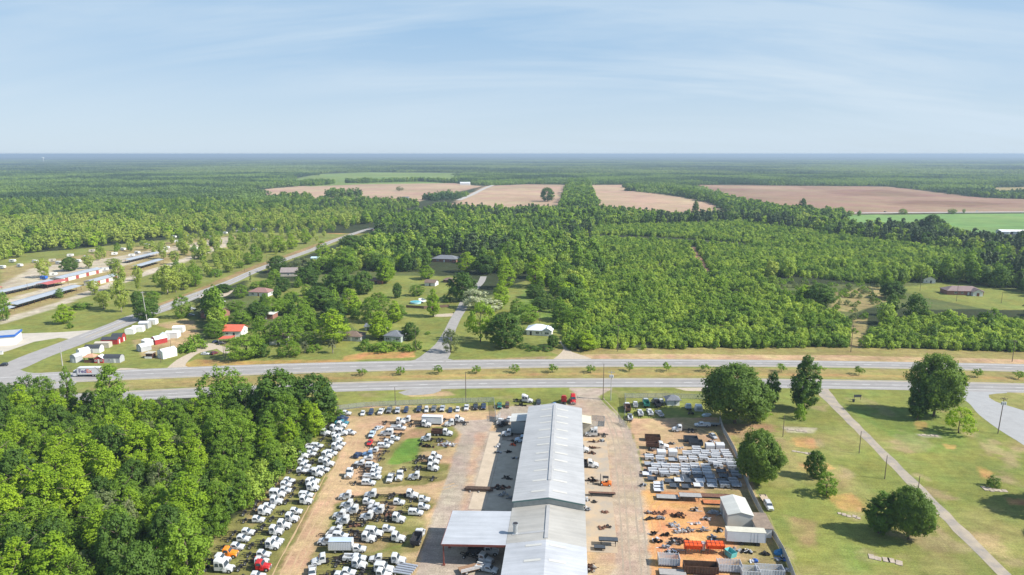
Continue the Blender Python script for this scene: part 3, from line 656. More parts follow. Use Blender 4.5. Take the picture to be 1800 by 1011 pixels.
PLANT1 = [(985, 616), (990, 590), (1005, 540), (1060, 480), (1040, 430), (1040, 400), (1300, 392), (1500, 420), (1660, 440), (1860, 470), (1860, 482), (1700, 482), (1560, 498), (1500, 512), (1450, 500), (1400, 484), (1335, 490), (1375, 520), (1435, 545), (1508, 575), (1490, 611)]
PLANT2 = [(1518, 612), (1530, 588), (1565, 568), (1640, 560), (1860, 576), (1860, 621)]
CLEAR = [p for p, c, a, s in FAR] + [[(400, 500), (454, 470), (502, 452), (549, 436), (585, 420), (632, 403), (655, 397), (668, 414), (645, 434), (605, 452), (565, 468), (515, 488), (465, 505), (430, 525)], [(395, 510), (520, 484), (600, 478), (700, 478), (840, 476), (930, 484), (990, 520), (990, 640), (380, 640)],[(748, 452), (815, 447), (824, 484), (752, 488)],
 [(-60, 700), (-60, 470), (0, 462), (60, 446), (150, 436), (250, 424), (330, 411), (420, 402), (480, 400), (520, 404), (560, 400), (620, 396), (665, 394), (662, 404), (600, 428), (560, 445), (510, 462), (455, 486), (440, 520), (500, 505), (545, 515), (520, 545), (450, 550), (400, 530), (370, 560), (380, 590), (420, 580), (450, 620), (430, 700)],
 [(640, 395), (700, 380), (760, 366), (765, 372), (705, 388), (665, 402)],
 [(620, 515), (680, 490), (780, 490), (810, 500), (840, 480), (860, 485), (850, 510), (905, 500), (935, 485), (950, 500), (955, 560), (985, 590), (985, 640), (430, 640), (560, 615), (600, 605), (640, 580), (720, 560), (700, 540), (640, 545)],
 [(680, 555), (820, 535), (850, 560), (900, 600), (990, 600), (985, 640), (640, 640), (640, 600)],
 [(1570, 506), (1640, 494), (1760, 506), (1850, 526), (1850, 572), (1740, 566), (1610, 560), (1570, 565)], [(1340, 492), (1420, 488), (1545, 500), (1575, 530), (1560, 566), (1525, 590), (1500, 575), (1440, 545), (1380, 520)],
 [(1495, 560), (1525, 545), (1518, 614), (1490, 614)], [(1207, 433), (1222, 433), (1252, 482), (1241, 486)], [(1050, 412), (1180, 417), (1320, 428), (1320, 436), (1180, 427), (1050, 420)],
 [(1345, 492), (1400, 487), (1440, 495), (1400, 503)], [(1650, 412), (1800, 398), (1860, 408), (1860, 428), (1760, 430), (1700, 424)], [(1480, 371), (1860, 368), (1860, 413), (1660, 409), (1480, 400)],
 [(-100, 690), (1000, 630), (1000, 624), (1860, 621), (1860, 1100), (-100, 1100)], [(-100, 640), (1000, 612), (1000, 1100), (-100, 1100)], [(690, 372), (790, 352), (860, 340), (862, 352), (790, 362), (700, 385)]]
def masks(X, Y, pols):
    px, py, d = proj(X, Y); m = np.zeros(X.shape, bool)
    jx = px + NR.normal(size=px.shape) * 1.2; jy = py + NR.normal(size=px.shape) * .5
    for p in pols: m |= in_poly(jx, jy, p)
    return m
def inview(X, Y, mg=60):
    px, py, d = proj(X, Y); return (d > 0) & (px > -mg) & (px < 1800 + mg)
# young mixed growth (plantation)
X, Y = jgrid(-100, 700, 315, 1000, 3.0); px, py, d = proj(X, Y)
k = (in_poly(px, py, PLANT1) | in_poly(px, py, PLANT2)) & ~masks(X, Y, CLEAR[:-4]) & inview(X, Y); X, Y = X[k], Y[k]
nz = fbm(X, Y, 45.0, 3); s = (.62 + .5 * NR.random(len(X)) + .5 * (nz - .5)) * .80
s = np.where(NR.random(len(X)) < .05, s * 1.5, s); gp = NR.random(len(X)) > np.clip((fbm(X + 300, Y, 22.0, 3) - .6) * 5, 0, .8); X, Y, s = X[gp], Y[gp], s[gp]
yg = [leafy_proto(300 + i, ('round', 'tall', 'round', 'round')[i], (5.2, 6.6, 4.6, 6)[i], 2.5, .1, 44, 16, .72, LM['young'], .3) for i in range(4)] + [leafy_proto(340, 'round', 8, 3.2, .3, 46, 16, .8, LM['mid'], .28), leafy_proto(341, 'round', 6.5, 2.8, .2, 40, 16, .75, LM['dark'], .3)]
idx = np.where(NR.random(len(X)) < .07, 4, np.where(NR.random(len(X)) < .09, 5, NR.integers(0, 4, len(X))))
scatter('young_woodland', np.stack([X, Y, np.zeros(len(X))], 1), s * 1.02, idx, yg, 'dense young green trees covering the block across the highway on the right', 'woodland', sz=s)
# tall mixed wood, middle distance
def tall_wood(name, ya, yb, st, lod, lab, big=1.0):
    xr = yb * 1.0
    X, Y = jgrid(-xr, xr, ya, yb, st); px, py, d = proj(X, Y)
    k = (py < 612) & ~in_poly(px, py, PLANT1) & ~in_poly(px, py, PLANT2) & ~masks(X, Y, CLEAR) & inview(X, Y); X, Y = X[k], Y[k]; px, py, d = proj(X, Y)
    n = len(X); z = fbm(X, Y, 110.0, 3); s = (.55 + .62 * NR.random(n) + .5 * (z - .5)) * big
    ms = []
    nq, nl, lf = lod
    for i, (shp, H, R_, z0, mt) in enumerate([('round', 11, 4.4, .8, 'wild'), ('round', 12, 5.0, .8, 'dark'), ('tall', 14, 4.0, .8, 'mid'), ('tall', 13, 3.9, .8, 'wild'), ('round', 11, 4.6, .8, 'dark'), ('tall', 17, 3.3, 4.5, 'pine'), ('vase', 11, 4.6, 1.5, 'pecan'), ('round', 10, 4.3, .8, 'bright')]):
        ms.append(leafy_proto(500 + i, shp, H, R_, z0, nq, nl, lf, LM[mt], .28))
    u = NR.random(n); z2 = fbm(X + 900, Y, 90.0, 3)
    pe = (px < 640) & (py < 475) & (py > 392 - .035 * px + 26 * (fbm(X, Y, 60.0, 2) - .5))
    pn = np.clip((z2 - .52) * 4, 0, .8) * (px > 560)
    idx = np.where(u < .32, 0, np.where(u < .46, 1, np.where(u < .66, 2, np.where(u < .78, 3, np.where(u < .86, 4, np.where(u < .95, 7, 6))))))
    idx = np.where(NR.random(n) < pn, 5, idx); idx = np.where(pe & (NR.random(n) < .88), np.where(NR.random(n) < .8, 6, 7), idx)
    s = np.where(idx == 5, s * .85, s); s = np.where(py < 388, s * .78, s); s = np.where(pe, s * .8, s)
    dens = np.where(pe, .85, 1.0); q = NR.random(n) < dens
    scatter(name, np.stack([X[q], Y[q], np.zeros(q.sum())], 1), s[q], idx[q], ms, lab, 'woodland')
tall_wood('woodland', 330, 560, 8.4, (95, 19, .95), 'dense mixed trees filling the blocks between the houses and side road', 1.22)
tall_wood('woodland', 560, 1250, 9.2, (46, 12, 1.6), 'mass of mixed trees in the middle distance short of the farm fields', 1.22)
# far wood: patches of small trees
def patch(seed, n=36, size=62, q=(9, 7, 3.2), m=None):
    g = np.random.default_rng(seed); parts = []
    for i in range(n):
        v, f, s_ = crown_np(seed * 50 + i, 'round' if i % 3 else 'tall', 5.5, 0, 8 + 5 * g.random(), q[0], q[1], q[2], .34, .3)
        v = v + np.array([((i % 6) + g.uniform(-.1, 1.1)) * size / 6 - size / 2, ((i // 6) + g.uniform(-.1, 1.1)) * size / 6 - size / 2, 0]); parts.append((v, f, s_ * .5 + g.random() * .5))
    return crown_mesh('patch', parts, m or LM['far'])
def far_wood(name, ya, yb, st, size, sc_, lab, seeds):
    X, Y = jgrid(-yb, yb, ya, yb, st, .2); px, py, d = proj(X, Y)
    lo = masks(X, Y, CLEAR[:-3])
    for ox, oy in ((size * .42, 0), (-size * .42, 0), (0, size * .42), (0, -size * .42)): lo |= masks(X + ox, Y + oy, [p for p, c, a, s in FAR] + [CLEAR[-1]] + [CLEAR[12]])
    k = ~lo & inview(X, Y, 90); X, Y = X[k], Y[k]; n = len(X)
    scatter(name, np.stack([X, Y, np.zeros(n)], 1), np.full(n, sc_) * NR.uniform(.9, 1.15, n), NR.integers(0, len(seeds), n), [patch(s, size=62, m=LM['farther'] if ya > 3000 else None) for s in seeds], lab, 'woodland', sz=NR.uniform(.8, 1.2, n))
far_wood('far_woodland', 1235, 3100, 44, 50, .85, 'hazy mass of woodland around and beyond the farm fields', [1, 2, 3, 4])
far_wood('far_woodland', 3100, 9500, 110, 120, 1.9, 'blue-green woodland spreading flat towards the horizon', [5, 6, 7])
# the plain's canopy beyond
me = MB().quad((-60000, 6500, 9.5), (60000, 6500, 9.5), (60000, 65000, 9.5), (-60000, 65000, 9.5)).mesh('canopy', mat('canopy', (.03, .05, .02), .95, col2=(.07, .10, .03), scale=.0012, spec=.05))
tag(link('horizon_woodland', me), 'flat dark blue-green forest reaching the horizon', 'woodland', kind='stuff')
# shrubs under the near wood
X, Y = jgrid(wx0, wx1, wy0, wy1, 3.6); k = in_poly(X, Y, wpoly) & inview(X, Y, 30); X, Y = X[k], Y[k]; n = len(X)
scatter('undergrowth', np.stack([X, Y, np.zeros(n)], 1), .6 + .7 * NR.random(n), NR.integers(0, 3, n), [leafy_proto(700 + i, 'flat', 4.2, 2.6, .1, 34, 26, .5, LM[('mid', 'dark', 'wild')[i]], .3) for i in range(3)], 'tangled green bushes growing under and between the trees of the near wood', 'undergrowth')
# rough growth in the scrub clearings at the right and weeds along fences
X, Y = jgrid(100, 420, 330, 560, 5.5); px, py, d = proj(X, Y)
k = (in_poly(px, py, [(1340, 490), (1440, 495), (1560, 500), (1600, 525), (1530, 545), (1500, 600), (1495, 560), (1380, 520)])) & (NR.random(len(X)) < .5); X, Y = X[k], Y[k]; n = len(X)
scatter('brush', np.stack([X, Y, np.zeros(n)], 1), .35 + .5 * NR.random(n), NR.integers(0, 2, n), [leafy_proto(720 + i, 'flat', 4, 2.6, .1, 24, 18, .7, LM[('mid', 'grey')[i]], .3) for i in range(2)], 'scattered brush and weeds in the rough clearing', 'brush')

GROVE = [(150, 424), (300, 398), (420, 384), (560, 388), (640, 392), (600, 408), (560, 424), (500, 446), (440, 466), (360, 492), (300, 512), (255, 520), (262, 486), (330, 462), (300, 452), (250, 446), (160, 462)]
X, Y = jgrid(-450, 0, 400, 1000, 12.5); px, py, d = proj(X, Y); P_ = resample([G(*p) for p in [(220, 566), (237, 558), (285, 543), (332, 524), (380, 505.5), (407, 495), (454, 474), (502, 456), (549, 439), (585, 424), (632, 407.5), (651, 402)]], 6)
rd = np.array([(p.x, p.y) for p in P_]); k = in_poly(px, py, GROVE) & (np.min(np.hypot(X[:, None] - rd[:, 0], Y[:, None] - rd[:, 1]), 1) > 16) & (NR.random(len(X)) < .55)
X, Y = X[k], Y[k]; n = len(X)
scatter('pecan_grove', np.stack([X, Y, np.zeros(n)], 1), .5 + .42 * NR.random(n), NR.integers(0, 3, n), [leafy_proto(760 + i, ('vase', 'round', 'vase')[i], 11, 4.2, 1.2, 54, 17, .95, LM[('pecan', 'mid', 'pecan')[i]], .27) for i in range(3)], 'open grove of light green pecan trees between market ground and side road', 'grove')

X, Y = jgrid(-200, 60, 330, 560, 10.5); px, py, d = proj(X, Y)
k = (in_poly(px, py, [(430, 545), (560, 490), (640, 500), (640, 560), (600, 590), (540, 580), (440, 600)]) | in_poly(px, py, [(940, 490), (1000, 520), (1000, 612), (985, 600), (955, 540)])) & (NR.random(len(X)) < .6)
X, Y = X[k], Y[k]; n = len(X)
scatter('garden_trees', np.stack([X, Y, np.zeros(n)], 1), .45 + .4 * NR.random(n), NR.integers(0, 4, n), [leafy_proto(780 + i, ('round', 'tall', 'round', 'flat')[i], 11, 4.4, .4, 90, 19, .9, LM[('mid', 'dark', 'wild', 'mid')[i]], .24) for i in range(4)], 'loose mixed trees and bushes growing between the roadside houses', 'woodland')
# ============================================================ WORKSHOP
def metal_roof(name, col, rough=.42, pitch=1.0, axis='Y', dirt=.10, metal=0.0, streak=.10):
    if name in MATS: return MATS[name]
    m = mat(name, col, rough, metal, var=dirt, scale=.12, spec=.4); nt = m.node_tree; b = nt.nodes['Principled BSDF']
    tcn = N(nt, 'ShaderNodeTexCoord'); wv = N(nt, 'ShaderNodeTexWave', wave_type='BANDS', bands_direction=axis); wv.inputs['Scale'].default_value = .314 / pitch * 1.0
    nt.links.new(tcn.outputs['Object'], wv.inputs['Vector'])
    bp = N(nt, 'ShaderNodeBump'); bp.inputs['Strength'].default_value = .35; bp.inputs['Distance'].default_value = .03; nt.links.new(wv.outputs['Fac'], bp.inputs['Height']); nt.links.new(bp.outputs[0], b.inputs['Normal'])
    # streaks along the panels and panel-to-panel differences
    mpn = N(nt, 'ShaderNodeMapping'); mpn.inputs['Scale'].default_value = (.12, 1.6, .12) if axis == 'Y' else (1.6, .12, .12)
    no = N(nt, 'ShaderNodeTexNoise'); no.inputs['Scale'].default_value = .8; no.inputs['Detail'].default_value = 4
    nt.links.new(tcn.outputs['Object'], mpn.inputs[0]); nt.links.new(mpn.outputs[0], no.inputs['Vector'])
    rr = N(nt, 'ShaderNodeMapRange'); rr.inputs[1].default_value = .3; rr.inputs[2].default_value = .7; rr.inputs[3].default_value = 1 - streak; rr.inputs[4].default_value = 1 + streak
    nt.links.new(no.outputs['Fac'], rr.inputs[0])
    old = b.inputs['Base Color'].links[0].from_socket; ml = N(nt, 'ShaderNodeVectorMath', operation='SCALE'); nt.links.new(old, ml.inputs[0]); nt.links.new(rr.outputs[0], ml.inputs['Scale']); nt.links.new(ml.outputs[0], b.inputs['Base Color'])
    return m
roof_w = metal_roof('roof_white', (.375, .375, .375), pitch=.6); roof_b = metal_roof('roof_beige', (.365, .35, .32), pitch=.6, dirt=.1); roof_c = metal_roof('roof_canopy', (.385, .40, .425), pitch=.6)
roof_f = metal_roof('roof_front', (.41, .42, .44), pitch=.6)
sky_m = mat('skylight', (.50, .49, .45), .5, var=.06, scale=1); cap_m = mat('ridge_cap', (.36, .36, .36), .5, var=.1, scale=.4); trim_g = mat('trim_green', (.06, .13, .12), .5)
wall_m = mat('siding', (.50, .50, .46), .6, var=.08, scale=.3); wall_t = mat('siding_tan', (.46, .42, .33), .6, var=.1, scale=.4); rib_d = mat('siding_rib', (.22, .24, .22), .6)
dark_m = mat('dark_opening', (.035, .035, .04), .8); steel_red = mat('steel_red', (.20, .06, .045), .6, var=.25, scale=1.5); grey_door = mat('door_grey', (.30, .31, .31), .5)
XL, XR, XC = -13.3, 4.4, -4.5
shop = empty('workshop', (XC, 170, 0), 0, 'long metal-roofed workshop with skylights running from yard front to highway', 'building')
def rel(o, r): o.location = Vector(o.location) - Vector(r.location); return o
def wpart(name, mb, m, par=shop, **k):
    o = mb.build(name, m, par, **k); o.location = -Vector(par.location) if par.parent is None else Vector((0, 0, 0)); return o
def gable(mb, x0, x1, xc, y0, y1, ze, zr, th=.14, ov=.35, mi=0):
    for a, b in ((x0 - ov, xc), (xc, x1 + ov)):
        za = ze - (ov * (zr - ze) / (xc - x0) if a < x0 else -(zr - ze)) if a != xc else zr; zb = zr if b == xc else ze - ov * (zr - ze) / (x1 - xc)
        mb.prism([(a, za), (b, zb), (b, zb + th), (a, za + th)], y0 - ov, y1 + ov, mi)
def shell(mb, x0, x1, y0, y1, z1, zr=None, xc=None, rib=None):
    if zr is None: mb.box(((x0 + x1) / 2, (y0 + y1) / 2, z1 / 2), (x1 - x0, y1 - y0, z1))
    else: mb.prism([(x0, 0), (x1, 0), (x1, z1), (xc, zr), (x0, z1)], y0, y1)
m_ = MB(); shell(m_, XL, XR, 158.2, 223.3, 7.9, 9.35, XC); wpart('wall', m_, wall_m)
m_ = MB(); shell(m_, XL, XR, 105, 158.0, 5.9, 7.3, XC); wpart('wall', m_, wall_t)
ribs = MB()
for i in range(58):
    x = XL + .15 + i * .305
    zt = 7.9 + (9.35 - 7.9) * (1 - abs(x - XC) / (8.9)) - .45
    ribs.box((x, 158.17, (zt + 6.3) / 2), (.11, .08, max(.4, zt - 6.3)))
wpart('siding_ribs', ribs, rib_d)
m_ = MB(); gable(m_, XL, XR, XC, 158.2, 223.6, 8.0, 9.5); rb = wpart('roof', m_, roof_w)
m_ = MB(); gable(m_, XL, XR, XC, 142.3, 157.75, 6.05, 7.5); rm = wpart('roof', m_, roof_b)
m_ = MB(); gable(m_, XL, XR, XC, 104, 141.6, 6.03, 7.48); rf = wpart('roof', m_, roof_f)
m_ = MB(); m_.prism([(XL - .3, 7.72), (XL - .3, 8.02), (XC, 9.52), (XR + .3, 8.02), (XR + .3, 7.72), (XC, 9.2)], 157.78, 157.84); wpart('trim', m_, trim_g)
m_ = MB(); m_.box((XC, 190 + 4.5, 9.72), (.85, 55, .1)); wpart('ridge_cap', m_, cap_m, rb)
m_ = MB(); m_.box((XC, 150, 7.72), (.85, 15.0, .1)); m_.prism([(-12.6, 6.28), (-4.9, 7.55), (-4.9, 7.66), (-12.6, 6.39)], 145.2, 146.0); wpart('ridge_cap', m_, cap_m, rm)
for (yy0, ze, zr, par) in [(G(975, py, 8.6)[1], 8.0, 9.5, rb) for py in (723, 735, 746, 759, 773, 785, 800, 813, 831, 849, 868)] + [(G(960, py, 6.8)[1], 6.03, 7.48, rf) for py in (962, 989, 1022)]:
    for s in (-1, 1):
        a, b = XC + s * .9, XC + s * 4.6; f = lambda x: zr - (zr - ze) * abs(x - XC) / 8.85 + .19
        m_ = MB(); m_.add([(a, yy0 - .42, f(a)), (b, yy0 - .42, f(b)), (b, yy0 + .42, f(b)), (a, yy0 + .42, f(a))], [(0, 1, 2, 3)] if s > 0 else [(3, 2, 1, 0)])
        o = wpart('skylight', m_, sky_m, par)
# openings along both long sides
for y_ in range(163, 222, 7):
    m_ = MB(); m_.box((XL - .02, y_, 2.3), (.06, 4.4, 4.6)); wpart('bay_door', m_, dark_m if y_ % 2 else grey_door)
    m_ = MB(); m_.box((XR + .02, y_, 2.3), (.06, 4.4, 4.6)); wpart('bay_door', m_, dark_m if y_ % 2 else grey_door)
m_ = MB(); m_.box((XR + .05, G(1031, 938)[1] , 3.0), (.12, 2.4, 4.2)); wpart('side_door', m_, mat('door_green', (.25, .35, .28), .5))
# vent stack
vx, vy = G(906, 938, 6.3); m_ = MB()
m_.tube((vx, vy, 6.1), (vx, vy, 8.7), .55, .55, 18); m_.tube((vx, vy, 8.7), (vx, vy, 8.95), .72, .72, 18); m_.tube((vx, vy, 6.1), (vx, vy, 6.6), .9, .58, 18)
vs_ = wpart('vent_stack', m_, mat('galvanised', (.45, .47, .48), .4, .6, var=.15, scale=2)); m_ = MB(); m_.tube((vx, vy, 8.96), (vx, vy, 8.98), .6, .6, 18); wpart('vent_mouth', m_, dark_m, vs_)
# canopy at the left with open front
m_ = MB(); m_.prism([(-28.6, 5.5), (XL - .4, 6.0), (XL - .4, 6.14), (-28.6, 5.64)], 141.3, 156.4); cr = wpart('canopy_roof', m_, roof_c)
m_ = MB(); m_.box((-20.9, 141.28, 5.62), (15.0, .12, .5), ry=-.033); m_.box((-28.65, 148.8, 5.4), (.12, 15.1, .45)); wpart('fascia', m_, steel_red, cr)
for x_, y_ in ((-28.2, 141.7), (-28.2, 149), (-28.2, 156), (-21, 156)):
    m_ = MB(); m_.box((x_, y_, 2.75), (.28, .28, 5.5)); m_.box((x_, y_, .15), (.6, .6, .3)); wpart('post', m_, steel_red)
for k in range(8):
    pass
# side annexes near the highway end
ax, ay = G(898, 762); a2 = G(898, 727, 4.6)[1]
m_ = MB(); m_.box(((ax + XL) / 2, (ay + a2) / 2, 2.2), (XL - ax - .1, a2 - ay, 4.4)); wpart('annex_wall', m_, mat('siding_grey', (.33, .36, .36), .6))
m_ = MB(); m_.prism([(ax - .3, 4.35), (XL - .05, 4.9), (XL - .05, 5.02), (ax - .3, 4.47)], ay - .3, a2 + .3); wpart('annex_roof', m_, metal_roof('roof_grey', (.48, .48, .45), pitch=.6))
bx = G(1037.5, 762)[0]; 
m_ = MB(); m_.box(((bx + XR) / 2, (ay + a2) / 2, 2.2), (bx - XR - .1, a2 - ay - .4, 4.4)); wpart('annex_wall', m_, wall_t)
m_ = MB(); m_.prism([(XR + .05, 4.9), (bx + .3, 4.4), (bx + .3, 4.52), (XR + .05, 5.02)], ay - .2, a2 + .1); wpart('annex_roof', m_, metal_roof('roof_cream', (.58, .53, .40), pitch=.6))

# ============================================================ SMALL BUILDINGS
def pitched(name, label, cat, x, y, w, d, h, rz, wallc, roofc, roofh=1.2, style='gable', doors=(), wins=(), group=None, ov=.35, ridge='x', porch=None, chim=None):
    """w along local x, d along local y; front faces local -y; ridge along x or y"""
    r = empty(name, (x, y, 0), rz, label, cat, group)
    m_ = MB(); hw, hd = w / 2, d / 2
    wall = None
    if style == 'flat': m_.box((0, 0, h / 2), (w, d, h))
    elif style == 'hip': m_.box((0, 0, h / 2), (w, d, h))
    elif style == 'gambrel':
        p = [(-hd, 0), (hd, 0), (hd, h), (hd * .62, h + roofh * .68), (0, h + roofh), (-hd * .62, h + roofh * .68), (-hd, h)]
        if ridge == 'x': m_.prism([(a, b) for a, b in p], -hw, hw, ax='x')
        else: m_.prism([(a * w / d, b) for a, b in p], -hd, hd)
    else:
        if ridge == 'x': m_.prism([(-hd, 0), (hd, 0), (hd, h), (0, h + roofh), (-hd, h)], -hw, hw, ax='x')
        else: m_.prism([(-hw, 0), (hw, 0), (hw, h), (0, h + roofh), (-hw, h)], -hd, hd)
    wall = m_.build('wall', wallc, r)
    m_ = MB(); t = .12
    if style == 'flat': m_.box((0, 0, h + .08), (w + 2 * ov, d + 2 * ov, .16))
    elif style == 'hip':
        k = min(hw, hd) * .95
        a, b = hw + ov, hd + ov; rx = max(0, a - b) ; ry = max(0, b - a)
        m_.add([(-a, -b, h - .1), (a, -b, h - .1), (a, b, h - .1), (-a, b, h - .1), (-rx, -ry, h + roofh), (rx, ry, h + roofh), (-a, -b, h - .22), (a, -b, h - .22), (a, b, h - .22), (-a, b, h - .22)],
               [(0, 1, 5, 4) if rx else (0, 1, 4), (1, 2, 5) if rx else (1, 2, 5, 4), (2, 3, 4, 5) if rx else (2, 3, 5), (3, 0, 4) if rx else (3, 0, 4, 5), (6, 7, 1, 0), (7, 8, 2, 1), (8, 9, 3, 2), (9, 6, 0, 3), (9, 8, 7, 6)])
    elif style == 'gambrel':
        L, q, e = (hw, 'x', hd) if ridge == 'x' else (hd, 'y', hw)
        P_ = [(-e - .1, h - .05), (-e * .64, h + roofh * .7), (0, h + roofh + .03), (e * .64, h + roofh * .7), (e + .1, h - .05)]
        for (a, b), (c, d_) in zip(P_, P_[1:]): m_.prism([(a, b + .02), (c, d_ + .02), (c, d_ + .1), (a, b + .1)], -L - .1, L + .1, ax=q)
    else:
        L, q, e = (hw, 'x', hd) if ridge == 'x' else (hd, 'y', hw)
        sl_ = roofh / e
        m_.prism([(-e - ov, h - ov * sl_ + .02), (0, h + roofh + .02), (0, h + roofh + t), (-e - ov, h - ov * sl_ + t)], -L - ov, L + ov, ax=q)
        m_.prism([(0, h + roofh + .02), (e + ov, h - ov * sl_ + .02), (e + ov, h - ov * sl_ + t), (0, h + roofh + t)], -L - ov, L + ov, ax=q)
    rf_ = m_.build('roof', roofc, r)
    for s, u, dw, dh, mm_ in doors:
        m_ = MB(); pos = {'f': ((u, -hd - .03), (dw, .06)), 'b': ((u, hd + .03), (dw, .06)), 'l': ((-hw - .03, u), (.06, dw)), 'r': ((hw + .03, u), (.06, dw))}[s]
        m_.box((pos[0][0], pos[0][1], dh / 2 + .05), (pos[1][0], pos[1][1], dh)); m_.build('door', mm_, r)
    for s, u, zc_, dw, dh in wins:
        m_ = MB(); pos = {'f': ((u, -hd - .03), (dw, .05)), 'b': ((u, hd + .03), (dw, .05)), 'l': ((-hw - .03, u), (.05, dw)), 'r': ((hw + .03, u), (.05, dw))}[s]
        m_.box((pos[0][0], pos[0][1], zc_), (pos[1][0] + (.0 if s in 'fb' else .0), pos[1][1], dh)); wn = m_.build('window', glass_m, r)
        f = MB(); k = .09
        if s in 'fb':
            yy_ = pos[0][1] + (-.03 if s == 'f' else .03)
            for dx_ in (-dw / 2, 0, dw / 2): f.box((u + dx_, yy_, zc_), (k, .05, dh + k))
            for dz_ in (-dh / 2, dh / 2): f.box((u, yy_, zc_ + dz_), (dw, .04, k))
        else:
            xx_ = pos[0][0] + (-.03 if s == 'l' else .03)
            for dx_ in (-dw / 2, 0, dw / 2): f.box((xx_, u + dx_, zc_), (.05, k, dh + k))
            for dz_ in (-dh / 2, dh / 2): f.box((xx_, u, zc_ + dz_), (.04, dw, k))
        f.build('frame', trim_w, wn)
    if chim: m_ = MB(); m_.box((chim[0], chim[1], h + roofh * .5 + .5), (.8, .8, roofh + 1.4)); m_.build('chimney', brick_m, rf_)
    return r
glass_m = mat('glass', (.04, .055, .07), .12, var=.2, scale=1, spec=.8); trim_w = mat('trim_white', (.68, .68, .66), .6); brick_m = mat('brick', (.24, .10, .07), .9, var=.2, scale=3)
white_s = mat('shed_white', (.70, .70, .68), .6, var=.06); grey_s = mat('shed_grey', (.38, .39, .40), .7); tan_s = mat('shed_tan', (.46, .42, .35), .7); red_s = mat('shed_red', (.34, .035, .035), .6)
blk_r = mat('roof_black', (.05, .055, .065), .7, var=.15, scale=2); slv_r = mat('roof_silver', (.58, .60, .63), .4, var=.05); shing = mat('shingle_brown', (.17, .12, .095), .9, var=.2, scale=2); shing_g = mat('shingle_grey', (.15, .16, .18), .9, var=.2, scale=2)
red_r = mat('roof_red', (.60, .13, .075), .5, var=.12, scale=.6); green_s = mat('shed_green', (.26, .33, .31), .7)
SG = 'portable sheds for sale on the grass corner'
def shed(zx, zy, w, d, h, rz, wc, rc, rh, st, lab, doors=(), wins=(), ridge='x', grp=SG):
    x, y = G(zx, zy); return pitched('garden_shed', lab, 'shed', x, y + d / 2, w, d, h, radians(rz), wc, rc, rh, st, doors, wins, grp, .08, ridge)
shed(129.5, 638, 3.0, 4.0, 2.6, -8, grey_s, grey_s, 1.3, 'gambrel', 'grey barn-roofed shed, the nearest to the tall pole', [('f', 0, 1.2, 2.0, trim_w)], ridge='y')
shed(141, 627, 3.6, 4.6, 2.3, -25, white_s, white_s, 1.3, 'gambrel', 'white barn-roofed shed beside the grey barn shed', [('f', 0, 1.2, 2.0, trim_w)], ridge='y')
shed(161, 621, 7.2, 4.0, 2.4, 8, white_s, blk_r, 1.3, 'gambrel', 'white shed with black barn roof and a dark door', [('f', 0, .9, 1.9, grey_s)], [('f', -2.2, 1.5, .9, .7)])
shed(178, 612, 7.0, 3.4, 2.4, 8, tan_s, tan_s, .5, 'gable', 'tan low-roofed shed between white shed and red barn shed', [('f', 1, 1.6, 1.9, tan_s)])
shed(191, 606, 8.0, 4.2, 2.5, 10, red_s, blk_r, 1.0, 'gable', 'long red shed with dark roof and white door on its end', [('r', 0, 1.1, 2.0, trim_w)])
shed(204, 602, 5.2, 4.5, 2.6, 10, red_s, blk_r, 1.6, 'gambrel', 'short red barn shed with high dark roof behind the long red one', [('r', 0, 1.2, 2.1, trim_w)])
x, y = G(155, 638); r = empty('open_pavilion', (x, y + 2, 0), radians(8), 'open brown pavilion with orange-tan hip roof behind the delivery truck', 'pavilion')
for sx_ in (-2, 2):
    for sy_ in (-1.7, 1.7): m_ = MB(); m_.box((sx_, sy_, 1.3), (.18, .18, 2.6)); m_.build('post', mat('wood_dark', (.10, .05, .035), .8), r)
m_ = MB(); m_.add([(-2.6, -2.2, 2.6), (2.6, -2.2, 2.6), (2.6, 2.2, 2.6), (-2.6, 2.2, 2.6), (-.8, 0, 3.9), (.8, 0, 3.9)], [(0, 1, 5, 4), (1, 2, 5), (2, 3, 4, 5), (3, 0, 4), (3, 2, 1, 0)]); m_.build('roof', mat('roof_tan', (.46, .26, .17), .8, var=.12, scale=2), r)
m_ = MB(); m_.box((0, 0, .12), (4.4, 3.8, .2)); [m_.box((0, s_ * 1.7, .7), (4, .06, .9)) for s_ in (-1, 1)]; m_.build('deck', MATS['wood_dark'], r)
x, y = G(172, 639); r = pitched('playhouse', 'small dark red playhouse with white framed windows behind the delivery truck', 'shed', x, y + 2, 4, 3.2, 2.2, radians(6), red_s, slv_r, 1.2, 'gable', [('f', 0, .8, 1.8, trim_w)], [('f', -1.3, 1.3, .8, .8), ('f', 1.3, 1.3, .8, .8)], SG, .2, 'y')
shed(196, 638, 7.6, 3.8, 2.3, 4, grey_s, blk_r, 1.2, 'gambrel', 'long grey cabin shed with black roof, right end of front row', [('f', 1.4, .9, 1.9, trim_w)], [('f', -1, 1.4, 1.0, .7)])
shed(226, 588, 4.4, 3.6, 2.5, 14, white_s, white_s, .5, 'gable', 'white box shed at the near end of the second row', ridge='y')
shed(240, 584, 5.6, 3.8, 2.6, 14, white_s, white_s, .6, 'gable', 'second white box shed of the back row, joined behind the first', ridge='x')
shed(251, 578, 5.0, 4.2, 3.0, 8, grey_s, slv_r, .8, 'gable', 'grey shed with silver roof at the foot of the tall leaning pole', [('f', .8, 1.4, 2.1, tan_s)])
shed(266, 571, 4.0, 4.0, 2.6, 10, white_s, white_s, .5, 'gable', 'white shed furthest along the back row by the trees', [('f', 0, 1, 2, tan_s)])
shed(248, 618.5, 4.4, 5.0, 2.4, -30, grey_s, slv_r, 1.2, 'gambrel', 'blue-grey barn shed with silver roof on the bare patch', [('f', 0, 1.2, 2, trim_w)], ridge='y')
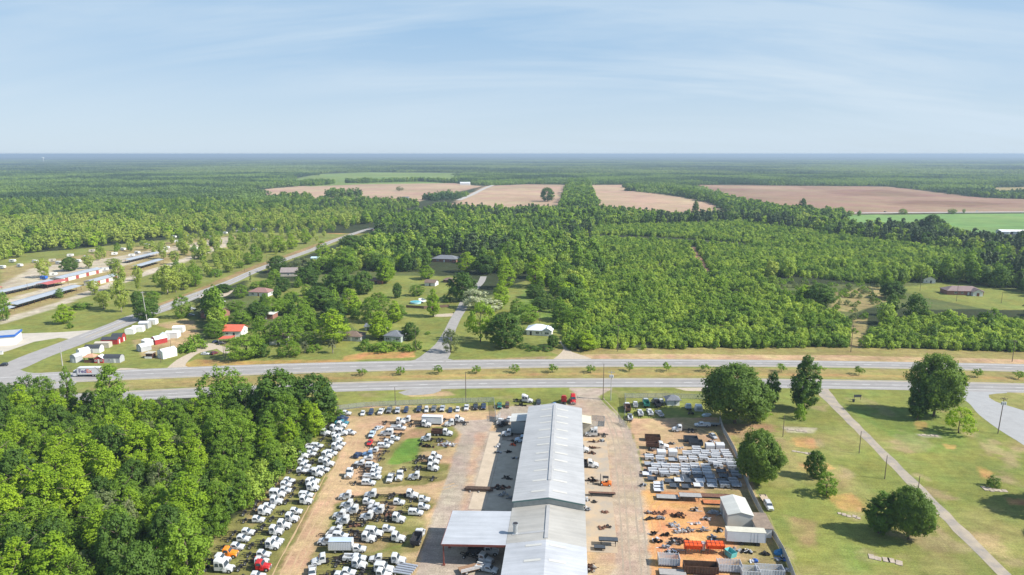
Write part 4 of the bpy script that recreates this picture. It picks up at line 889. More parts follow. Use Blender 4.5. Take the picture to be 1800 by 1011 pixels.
shed(255, 609, 3.6, 4.2, 2.8, -30, white_s, white_s, .5, 'gable', 'plain white shed just behind the blue-grey barn shed')
shed(274, 606, 4.0, 6.2, 2.5, -30, red_s, slv_r, 1.5, 'gambrel', 'red barn shed under a white arched roof', [('f', 0, 1.3, 2, trim_w)], ridge='y')
shed(287, 599, 3.0, 3.6, 3.0, -25, grey_s, slv_r, .8, 'gable', 'narrow slate-grey shed right of the red arched one')
shed(300, 595, 6.2, 4.6, 2.9, 8, white_s, white_s, .6, 'gable', 'wide cream-white shed beside the narrow slate one')
shed(311, 585, 5.4, 4.2, 2.8, 12, white_s, white_s, .6, 'gable', 'cream-white shed at the back of the right-hand group')
shed(287, 631, 4.6, 7.0, 3.4, -28, white_s, slv_r, 1.0, 'gable', 'tall white cabin with silver roof and small front window', [('r', -1, 1.0, 2, trim_w)], [('f', -.8, 1.8, .7, .9)], ridge='y')
x, y = G(262, 630); r = empty('deck_kiosk', (x, y + 1.5, 0), .05, 'low dark kiosk with grey porch rail beside the tall white cabin', 'kiosk')
m_ = MB(); m_.box((0, 0, 1.2), (3.2, 2.8, 2.4)); m_.build('wall', MATS['wood_dark'], r); m_ = MB(); m_.box((0, -.2, 2.5), (3.8, 3.6, .14)); m_.build('roof', tan_s, r); m_ = MB(); m_.box((-.2, -1.9, .45), (3.4, .1, .9)); m_.build('railing', trim_w, r)
# shop with the blue band at the left edge
x, y = G(-14, 609); r = empty('roadside_store', (x, y + 5, 0), radians(26), 'white roadside store with a bright blue roof band at left edge', 'building')
m_ = MB(); m_.box((0, 0, 2.2), (16, 11, 4.4)); m_.build('wall', white_s, r); m_ = MB(); m_.box((0, 0, 4.9), (16.8, 11.8, 1.0)); m_.build('fascia', mat('blue_band', (.03, .13, .48), .4), r); m_ = MB(); m_.box((0, 0, 5.43), (16, 11, .06)); m_.build('roof', grey_s, r)
x, y = G(2, 623); r = empty('road_sign_box', (x, y, 0), .3, 'small white roadside cabinet on the left verge', 'cabinet'); m_ = MB(); m_.box((0, 0, .7), (1.5, 1.0, 1.4)); m_.build('body', white_s, r); m_ = MB(); m_.box((0, 0, 1.44), (1.7, 1.2, .1)); m_.build('lid', grey_s, r)

# flea-market rows
def along(p0, p1): a = Vector(G(*p0)); b = Vector(G(*p1)); return a, b, (b - a).length, atan2(b.y - a.y, b.x - a.x)
def long_store(p0, p1, depth, h, lab):
    a, b, L, an = along(p0, p1); c = (a + b) / 2 + Vector((-sin(an), cos(an))) * depth / 2
    n = int(L / 9)
    return pitched('storage_row', lab, 'building', c.x, c.y, L, depth, h, an, mat('market_wall', (.62, .59, .52), .7), slv_r_d, .8, 'gable', [('f', -L / 2 + L * (k + .5) / n, 3.2, 2.6, mat('door_red', (.33, .07, .06), .6)) for k in range(n)] + [('l', 0, 2.4, 2.4, brick_m)], (), 'market buildings with red doors', .5)
slv_r_d = mat('roof_market', (.33, .36, .40), .5, var=.12, scale=.4)
long_store((108, 497), (180, 479), 9, 3.2, 'left long market building with white walls and red doors')
long_store((166, 502.5), (211, 490), 8, 3.2, 'shorter market building with red doors, nearer the side road')
def open_shed(p0, p1, depth, h, lab, rc):
    a, b, L, an = along(p0, p1); r = empty('open_market_shed', ((a.x + b.x) / 2, (a.y + b.y) / 2, 0), an, lab, 'shelter', 'open market shelters')
    m_ = MB(); m_.prism([(-.6, h), (depth / 2, h + .7), (depth + .6, h), (depth + .6, h + .12), (depth / 2, h + .82), (-.6, h + .12)], -L / 2 - .4, L / 2 + .4, ax='x'); m_.build('roof', rc, r)
    n = int(L / 5)
    for k in range(n + 1):
        m_ = MB()
        for yy_ in (0, depth): m_.box((-L / 2 + L * k / n, yy_, h / 2), (.16, .16, h))
        m_.build('posts', MATS['wood_dark'], r)
    m_ = MB(); rg = random.Random(int(L * 10))
    for k in range(int(L / 2.6)): m_.box((-L / 2 + 1.3 + k * 2.6, depth * .5 + rg.uniform(-1, 1), .45), (1.9, .8, .12)); m_.box((-L / 2 + 1.3 + k * 2.6, depth * .5, .2), (1.4, .5, .4))
    m_.build('tables', MATS['wood_dark'], r)
open_shed((2, 522), (94, 500), 7, 2.9, 'long open grey-roofed market shelter at the left frame edge', slv_r_d)
open_shed((30, 544), (143, 510), 8, 3.0, 'nearest open market shelter, longest grey roof beside the dirt lane', slv_r_d)
open_shed((228, 463), (281, 449.5), 7, 2.9, 'far open market shelter behind the pecan trees, upper one', slv_r_d)
open_shed((247, 474), (287, 462), 7, 2.9, 'far open market shelter behind the pecan trees, lower one', slv_r_d)
open_shed((-4, 556), (26, 547), 6, 2.6, 'short low shelter at the left edge below the long ones', slv_r_d)
open_shed((84, 508), (120, 500), 9, 3.1, 'red-roofed market shelter between the two grey rows', mat('roof_red_dull', (.42, .11, .10), .6, var=.2, scale=.3))
open_shed((-30, 520), (4, 512), 8, 3.0, 'red-roofed shelter cut by the left frame edge', MATS['roof_red_dull'])
CV = [(2, 473, 'white'), (33, 470, 'white'), (60, 463, 'white'), (90, 461, 'cream'), (101, 465, 'white'), (92, 486, 'white'), (75, 492, 'blue'), (230, 452, 'white'), (240, 447, 'white'), (275, 437, 'cream'), (292, 438, 'white'), (340, 440, 'long white'), (333, 424, 'cream'), (183, 477, 'white'), (122, 452, 'white'), (150, 455, 'grey'), (200, 449, 'white'), (215, 441, 'white'), (258, 433, 'white'), (310, 427, 'white'), (325, 417, 'blue'), (352, 428, 'white'), (372, 418, 'white'), (395, 412, 'white'), (418, 409, 'cream'), (305, 419, 'white'), (448, 406, 'white'), (288, 444, 'white'), (20, 462, 'white'), (160, 444, 'cream'), (136, 462, 'white')]
for k, (px, py, c) in enumerate(CV):
    x, y = G(px, py); L = 8.5 if 'long' in c else 5.2
    r = empty('camper_trailer', (x, y + 1.5, 0), R.uniform(-.3, .5), '%s vendor trailer in the market ground, %s of them counted from the left' % (c, ordw(sorted(CV).index((px, py, c)))), 'trailer', 'trailers standing in the market ground')
    m_ = MB(); m_.prism([(-L / 2, .6), (L / 2 - .5, .6), (L / 2, 1.2), (L / 2 - .2, 2.7), (-L / 2 + .1, 2.7)], -1.15, 1.15)
    m_.build('body', {'blue': MATS['blue_band'], 'cream': tan_s, 'grey': grey_s}.get(c, white_s), r)
    m_ = MB(); m_.box((0, -1.17, 1.8), (1.4, .05, .7)); m_.build('window', glass_m, r)
    m_ = MB(); [m_.tube((q, -1.1, .35), (q, 1.1, .35), .35, n=10) for q in (-.4, .5)]; m_.build('wheels', mat('tyre', (.03, .03, .03), .9), r)

# houses of the neighbourhood
def house(px, py, w, d, h, rz, wc, rc, rh, st, lab, doors=(), wins=(), **k):
    x, y = G(px, py); return pitched('house', lab, 'house', x, y + d / 2, w, d, h, radians(rz), wc, rc, rh, st, doors, wins, None, k.pop('ov', .5), k.pop('ridge', 'x'), **k)
wall_w = mat('house_white', (.66, .65, .62), .7); wall_br = mat('house_brick', (.27, .13, .10), .9, var=.18, scale=2); wall_gr = mat('house_greygreen', (.33, .38, .36), .7)
house(407, 592, 9.5, 9, 3.2, 4, wall_w, red_r, 2.2, 'gable', 'white house with bright orange-red metal roof beside the sheds', [('f', 1, 1, 2.1, dark_m)], [('r', 0, 1.8, 1.0, 1.2), ('f', -2.5, 1.7, 1.2, 1)])
x, y = G(396, 604); r = empty('carport', (x, y + 2, 0), .07, 'open carport with orange-red roof in front of the red-roofed house', 'carport'); m_ = MB(); m_.prism([(-3.2, 2.5), (3.4, 2.9), (3.4, 3.0), (-3.2, 2.6)], -3, 3); m_.build('roof', red_r, r)
for a_, b_ in ((-3, -2.8), (3.2, -2.8), (-3, 2.8), (3.2, 2.8)): m_ = MB(); m_.box((a_, b_, 1.3), (.14, .14, 2.6)); m_.build('post', trim_w, r)
house(455, 521, 14, 9, 3.0, -4, wall_w, mat('shingle_mauve', (.26, .15, .13), .9, var=.15, scale=1), 2.2, 'hip', 'white house with mauve-brown hip roof beside the side road', [('f', 0, 1, 2.1, brick_m)], [('f', -4, 1.6, 1.6, 1.1), ('f', 4, 1.6, 1.6, 1.1), ('r', 0, 1.6, 1.4, 1.1)])
house(372, 560, 13, 9, 3.0, -6, wall_br, shing, 2.4, 'gable', 'dark brick house in deep shade of grey-green trees', [('f', 2, 1, 2.1, dark_m)], [('f', -3, 1.7, 1.5, 1.2)])
house(465, 561, 10, 7, 2.9, 0, wall_br, white_s, .6, 'flat', 'low brick building with flat white roof among the trees', [('f', 1, 1, 2.1, trim_w)], [('f', -2.5, 1.6, 1.5, 1)])
house(486, 606, 8.5, 8, 2.9, 12, wall_w, shing, 1.9, 'gable', 'small white house with brown roof half hidden behind dark trees', [('f', 0, 1, 2.1, dark_m)], [('f', 2.4, 1.5, 1.1, 1.1)])
house(618, 600, 10, 8, 2.7, -3, grey_s, shing, 1.8, 'hip', 'grey bungalow with brown hip roof facing the highway', [('f', 0, 1, 2.1, trim_w)], [('f', -3, 1.5, 1.5, 1.1), ('f', 3, 1.5, 1.4, 1.1)])
house(692, 602, 9, 9, 3.4, -8, wall_gr, shing_g, 2.0, 'hip', 'grey-green cottage with white-framed windows at the street corner', [('f', 0, 1, 2.1, trim_w)], [('f', -2.6, 1.8, 2.2, 1.3), ('f', 2.7, 1.8, 1.8, 1.2), ('r', 0, 1.8, 1.6, 1.1)])
house(672, 588, 4, 4, 2.4, 10, wall_w, grey_s, 1.0, 'gable', 'little white outbuilding left of the grey-green cottage', [('f', 0, 1, 1.9, grey_s)])
house(650, 582, 5, 5, 2.4, -10, grey_s, shing_g, 1.2, 'gable', 'small dark garage behind the trees left of the cottage', [('f', 0, 2, 2, dark_m)])
house(946, 590, 11.5, 9, 3.0, -6, wall_w, metal_roof('roof_tin', (.60, .64, .70), pitch=.5), 2.2, 'hip', 'white house with pale tin roof and screened front porch', [('f', -3.5, 1, 2.1, dark_m)], [('f', 0, 1.5, 1.8, 1.2), ('f', 3, 1.5, 1.6, 1.2), ('r', 0, 1.6, 1.2, 1.2)])
house(962, 591, 5, 5, 2.9, -6, wall_w, MATS['roof_tin'], 1.5, 'gable', 'pale tin-roofed wing on the right of the white house', (), [('f', 0, 1.5, 2.2, 1.1)], ridge='y')
house(782, 461, 22, 12, 3.0, -6, wall_br, shing_g, 2.6, 'hip', 'long brick ranch house with dark blue-grey roof deep in the trees', [('f', 0, 1.2, 2.1, trim_w)], [('f', -6, 1.6, 2, 1.2), ('f', 6, 1.6, 2, 1.2)])
house(505, 486, 12, 10, 3.4, 10, tan_s, mat('shingle_rose', (.26, .22, .21), .9), 2.8, 'gable', 'tan house with steep grey gable hidden in trees by the side road', [], [('f', 0, 1.7, 1.5, 1.2)])
house(757, 503, 8, 7, 2.6, -10, wall_w, shing, 1.6, 'gable', 'small white house behind the light green tree above the pool', [('f', 0, 1, 2, dark_m)])
house(788, 497, 7, 6, 2.2, -8, shing, shing, 1.2, 'hip', 'brown storage hut on the lawn left of the street', [('f', 0, 1.4, 1.8, dark_m)])
house(661, 499, 9, 7, 2.6, 0, brick_m, shing, 1.4, 'gable', 'reddish brick hut on the far lawn left of the street', [('f', 0, 1.4, 1.9, dark_m)])
house(660, 410, 7, 7, 2.6, 15, wall_w, shing, 1.6, 'gable', 'pale house where the side road meets the far trees', [])
house(1635, 498, 8, 7, 3.0, -10, wall_w, shing_g, 2.2, 'gable', 'small white house with dark gable in the right clearing', [('f', 1, 1, 2.0, dark_m)], [('f', -2, 1.5, 1, 1)], ridge='y')
house(1697, 519, 23, 10, 3.0, -2, wall_br, mat('shingle_mauve2', (.22, .16, .155), .9, var=.12, scale=1), 2.5, 'hip', 'long low ranch house with mauve-brown roof in right clearing', [('f', 2, 1.2, 2.1, trim_w)], [('f', -6, 1.6, 2, 1.1), ('f', -2, 1.6, 1.6, 1.1)])
house(1719, 521, 6, 5, 3.0, -2, wall_w, MATS['shingle_mauve2'], 1.8, 'gable', 'white gabled porch wing at the right end of the ranch house', [('f', 0, 1.6, 2.2, brick_m)], ridge='y')
house(1785, 412, 32, 11, 3.4, -3, wall_w, white_s, 1.6, 'gable', 'long white farm building at the right edge of the frame', [('f', -4, 3, 2.8, dark_m), ('f', 6, 3, 2.8, dark_m)])
house(1768, 412, 9, 8, 3.0, -3, wall_w, slv_r, 1.4, 'gable', 'low white lean-to left of the long white farm building', [])
house(817, 326, 30, 18, 6, 5, wall_w, slv_r, 4, 'gable', 'white farmhouse at the far end of the pink field lane', [])
house(712, 353, 14, 10, 4, -5, wall_w, shing_g, 4, 'gable', 'white house in front of the pink field above the side road', [])
house(700, 431, 6, 6, 2.6, 15, wall_w, slv_r, 1.4, 'gable', 'tiny pale roof showing between trees above the ranch house', [])
x, y = G(556, 458); pitched('metal_shed', 'small pale blue metal shed in the trees beside the side road', 'shed', x, y, 8, 6, 2.6, .1, white_s, mat('roof_blue_pale', (.45, .6, .7), .4), .9)
# pool with its deck and board fence
x, y = G(731, 533); r = empty('swimming_pool', (x, y, 0), radians(35), 'round-edged pale blue pool behind white rails on a lawn', 'pool')
m_ = MB(); m_.tube((0, 0, 0), (0, 0, 1.1), 3.6, 3.6, 24); m_.build('wall', mat('pool_blue', (.35, .55, .62), .5), r); m_ = MB(); m_.tube((0, 0, 1.0), (0, 0, 1.12), 3.4, 3.4, 24); m_.build('water', mat('pool_water', (.12, .42, .50), .05), r)
m_ = MB(); m_.box((4.6, 0, 1.0), (2.4, 7, .15)); m_.build('deck', trim_w, r); m_ = MB(); m_.box((5.8, 0, 1.6), (.08, 7, 1.2)); [m_.box((4.6, s_ * 3.5, 1.6), (2.4, .08, 1.2)) for s_ in (-1, 1)]; m_.build('railing', trim_w, r)
def fence(name, label, pts, h, m, postm, step=3.0, th=.06, group=None, cat='fence', z0=.1, top=True):
    """pts in pixels on the ground; solid or mesh panels with posts"""
    P = [Vector(G(*p)) for p in pts]; r = empty(name, (P[0].x, P[0].y, 0), 0, label, cat, group); o0 = P[0]
    mb = MB(); pb = MB()
    for a, b in zip(P, P[1:]):
        L = (b - a).length; an = atan2(b.y - a.y, b.x - a.x); c = (a + b) / 2 - o0
        mb.box((c.x, c.y, z0 + (h - z0) / 2), (L, th, h - z0), rz=an)
        if top: pb.box((c.x, c.y, h), (L, .06, .06), rz=an)
        for k in range(int(L / step) + 1):
            q = a + (b - a) * min(1, k * step / L) - o0; pb.box((q.x, q.y, h / 2 + .05), (.09, .09, h + .1))
    mb.build('panel', m, r); pb.build('posts', postm, r); return r
fence('board_fence', 'weathered brown board fence behind the pool', [(714, 541), (745, 543), (790, 540)], 1.7, mat('fence_wood', (.17, .11, .08), .9, var=.25, scale=2), MATS['fence_wood'])
x, y = G(940, 562); pitched('tool_shed', 'narrow red-brown timber shed beside a pole behind the tin-roofed house', 'shed', x, y, 3, 3, 4.5, .1, mat('timber_red', (.30, .12, .07), .9, var=.2, scale=2), shing, .5)
# chain link: a mesh that really has holes
def mesh_mat(name, col, alpha):
    m = mat(name, col, .5, var=.1); nt = m.node_tree; b = nt.nodes['Principled BSDF']; b.inputs['Alpha'].default_value = alpha; return m
link_m = mesh_mat('chain_link', (.40, .42, .42), .28); link_p = mat('fence_post', (.42, .43, .43), .4, .5); slat_m = mat('slat_grey', (.36, .355, .33), .8, var=.18, scale=.8)
fence('chain_link_fence', 'chain-link fence along the front of the truck lot', [(584, 723), (640, 716), (720, 712), (800, 709), (868, 707), (872, 742)], 2.0, link_m, link_p)
fence('chain_link_fence', 'chain-link fence round the front of the right-hand yard', [(1098, 737), (1100, 712), (1098, 700), (1170, 700), (1245, 702)], 2.0, link_m, link_p)
fence('chain_link_fence', 'chain-link pen beside the workshop near the highway', [(1038, 750), (1062, 750), (1063, 741), (1040, 739)], 2.0, link_m, link_p)
fence('slatted_fence', 'tall grey slatted fence down the right side of the yard', [(1265, 741), (1272, 762), (1290, 795), (1304, 830), (1316, 862), (1326, 884), (1350, 930), (1376, 975), (1392, 1012), (1402, 1040)], 2.1, slat_m, link_p, th=.09)
fence('front_gate', 'open steel gate at the entrance of the truck lot', [(856, 740), (870, 742), (880, 734)], 1.9, link_m, link_p)
fence('yard_gate', 'open chain-link gate at the entrance of the right-hand yard', [(1088, 744), (1096, 748), (1102, 752)], 1.9, link_m, link_p)
# ============================================================ VEHICLES (built facing local +x)
def paint(name, col, rough=.28): return mat('paint_' + name, col, rough, var=.05, scale=.8, spec=.5)
PC = dict(white=(.52, .53, .54), silver=(.38, .40, .43), grey=(.14, .15, .16), black=(.022, .023, .028), navy=(.02, .035, .085), blue=(.10, .19, .34), red=(.42, .018, .018), orange=(.75, .22, .012),
          teal=(.05, .22, .28), maroon=(.13, .03, .04), green=(.02, .13, .10), paleblue=(.42, .52, .62), brown=(.09, .045, .03), tan=(.40, .32, .24))
tyre_m = MATS['tyre']; rim_m = mat('rim', (.50, .50, .50), .35, .4, var=.1); frame_m = mat('chassis', (.022, .020, .019), .7, var=.3, scale=2); rust_m = mat('rust', (.15, .075, .05), .9, var=.3, scale=1.5)
lamp_m = mat('lamp', (.75, .75, .72), .15, spec=.9); lamp_r = mat('lamp_red', (.35, .02, .02), .3); chrome_m = mat('chrome', (.55, .56, .58), .2, .9)
def ring(x, w0, w1, z0, z1, ch):
    zm = z1 - ch
    return [(x, -w0, z0), (x, -w0, z0 + (zm - z0) * .5), (x, -w1, zm), (x, -w1 + ch, z1), (x, w1 - ch, z1), (x, w1, zm), (x, w0, z0 + (zm - z0) * .5), (x, w0, z0)]
def lofty(secs, mi=0): mb = MB(); mb.loft([ring(*s) for s in secs], mi); return mb
def wheel(x, y, r, wd, out=1):
    mb = MB(); mb.tube((x, y - wd / 2, r), (x, y + wd / 2, r), r, r, 14, 0)
    s = 1 if y > 0 else -1
    mb.tube((x, y + s * (wd / 2 - .02), r), (x, y + s * (wd / 2 + .02), r), r * .58, r * .5, 12, 1); mb.tube((x, y + s * wd / 2, r), (x, y + s * (wd / 2 + .06), r), r * .2, r * .18, 8, 1)
    return mb
def windows(xr0, xr1, xf1, xf0, wb, wt, zb, zt, rear=True, split=0, rs=.04):
    """glass of a cabin: rear base/top x, front top/base x, half widths and heights at base and top"""
    e = .03; o = []; xf0 += .1; xf1 += .08; xr0 -= rs - .03; xr1 -= rs - .03; wb += .03
    def P(t, s, f):           # t height 0..1, s side, f 0 rear..1 front
        x = (xr0 + (xr1 - xr0) * t) * (1 - f) + (xf0 + (xf1 - xf0) * t) * f; return (x, s * (wb + (wt - wb) * t + e), zb + (zt - zb) * t)
    mb = MB(); w0, w1 = wb * .92, wt * .86; a, b = .12, .86
    fx = lambda t: xf0 + (xf1 - xf0) * t + e
    mb.quad((fx(a), -w0, zb + (zt - zb) * a), (fx(a), w0, zb + (zt - zb) * a), (fx(b), w1, zb + (zt - zb) * b), (fx(b), -w1, zb + (zt - zb) * b)); o.append(('windshield', mb))
    cuts = [(.14, .86)] if not split else [(.08, .46), (.54, .9)]
    for s in (-1, 1):
        mb = MB()
        for f0, f1 in cuts: mb.quad(P(.14, s, f0), P(.14, s, f1), P(.84, s, f1 - .04), P(.84, s, f0 + .02))
        o.append(('side_window', mb))
    if rear:
        mb = MB(); rx = lambda t: xr0 + (xr1 - xr0) * t - e
        mb.quad((rx(.3), w0 * .8, zb + (zt - zb) * .3), (rx(.3), -w0 * .8, zb + (zt - zb) * .3), (rx(.82), -w1 * .85, zb + (zt - zb) * .82), (rx(.82), w1 * .85, zb + (zt - zb) * .82)); o.append(('rear_window', mb))
    return [(n, m.mesh(n, glass_m)) for n, m in o]
def rails(mb, x0, x1, z=.86, w=.42, h=.22):
    for s in (-1, 1): mb.box(((x0 + x1) / 2, s * w, z), (x1 - x0, .09, h))
    n = max(2, int((x1 - x0) / 1.1))
    for k in range(n + 1): mb.box((x0 + (x1 - x0) * k / n, 0, z), (.09, 2 * w, .16))
def lamps(x, y, z, s=.22):
    o = []
    for q in (-1, 1): mb = MB(); mb.box((x, q * y, z), (.08, s * 1.3, s)); o.append(('headlight', mb.mesh('headlight', lamp_m)))
    return o
def medium(col, crew=0, tail=-7.6, sleeper=0, tandem=0, scale=1.0):
    p = paint(col, PC[col]); L = []
    c0 = -1.55 - (1.25 if crew else 0) - (1.1 if sleeper else 0)
    zt = 2.72 + (.35 if sleeper else 0)
    cab = MB(); cab.loft([ring(*s) for s in [(c0, 1.1, 1.02, .8, zt - .06, .12), (c0 + .15, 1.15, 1.03, .78, zt, .16), (-.45, 1.15, 1.0, .78, zt, .18), (-.2, 1.13, .98, .78, zt - .12, .2), (.32, 1.08, 1.05, .78, 1.78, .12)]])
    if sleeper: cab.loft([ring(*s) for s in [(c0, 1.02, .9, zt - .1, zt + .55, .15), (c0 + 1.2, 1.0, .85, zt - .1, zt + .5, .18), (c0 + 2.0, .9, .7, zt - .1, zt + .02, .05)]])
    L.append(('cab', cab.mesh('cab', p)))
    hood = MB(); hood.loft([ring(*s) for s in [(.28, .98, .9, .75, 1.80, .16), (1.2, .82, .74, .72, 1.66, .2), (1.85, .72, .6, .7, 1.5, .22), (2.02, .62, .5, .78, 1.36, .2)]])
    for s in (-1, 1):   # fenders
        pr = [(.55, .55), (.62, 1.0), (.85, 1.22), (1.25, 1.28), (1.7, 1.2), (2.0, .95), (2.06, .6), (1.85, .6), (1.78, .92), (1.5, 1.06), (1.0, 1.06), (.78, .9), (.72, .55)]
        hood.prism(pr, s * .68 if s > 0 else -1.14, 1.14 if s > 0 else -.68)
        hood.box((.15, s * 1.06, .62), (.9, .28, .36))
    L.append(('hood', hood.mesh('hood', p)))
    g = MB(); g.box((2.06, 0, 1.02), (.06, .95, .5)); g.box((2.12, 0, .55), (.16, 2.2, .26)); L.append(('grille', g.mesh('grille', chrome_m)))
    L += lamps(2.04, .82, .92)
    L += windows(c0 + .0, c0 + .1, -.2, .32, 1.13, 1.0, 1.66, zt - .08, True, 1 if crew or sleeper else 0)
    f = MB(); rails(f, tail, 1.7, .82); f.box((c0 - .45, .75, .62), (.9, .45, .45)); f.box((c0 - .4, -.75, .62), (.8, .45, .45)); f.tube((c0 - .15, .95, .7), (c0 - .15, .95, 2.5), .07, n=6) if sleeper or tandem else None
    ra = tail + 1.5
    for ax_ in ([ra] if not tandem else [ra, ra + 1.3]): f.tube((ax_, -1, .5), (ax_, 1, .5), .12, n=8); f.tube((ax_, -.25, .5), (ax_, .25, .5), .28, n=8)
    f.tube((1.28, -.9, .5), (1.28, .9, .5), .09, n=6); L.append(('frame', f.mesh('frame', frame_m)))
    for s in (-1, 1):
        L.append(('wheel', wheel(1.28, s * .98, .5, .28).mesh('wheel', [tyre_m, rim_m])))
        for ax_ in ([ra] if not tandem else [ra, ra + 1.3]): L.append(('wheel', wheel(ax_, s * .86, .5, .56).mesh('wheel', [tyre_m, rim_m])))
        m = MB(); m.box((-.05 + .1, s * 1.28, 1.9), (.12, .16, .42)); m.box((.05, s * 1.16, 1.95), (.04, .2, .05)); L.append(('mirror', m.mesh('mirror', p)))
    return L
def light(col, kind='chassis', crew=0, bedc=None):
    """pickup family: chassis cab, pickup, utility body"""
    p = paint(col, PC[col]); L = []; c0 = -1.35 - (1.0 if crew else 0); zt = 1.9
    b = MB(); b.loft([ring(*s) for s in [(c0, .98, .96, .5, 1.2, .05), (.45, .98, .95, .5, 1.2, .06), (.55, .97, .92, .5, 1.24, .1), (1.7, .95, .86, .5, 1.16, .14), (2.02, .88, .78, .52, 1.0, .12)]]); L.append(('body', b.mesh('body', p)))
    c = MB(); c.loft([ring(*s) for s in [(c0, .94, .84, 1.12, zt - .05, .1), (c0 + .15, .94, .82, 1.12, zt, .12), (-.15, .93, .80, 1.12, zt, .13), (.62, .90, .88, 1.12, 1.22, .04)]]); L.append(('cab', c.mesh('cab', p)))
    L += windows(c0, c0 + .08, -.15, .62, .93, .83, 1.18, zt - .03, True, crew)
    L += lamps(2.0, .72, .86, .18); g = MB(); g.box((2.03, 0, .82), (.06, 1.0, .3)); g.box((2.08, 0, .52), (.14, 1.9, .2)); L.append(('grille', g.mesh('grille', frame_m if col != 'white' else chrome_m)))
    f = MB(); rails(f, c0 - 4.4, 1.6, .62, .42, .2); L.append(('frame', f.mesh('frame', frame_m))); ra = c0 - (1.35 if kind == 'utility' else 2.6)
    if kind == 'pickup':
        bp = paint(bedc or col, PC[bedc or col]); d = MB(); x0 = c0 - 2.1; ra = c0 - 1.05
        for s in (-1, 1): d.box(((x0 + c0 - .06) / 2, s * .93, .86), (c0 - .06 - x0, .1, .72))
        d.box((x0 + .04, 0, .88), (.08, 1.9, .62)); d.box((c0 - .1, 0, .9), (.08, 1.84, .66)); d.box((x0 - .08, 0, .55), (.12, 1.8, .16)); L.append(('bed', d.mesh('bed', bp)))
        fl = MB(); fl.box(((x0 + c0) / 2, 0, .68), (c0 - x0 - .2, 1.72, .06)); L.append(('bed_liner', fl.mesh('bed_liner', frame_m)))
    if kind == 'utility':
        bp = paint(bedc or 'white', PC[bedc or 'white']); d = MB(); x0 = c0 - 2.7
        for s in (-1, 1): d.prism([(x0, .55), (x0, 1.5), (c0 - .12, 1.5), (c0 - .12, .55), (ra + .55, .55), (ra + .42, .95), (ra - .42, .95), (ra - .55, .55)], s * 1.05 if s < 0 else .62, -.62 if s < 0 else s * 1.05)
        d.box((x0 + .05, 0, .9), (.1, 1.24, .6)); d.box(((x0 + c0) / 2, 0, .7), (c0 - x0 - .2, 1.22, .06)); L.append(('utility_body', d.mesh('utility_body', bp)))
        k = MB()
        for s in (-1, 1):
            for q in (.18, .5, .82): k.box((x0 + (c0 - x0) * q, s * 1.06, 1.15), (.04, .02, .6))
        L.append(('door_gaps', k.mesh('door_gaps', frame_m)))
    for s in (-1, 1):
        L.append(('wheel', wheel(1.22, s * .84, .4, .26).mesh('wheel', [tyre_m, rim_m]))); L.append(('wheel', wheel(ra, s * (.84 if kind == 'pickup' else .78), .4, .26 if kind == 'pickup' else .44).mesh('wheel', [tyre_m, rim_m])))
        m = MB(); m.box((.45, s * 1.1, 1.28), (.1, .2, .18)); L.append(('mirror', m.mesh('mirror', frame_m)))
    return L
def car(col, suv=0):
    p = paint(col, PC[col]); L = []; h = 1.74 if suv else 1.44; zb = .98 if suv else .88
    b = MB(); b.loft([ring(*s) for s in [(-2.25, .8, .74, .4, zb - .08, .12), (-2.1, .88, .82, .32, zb, .12), (-1.0, .9, .86, .28, zb + .04, .08), (.6, .9, .86, .28, zb + .02, .08), (1.7, .88, .78, .3, zb - .12, .14), (2.2, .78, .66, .36, zb - .26, .14)]]); L.append(('body', b.mesh('body', p)))
    r0, r1 = (-2.1, -1.85) if suv else (-1.85, -1.05)
    c = MB(); c.loft([ring(*s) for s in [(r0, .84, .82, zb - .03, zb + .04, .02), (r1, .84, .66, zb - .03, h, .1), (.0, .84, .66, zb - .03, h, .1), (.95, .82, .8, zb - .03, zb + .04, .02)]]); L.append(('cabin', c.mesh('cabin', p)))
    L += windows(r0, r1, .0, .95, .84, .69, zb, h, True, 1, .1)
    L += lamps(2.12, .6, zb - .36, .14)
    for x_ in (1.35, -1.35):
        for s in (-1, 1): L.append(('wheel', wheel(x_, s * .8, .33, .22).mesh('wheel', [tyre_m, rim_m])))
    return L
def dump(col, bedc='brown', raise_=0, tandem=1):
    L = medium(col, tail=-6.2, tandem=tandem); bm_ = mat('bed_' + bedc, tuple(c * 1.2 for c in PC[bedc]), .8, var=.25, scale=1.2); d = MB(); x0, x1, z0, z1 = -6.1, -1.9, 1.1, 2.25
    for s in (-1, 1):
        d.box(((x0 + x1) / 2, s * 1.16, (z0 + z1) / 2), (x1 - x0, .09, z1 - z0))
        for k in range(8): d.box((x0 + .25 + (x1 - x0 - .5) * k / 7, s * 1.23, (z0 + z1) / 2), (.09, .08, z1 - z0 - .05))
        d.box(((x0 + x1) / 2, s * 1.2, z1), (x1 - x0, .16, .1))
    d.box((x1, 0, (z0 + z1) / 2 + .15), (.1, 2.3, z1 - z0 + .3)); d.box((x0, 0, (z0 + z1) / 2), (.09, 2.3, z1 - z0 - .1)); d.box(((x0 + x1) / 2, 0, z0), (x1 - x0, 2.3, .1)); L.append(('dump_bed', d.mesh('dump_bed', bm_)))
    return L
def tractor(col):
    return medium(col, sleeper=1, tail=-6.2, tandem=1)
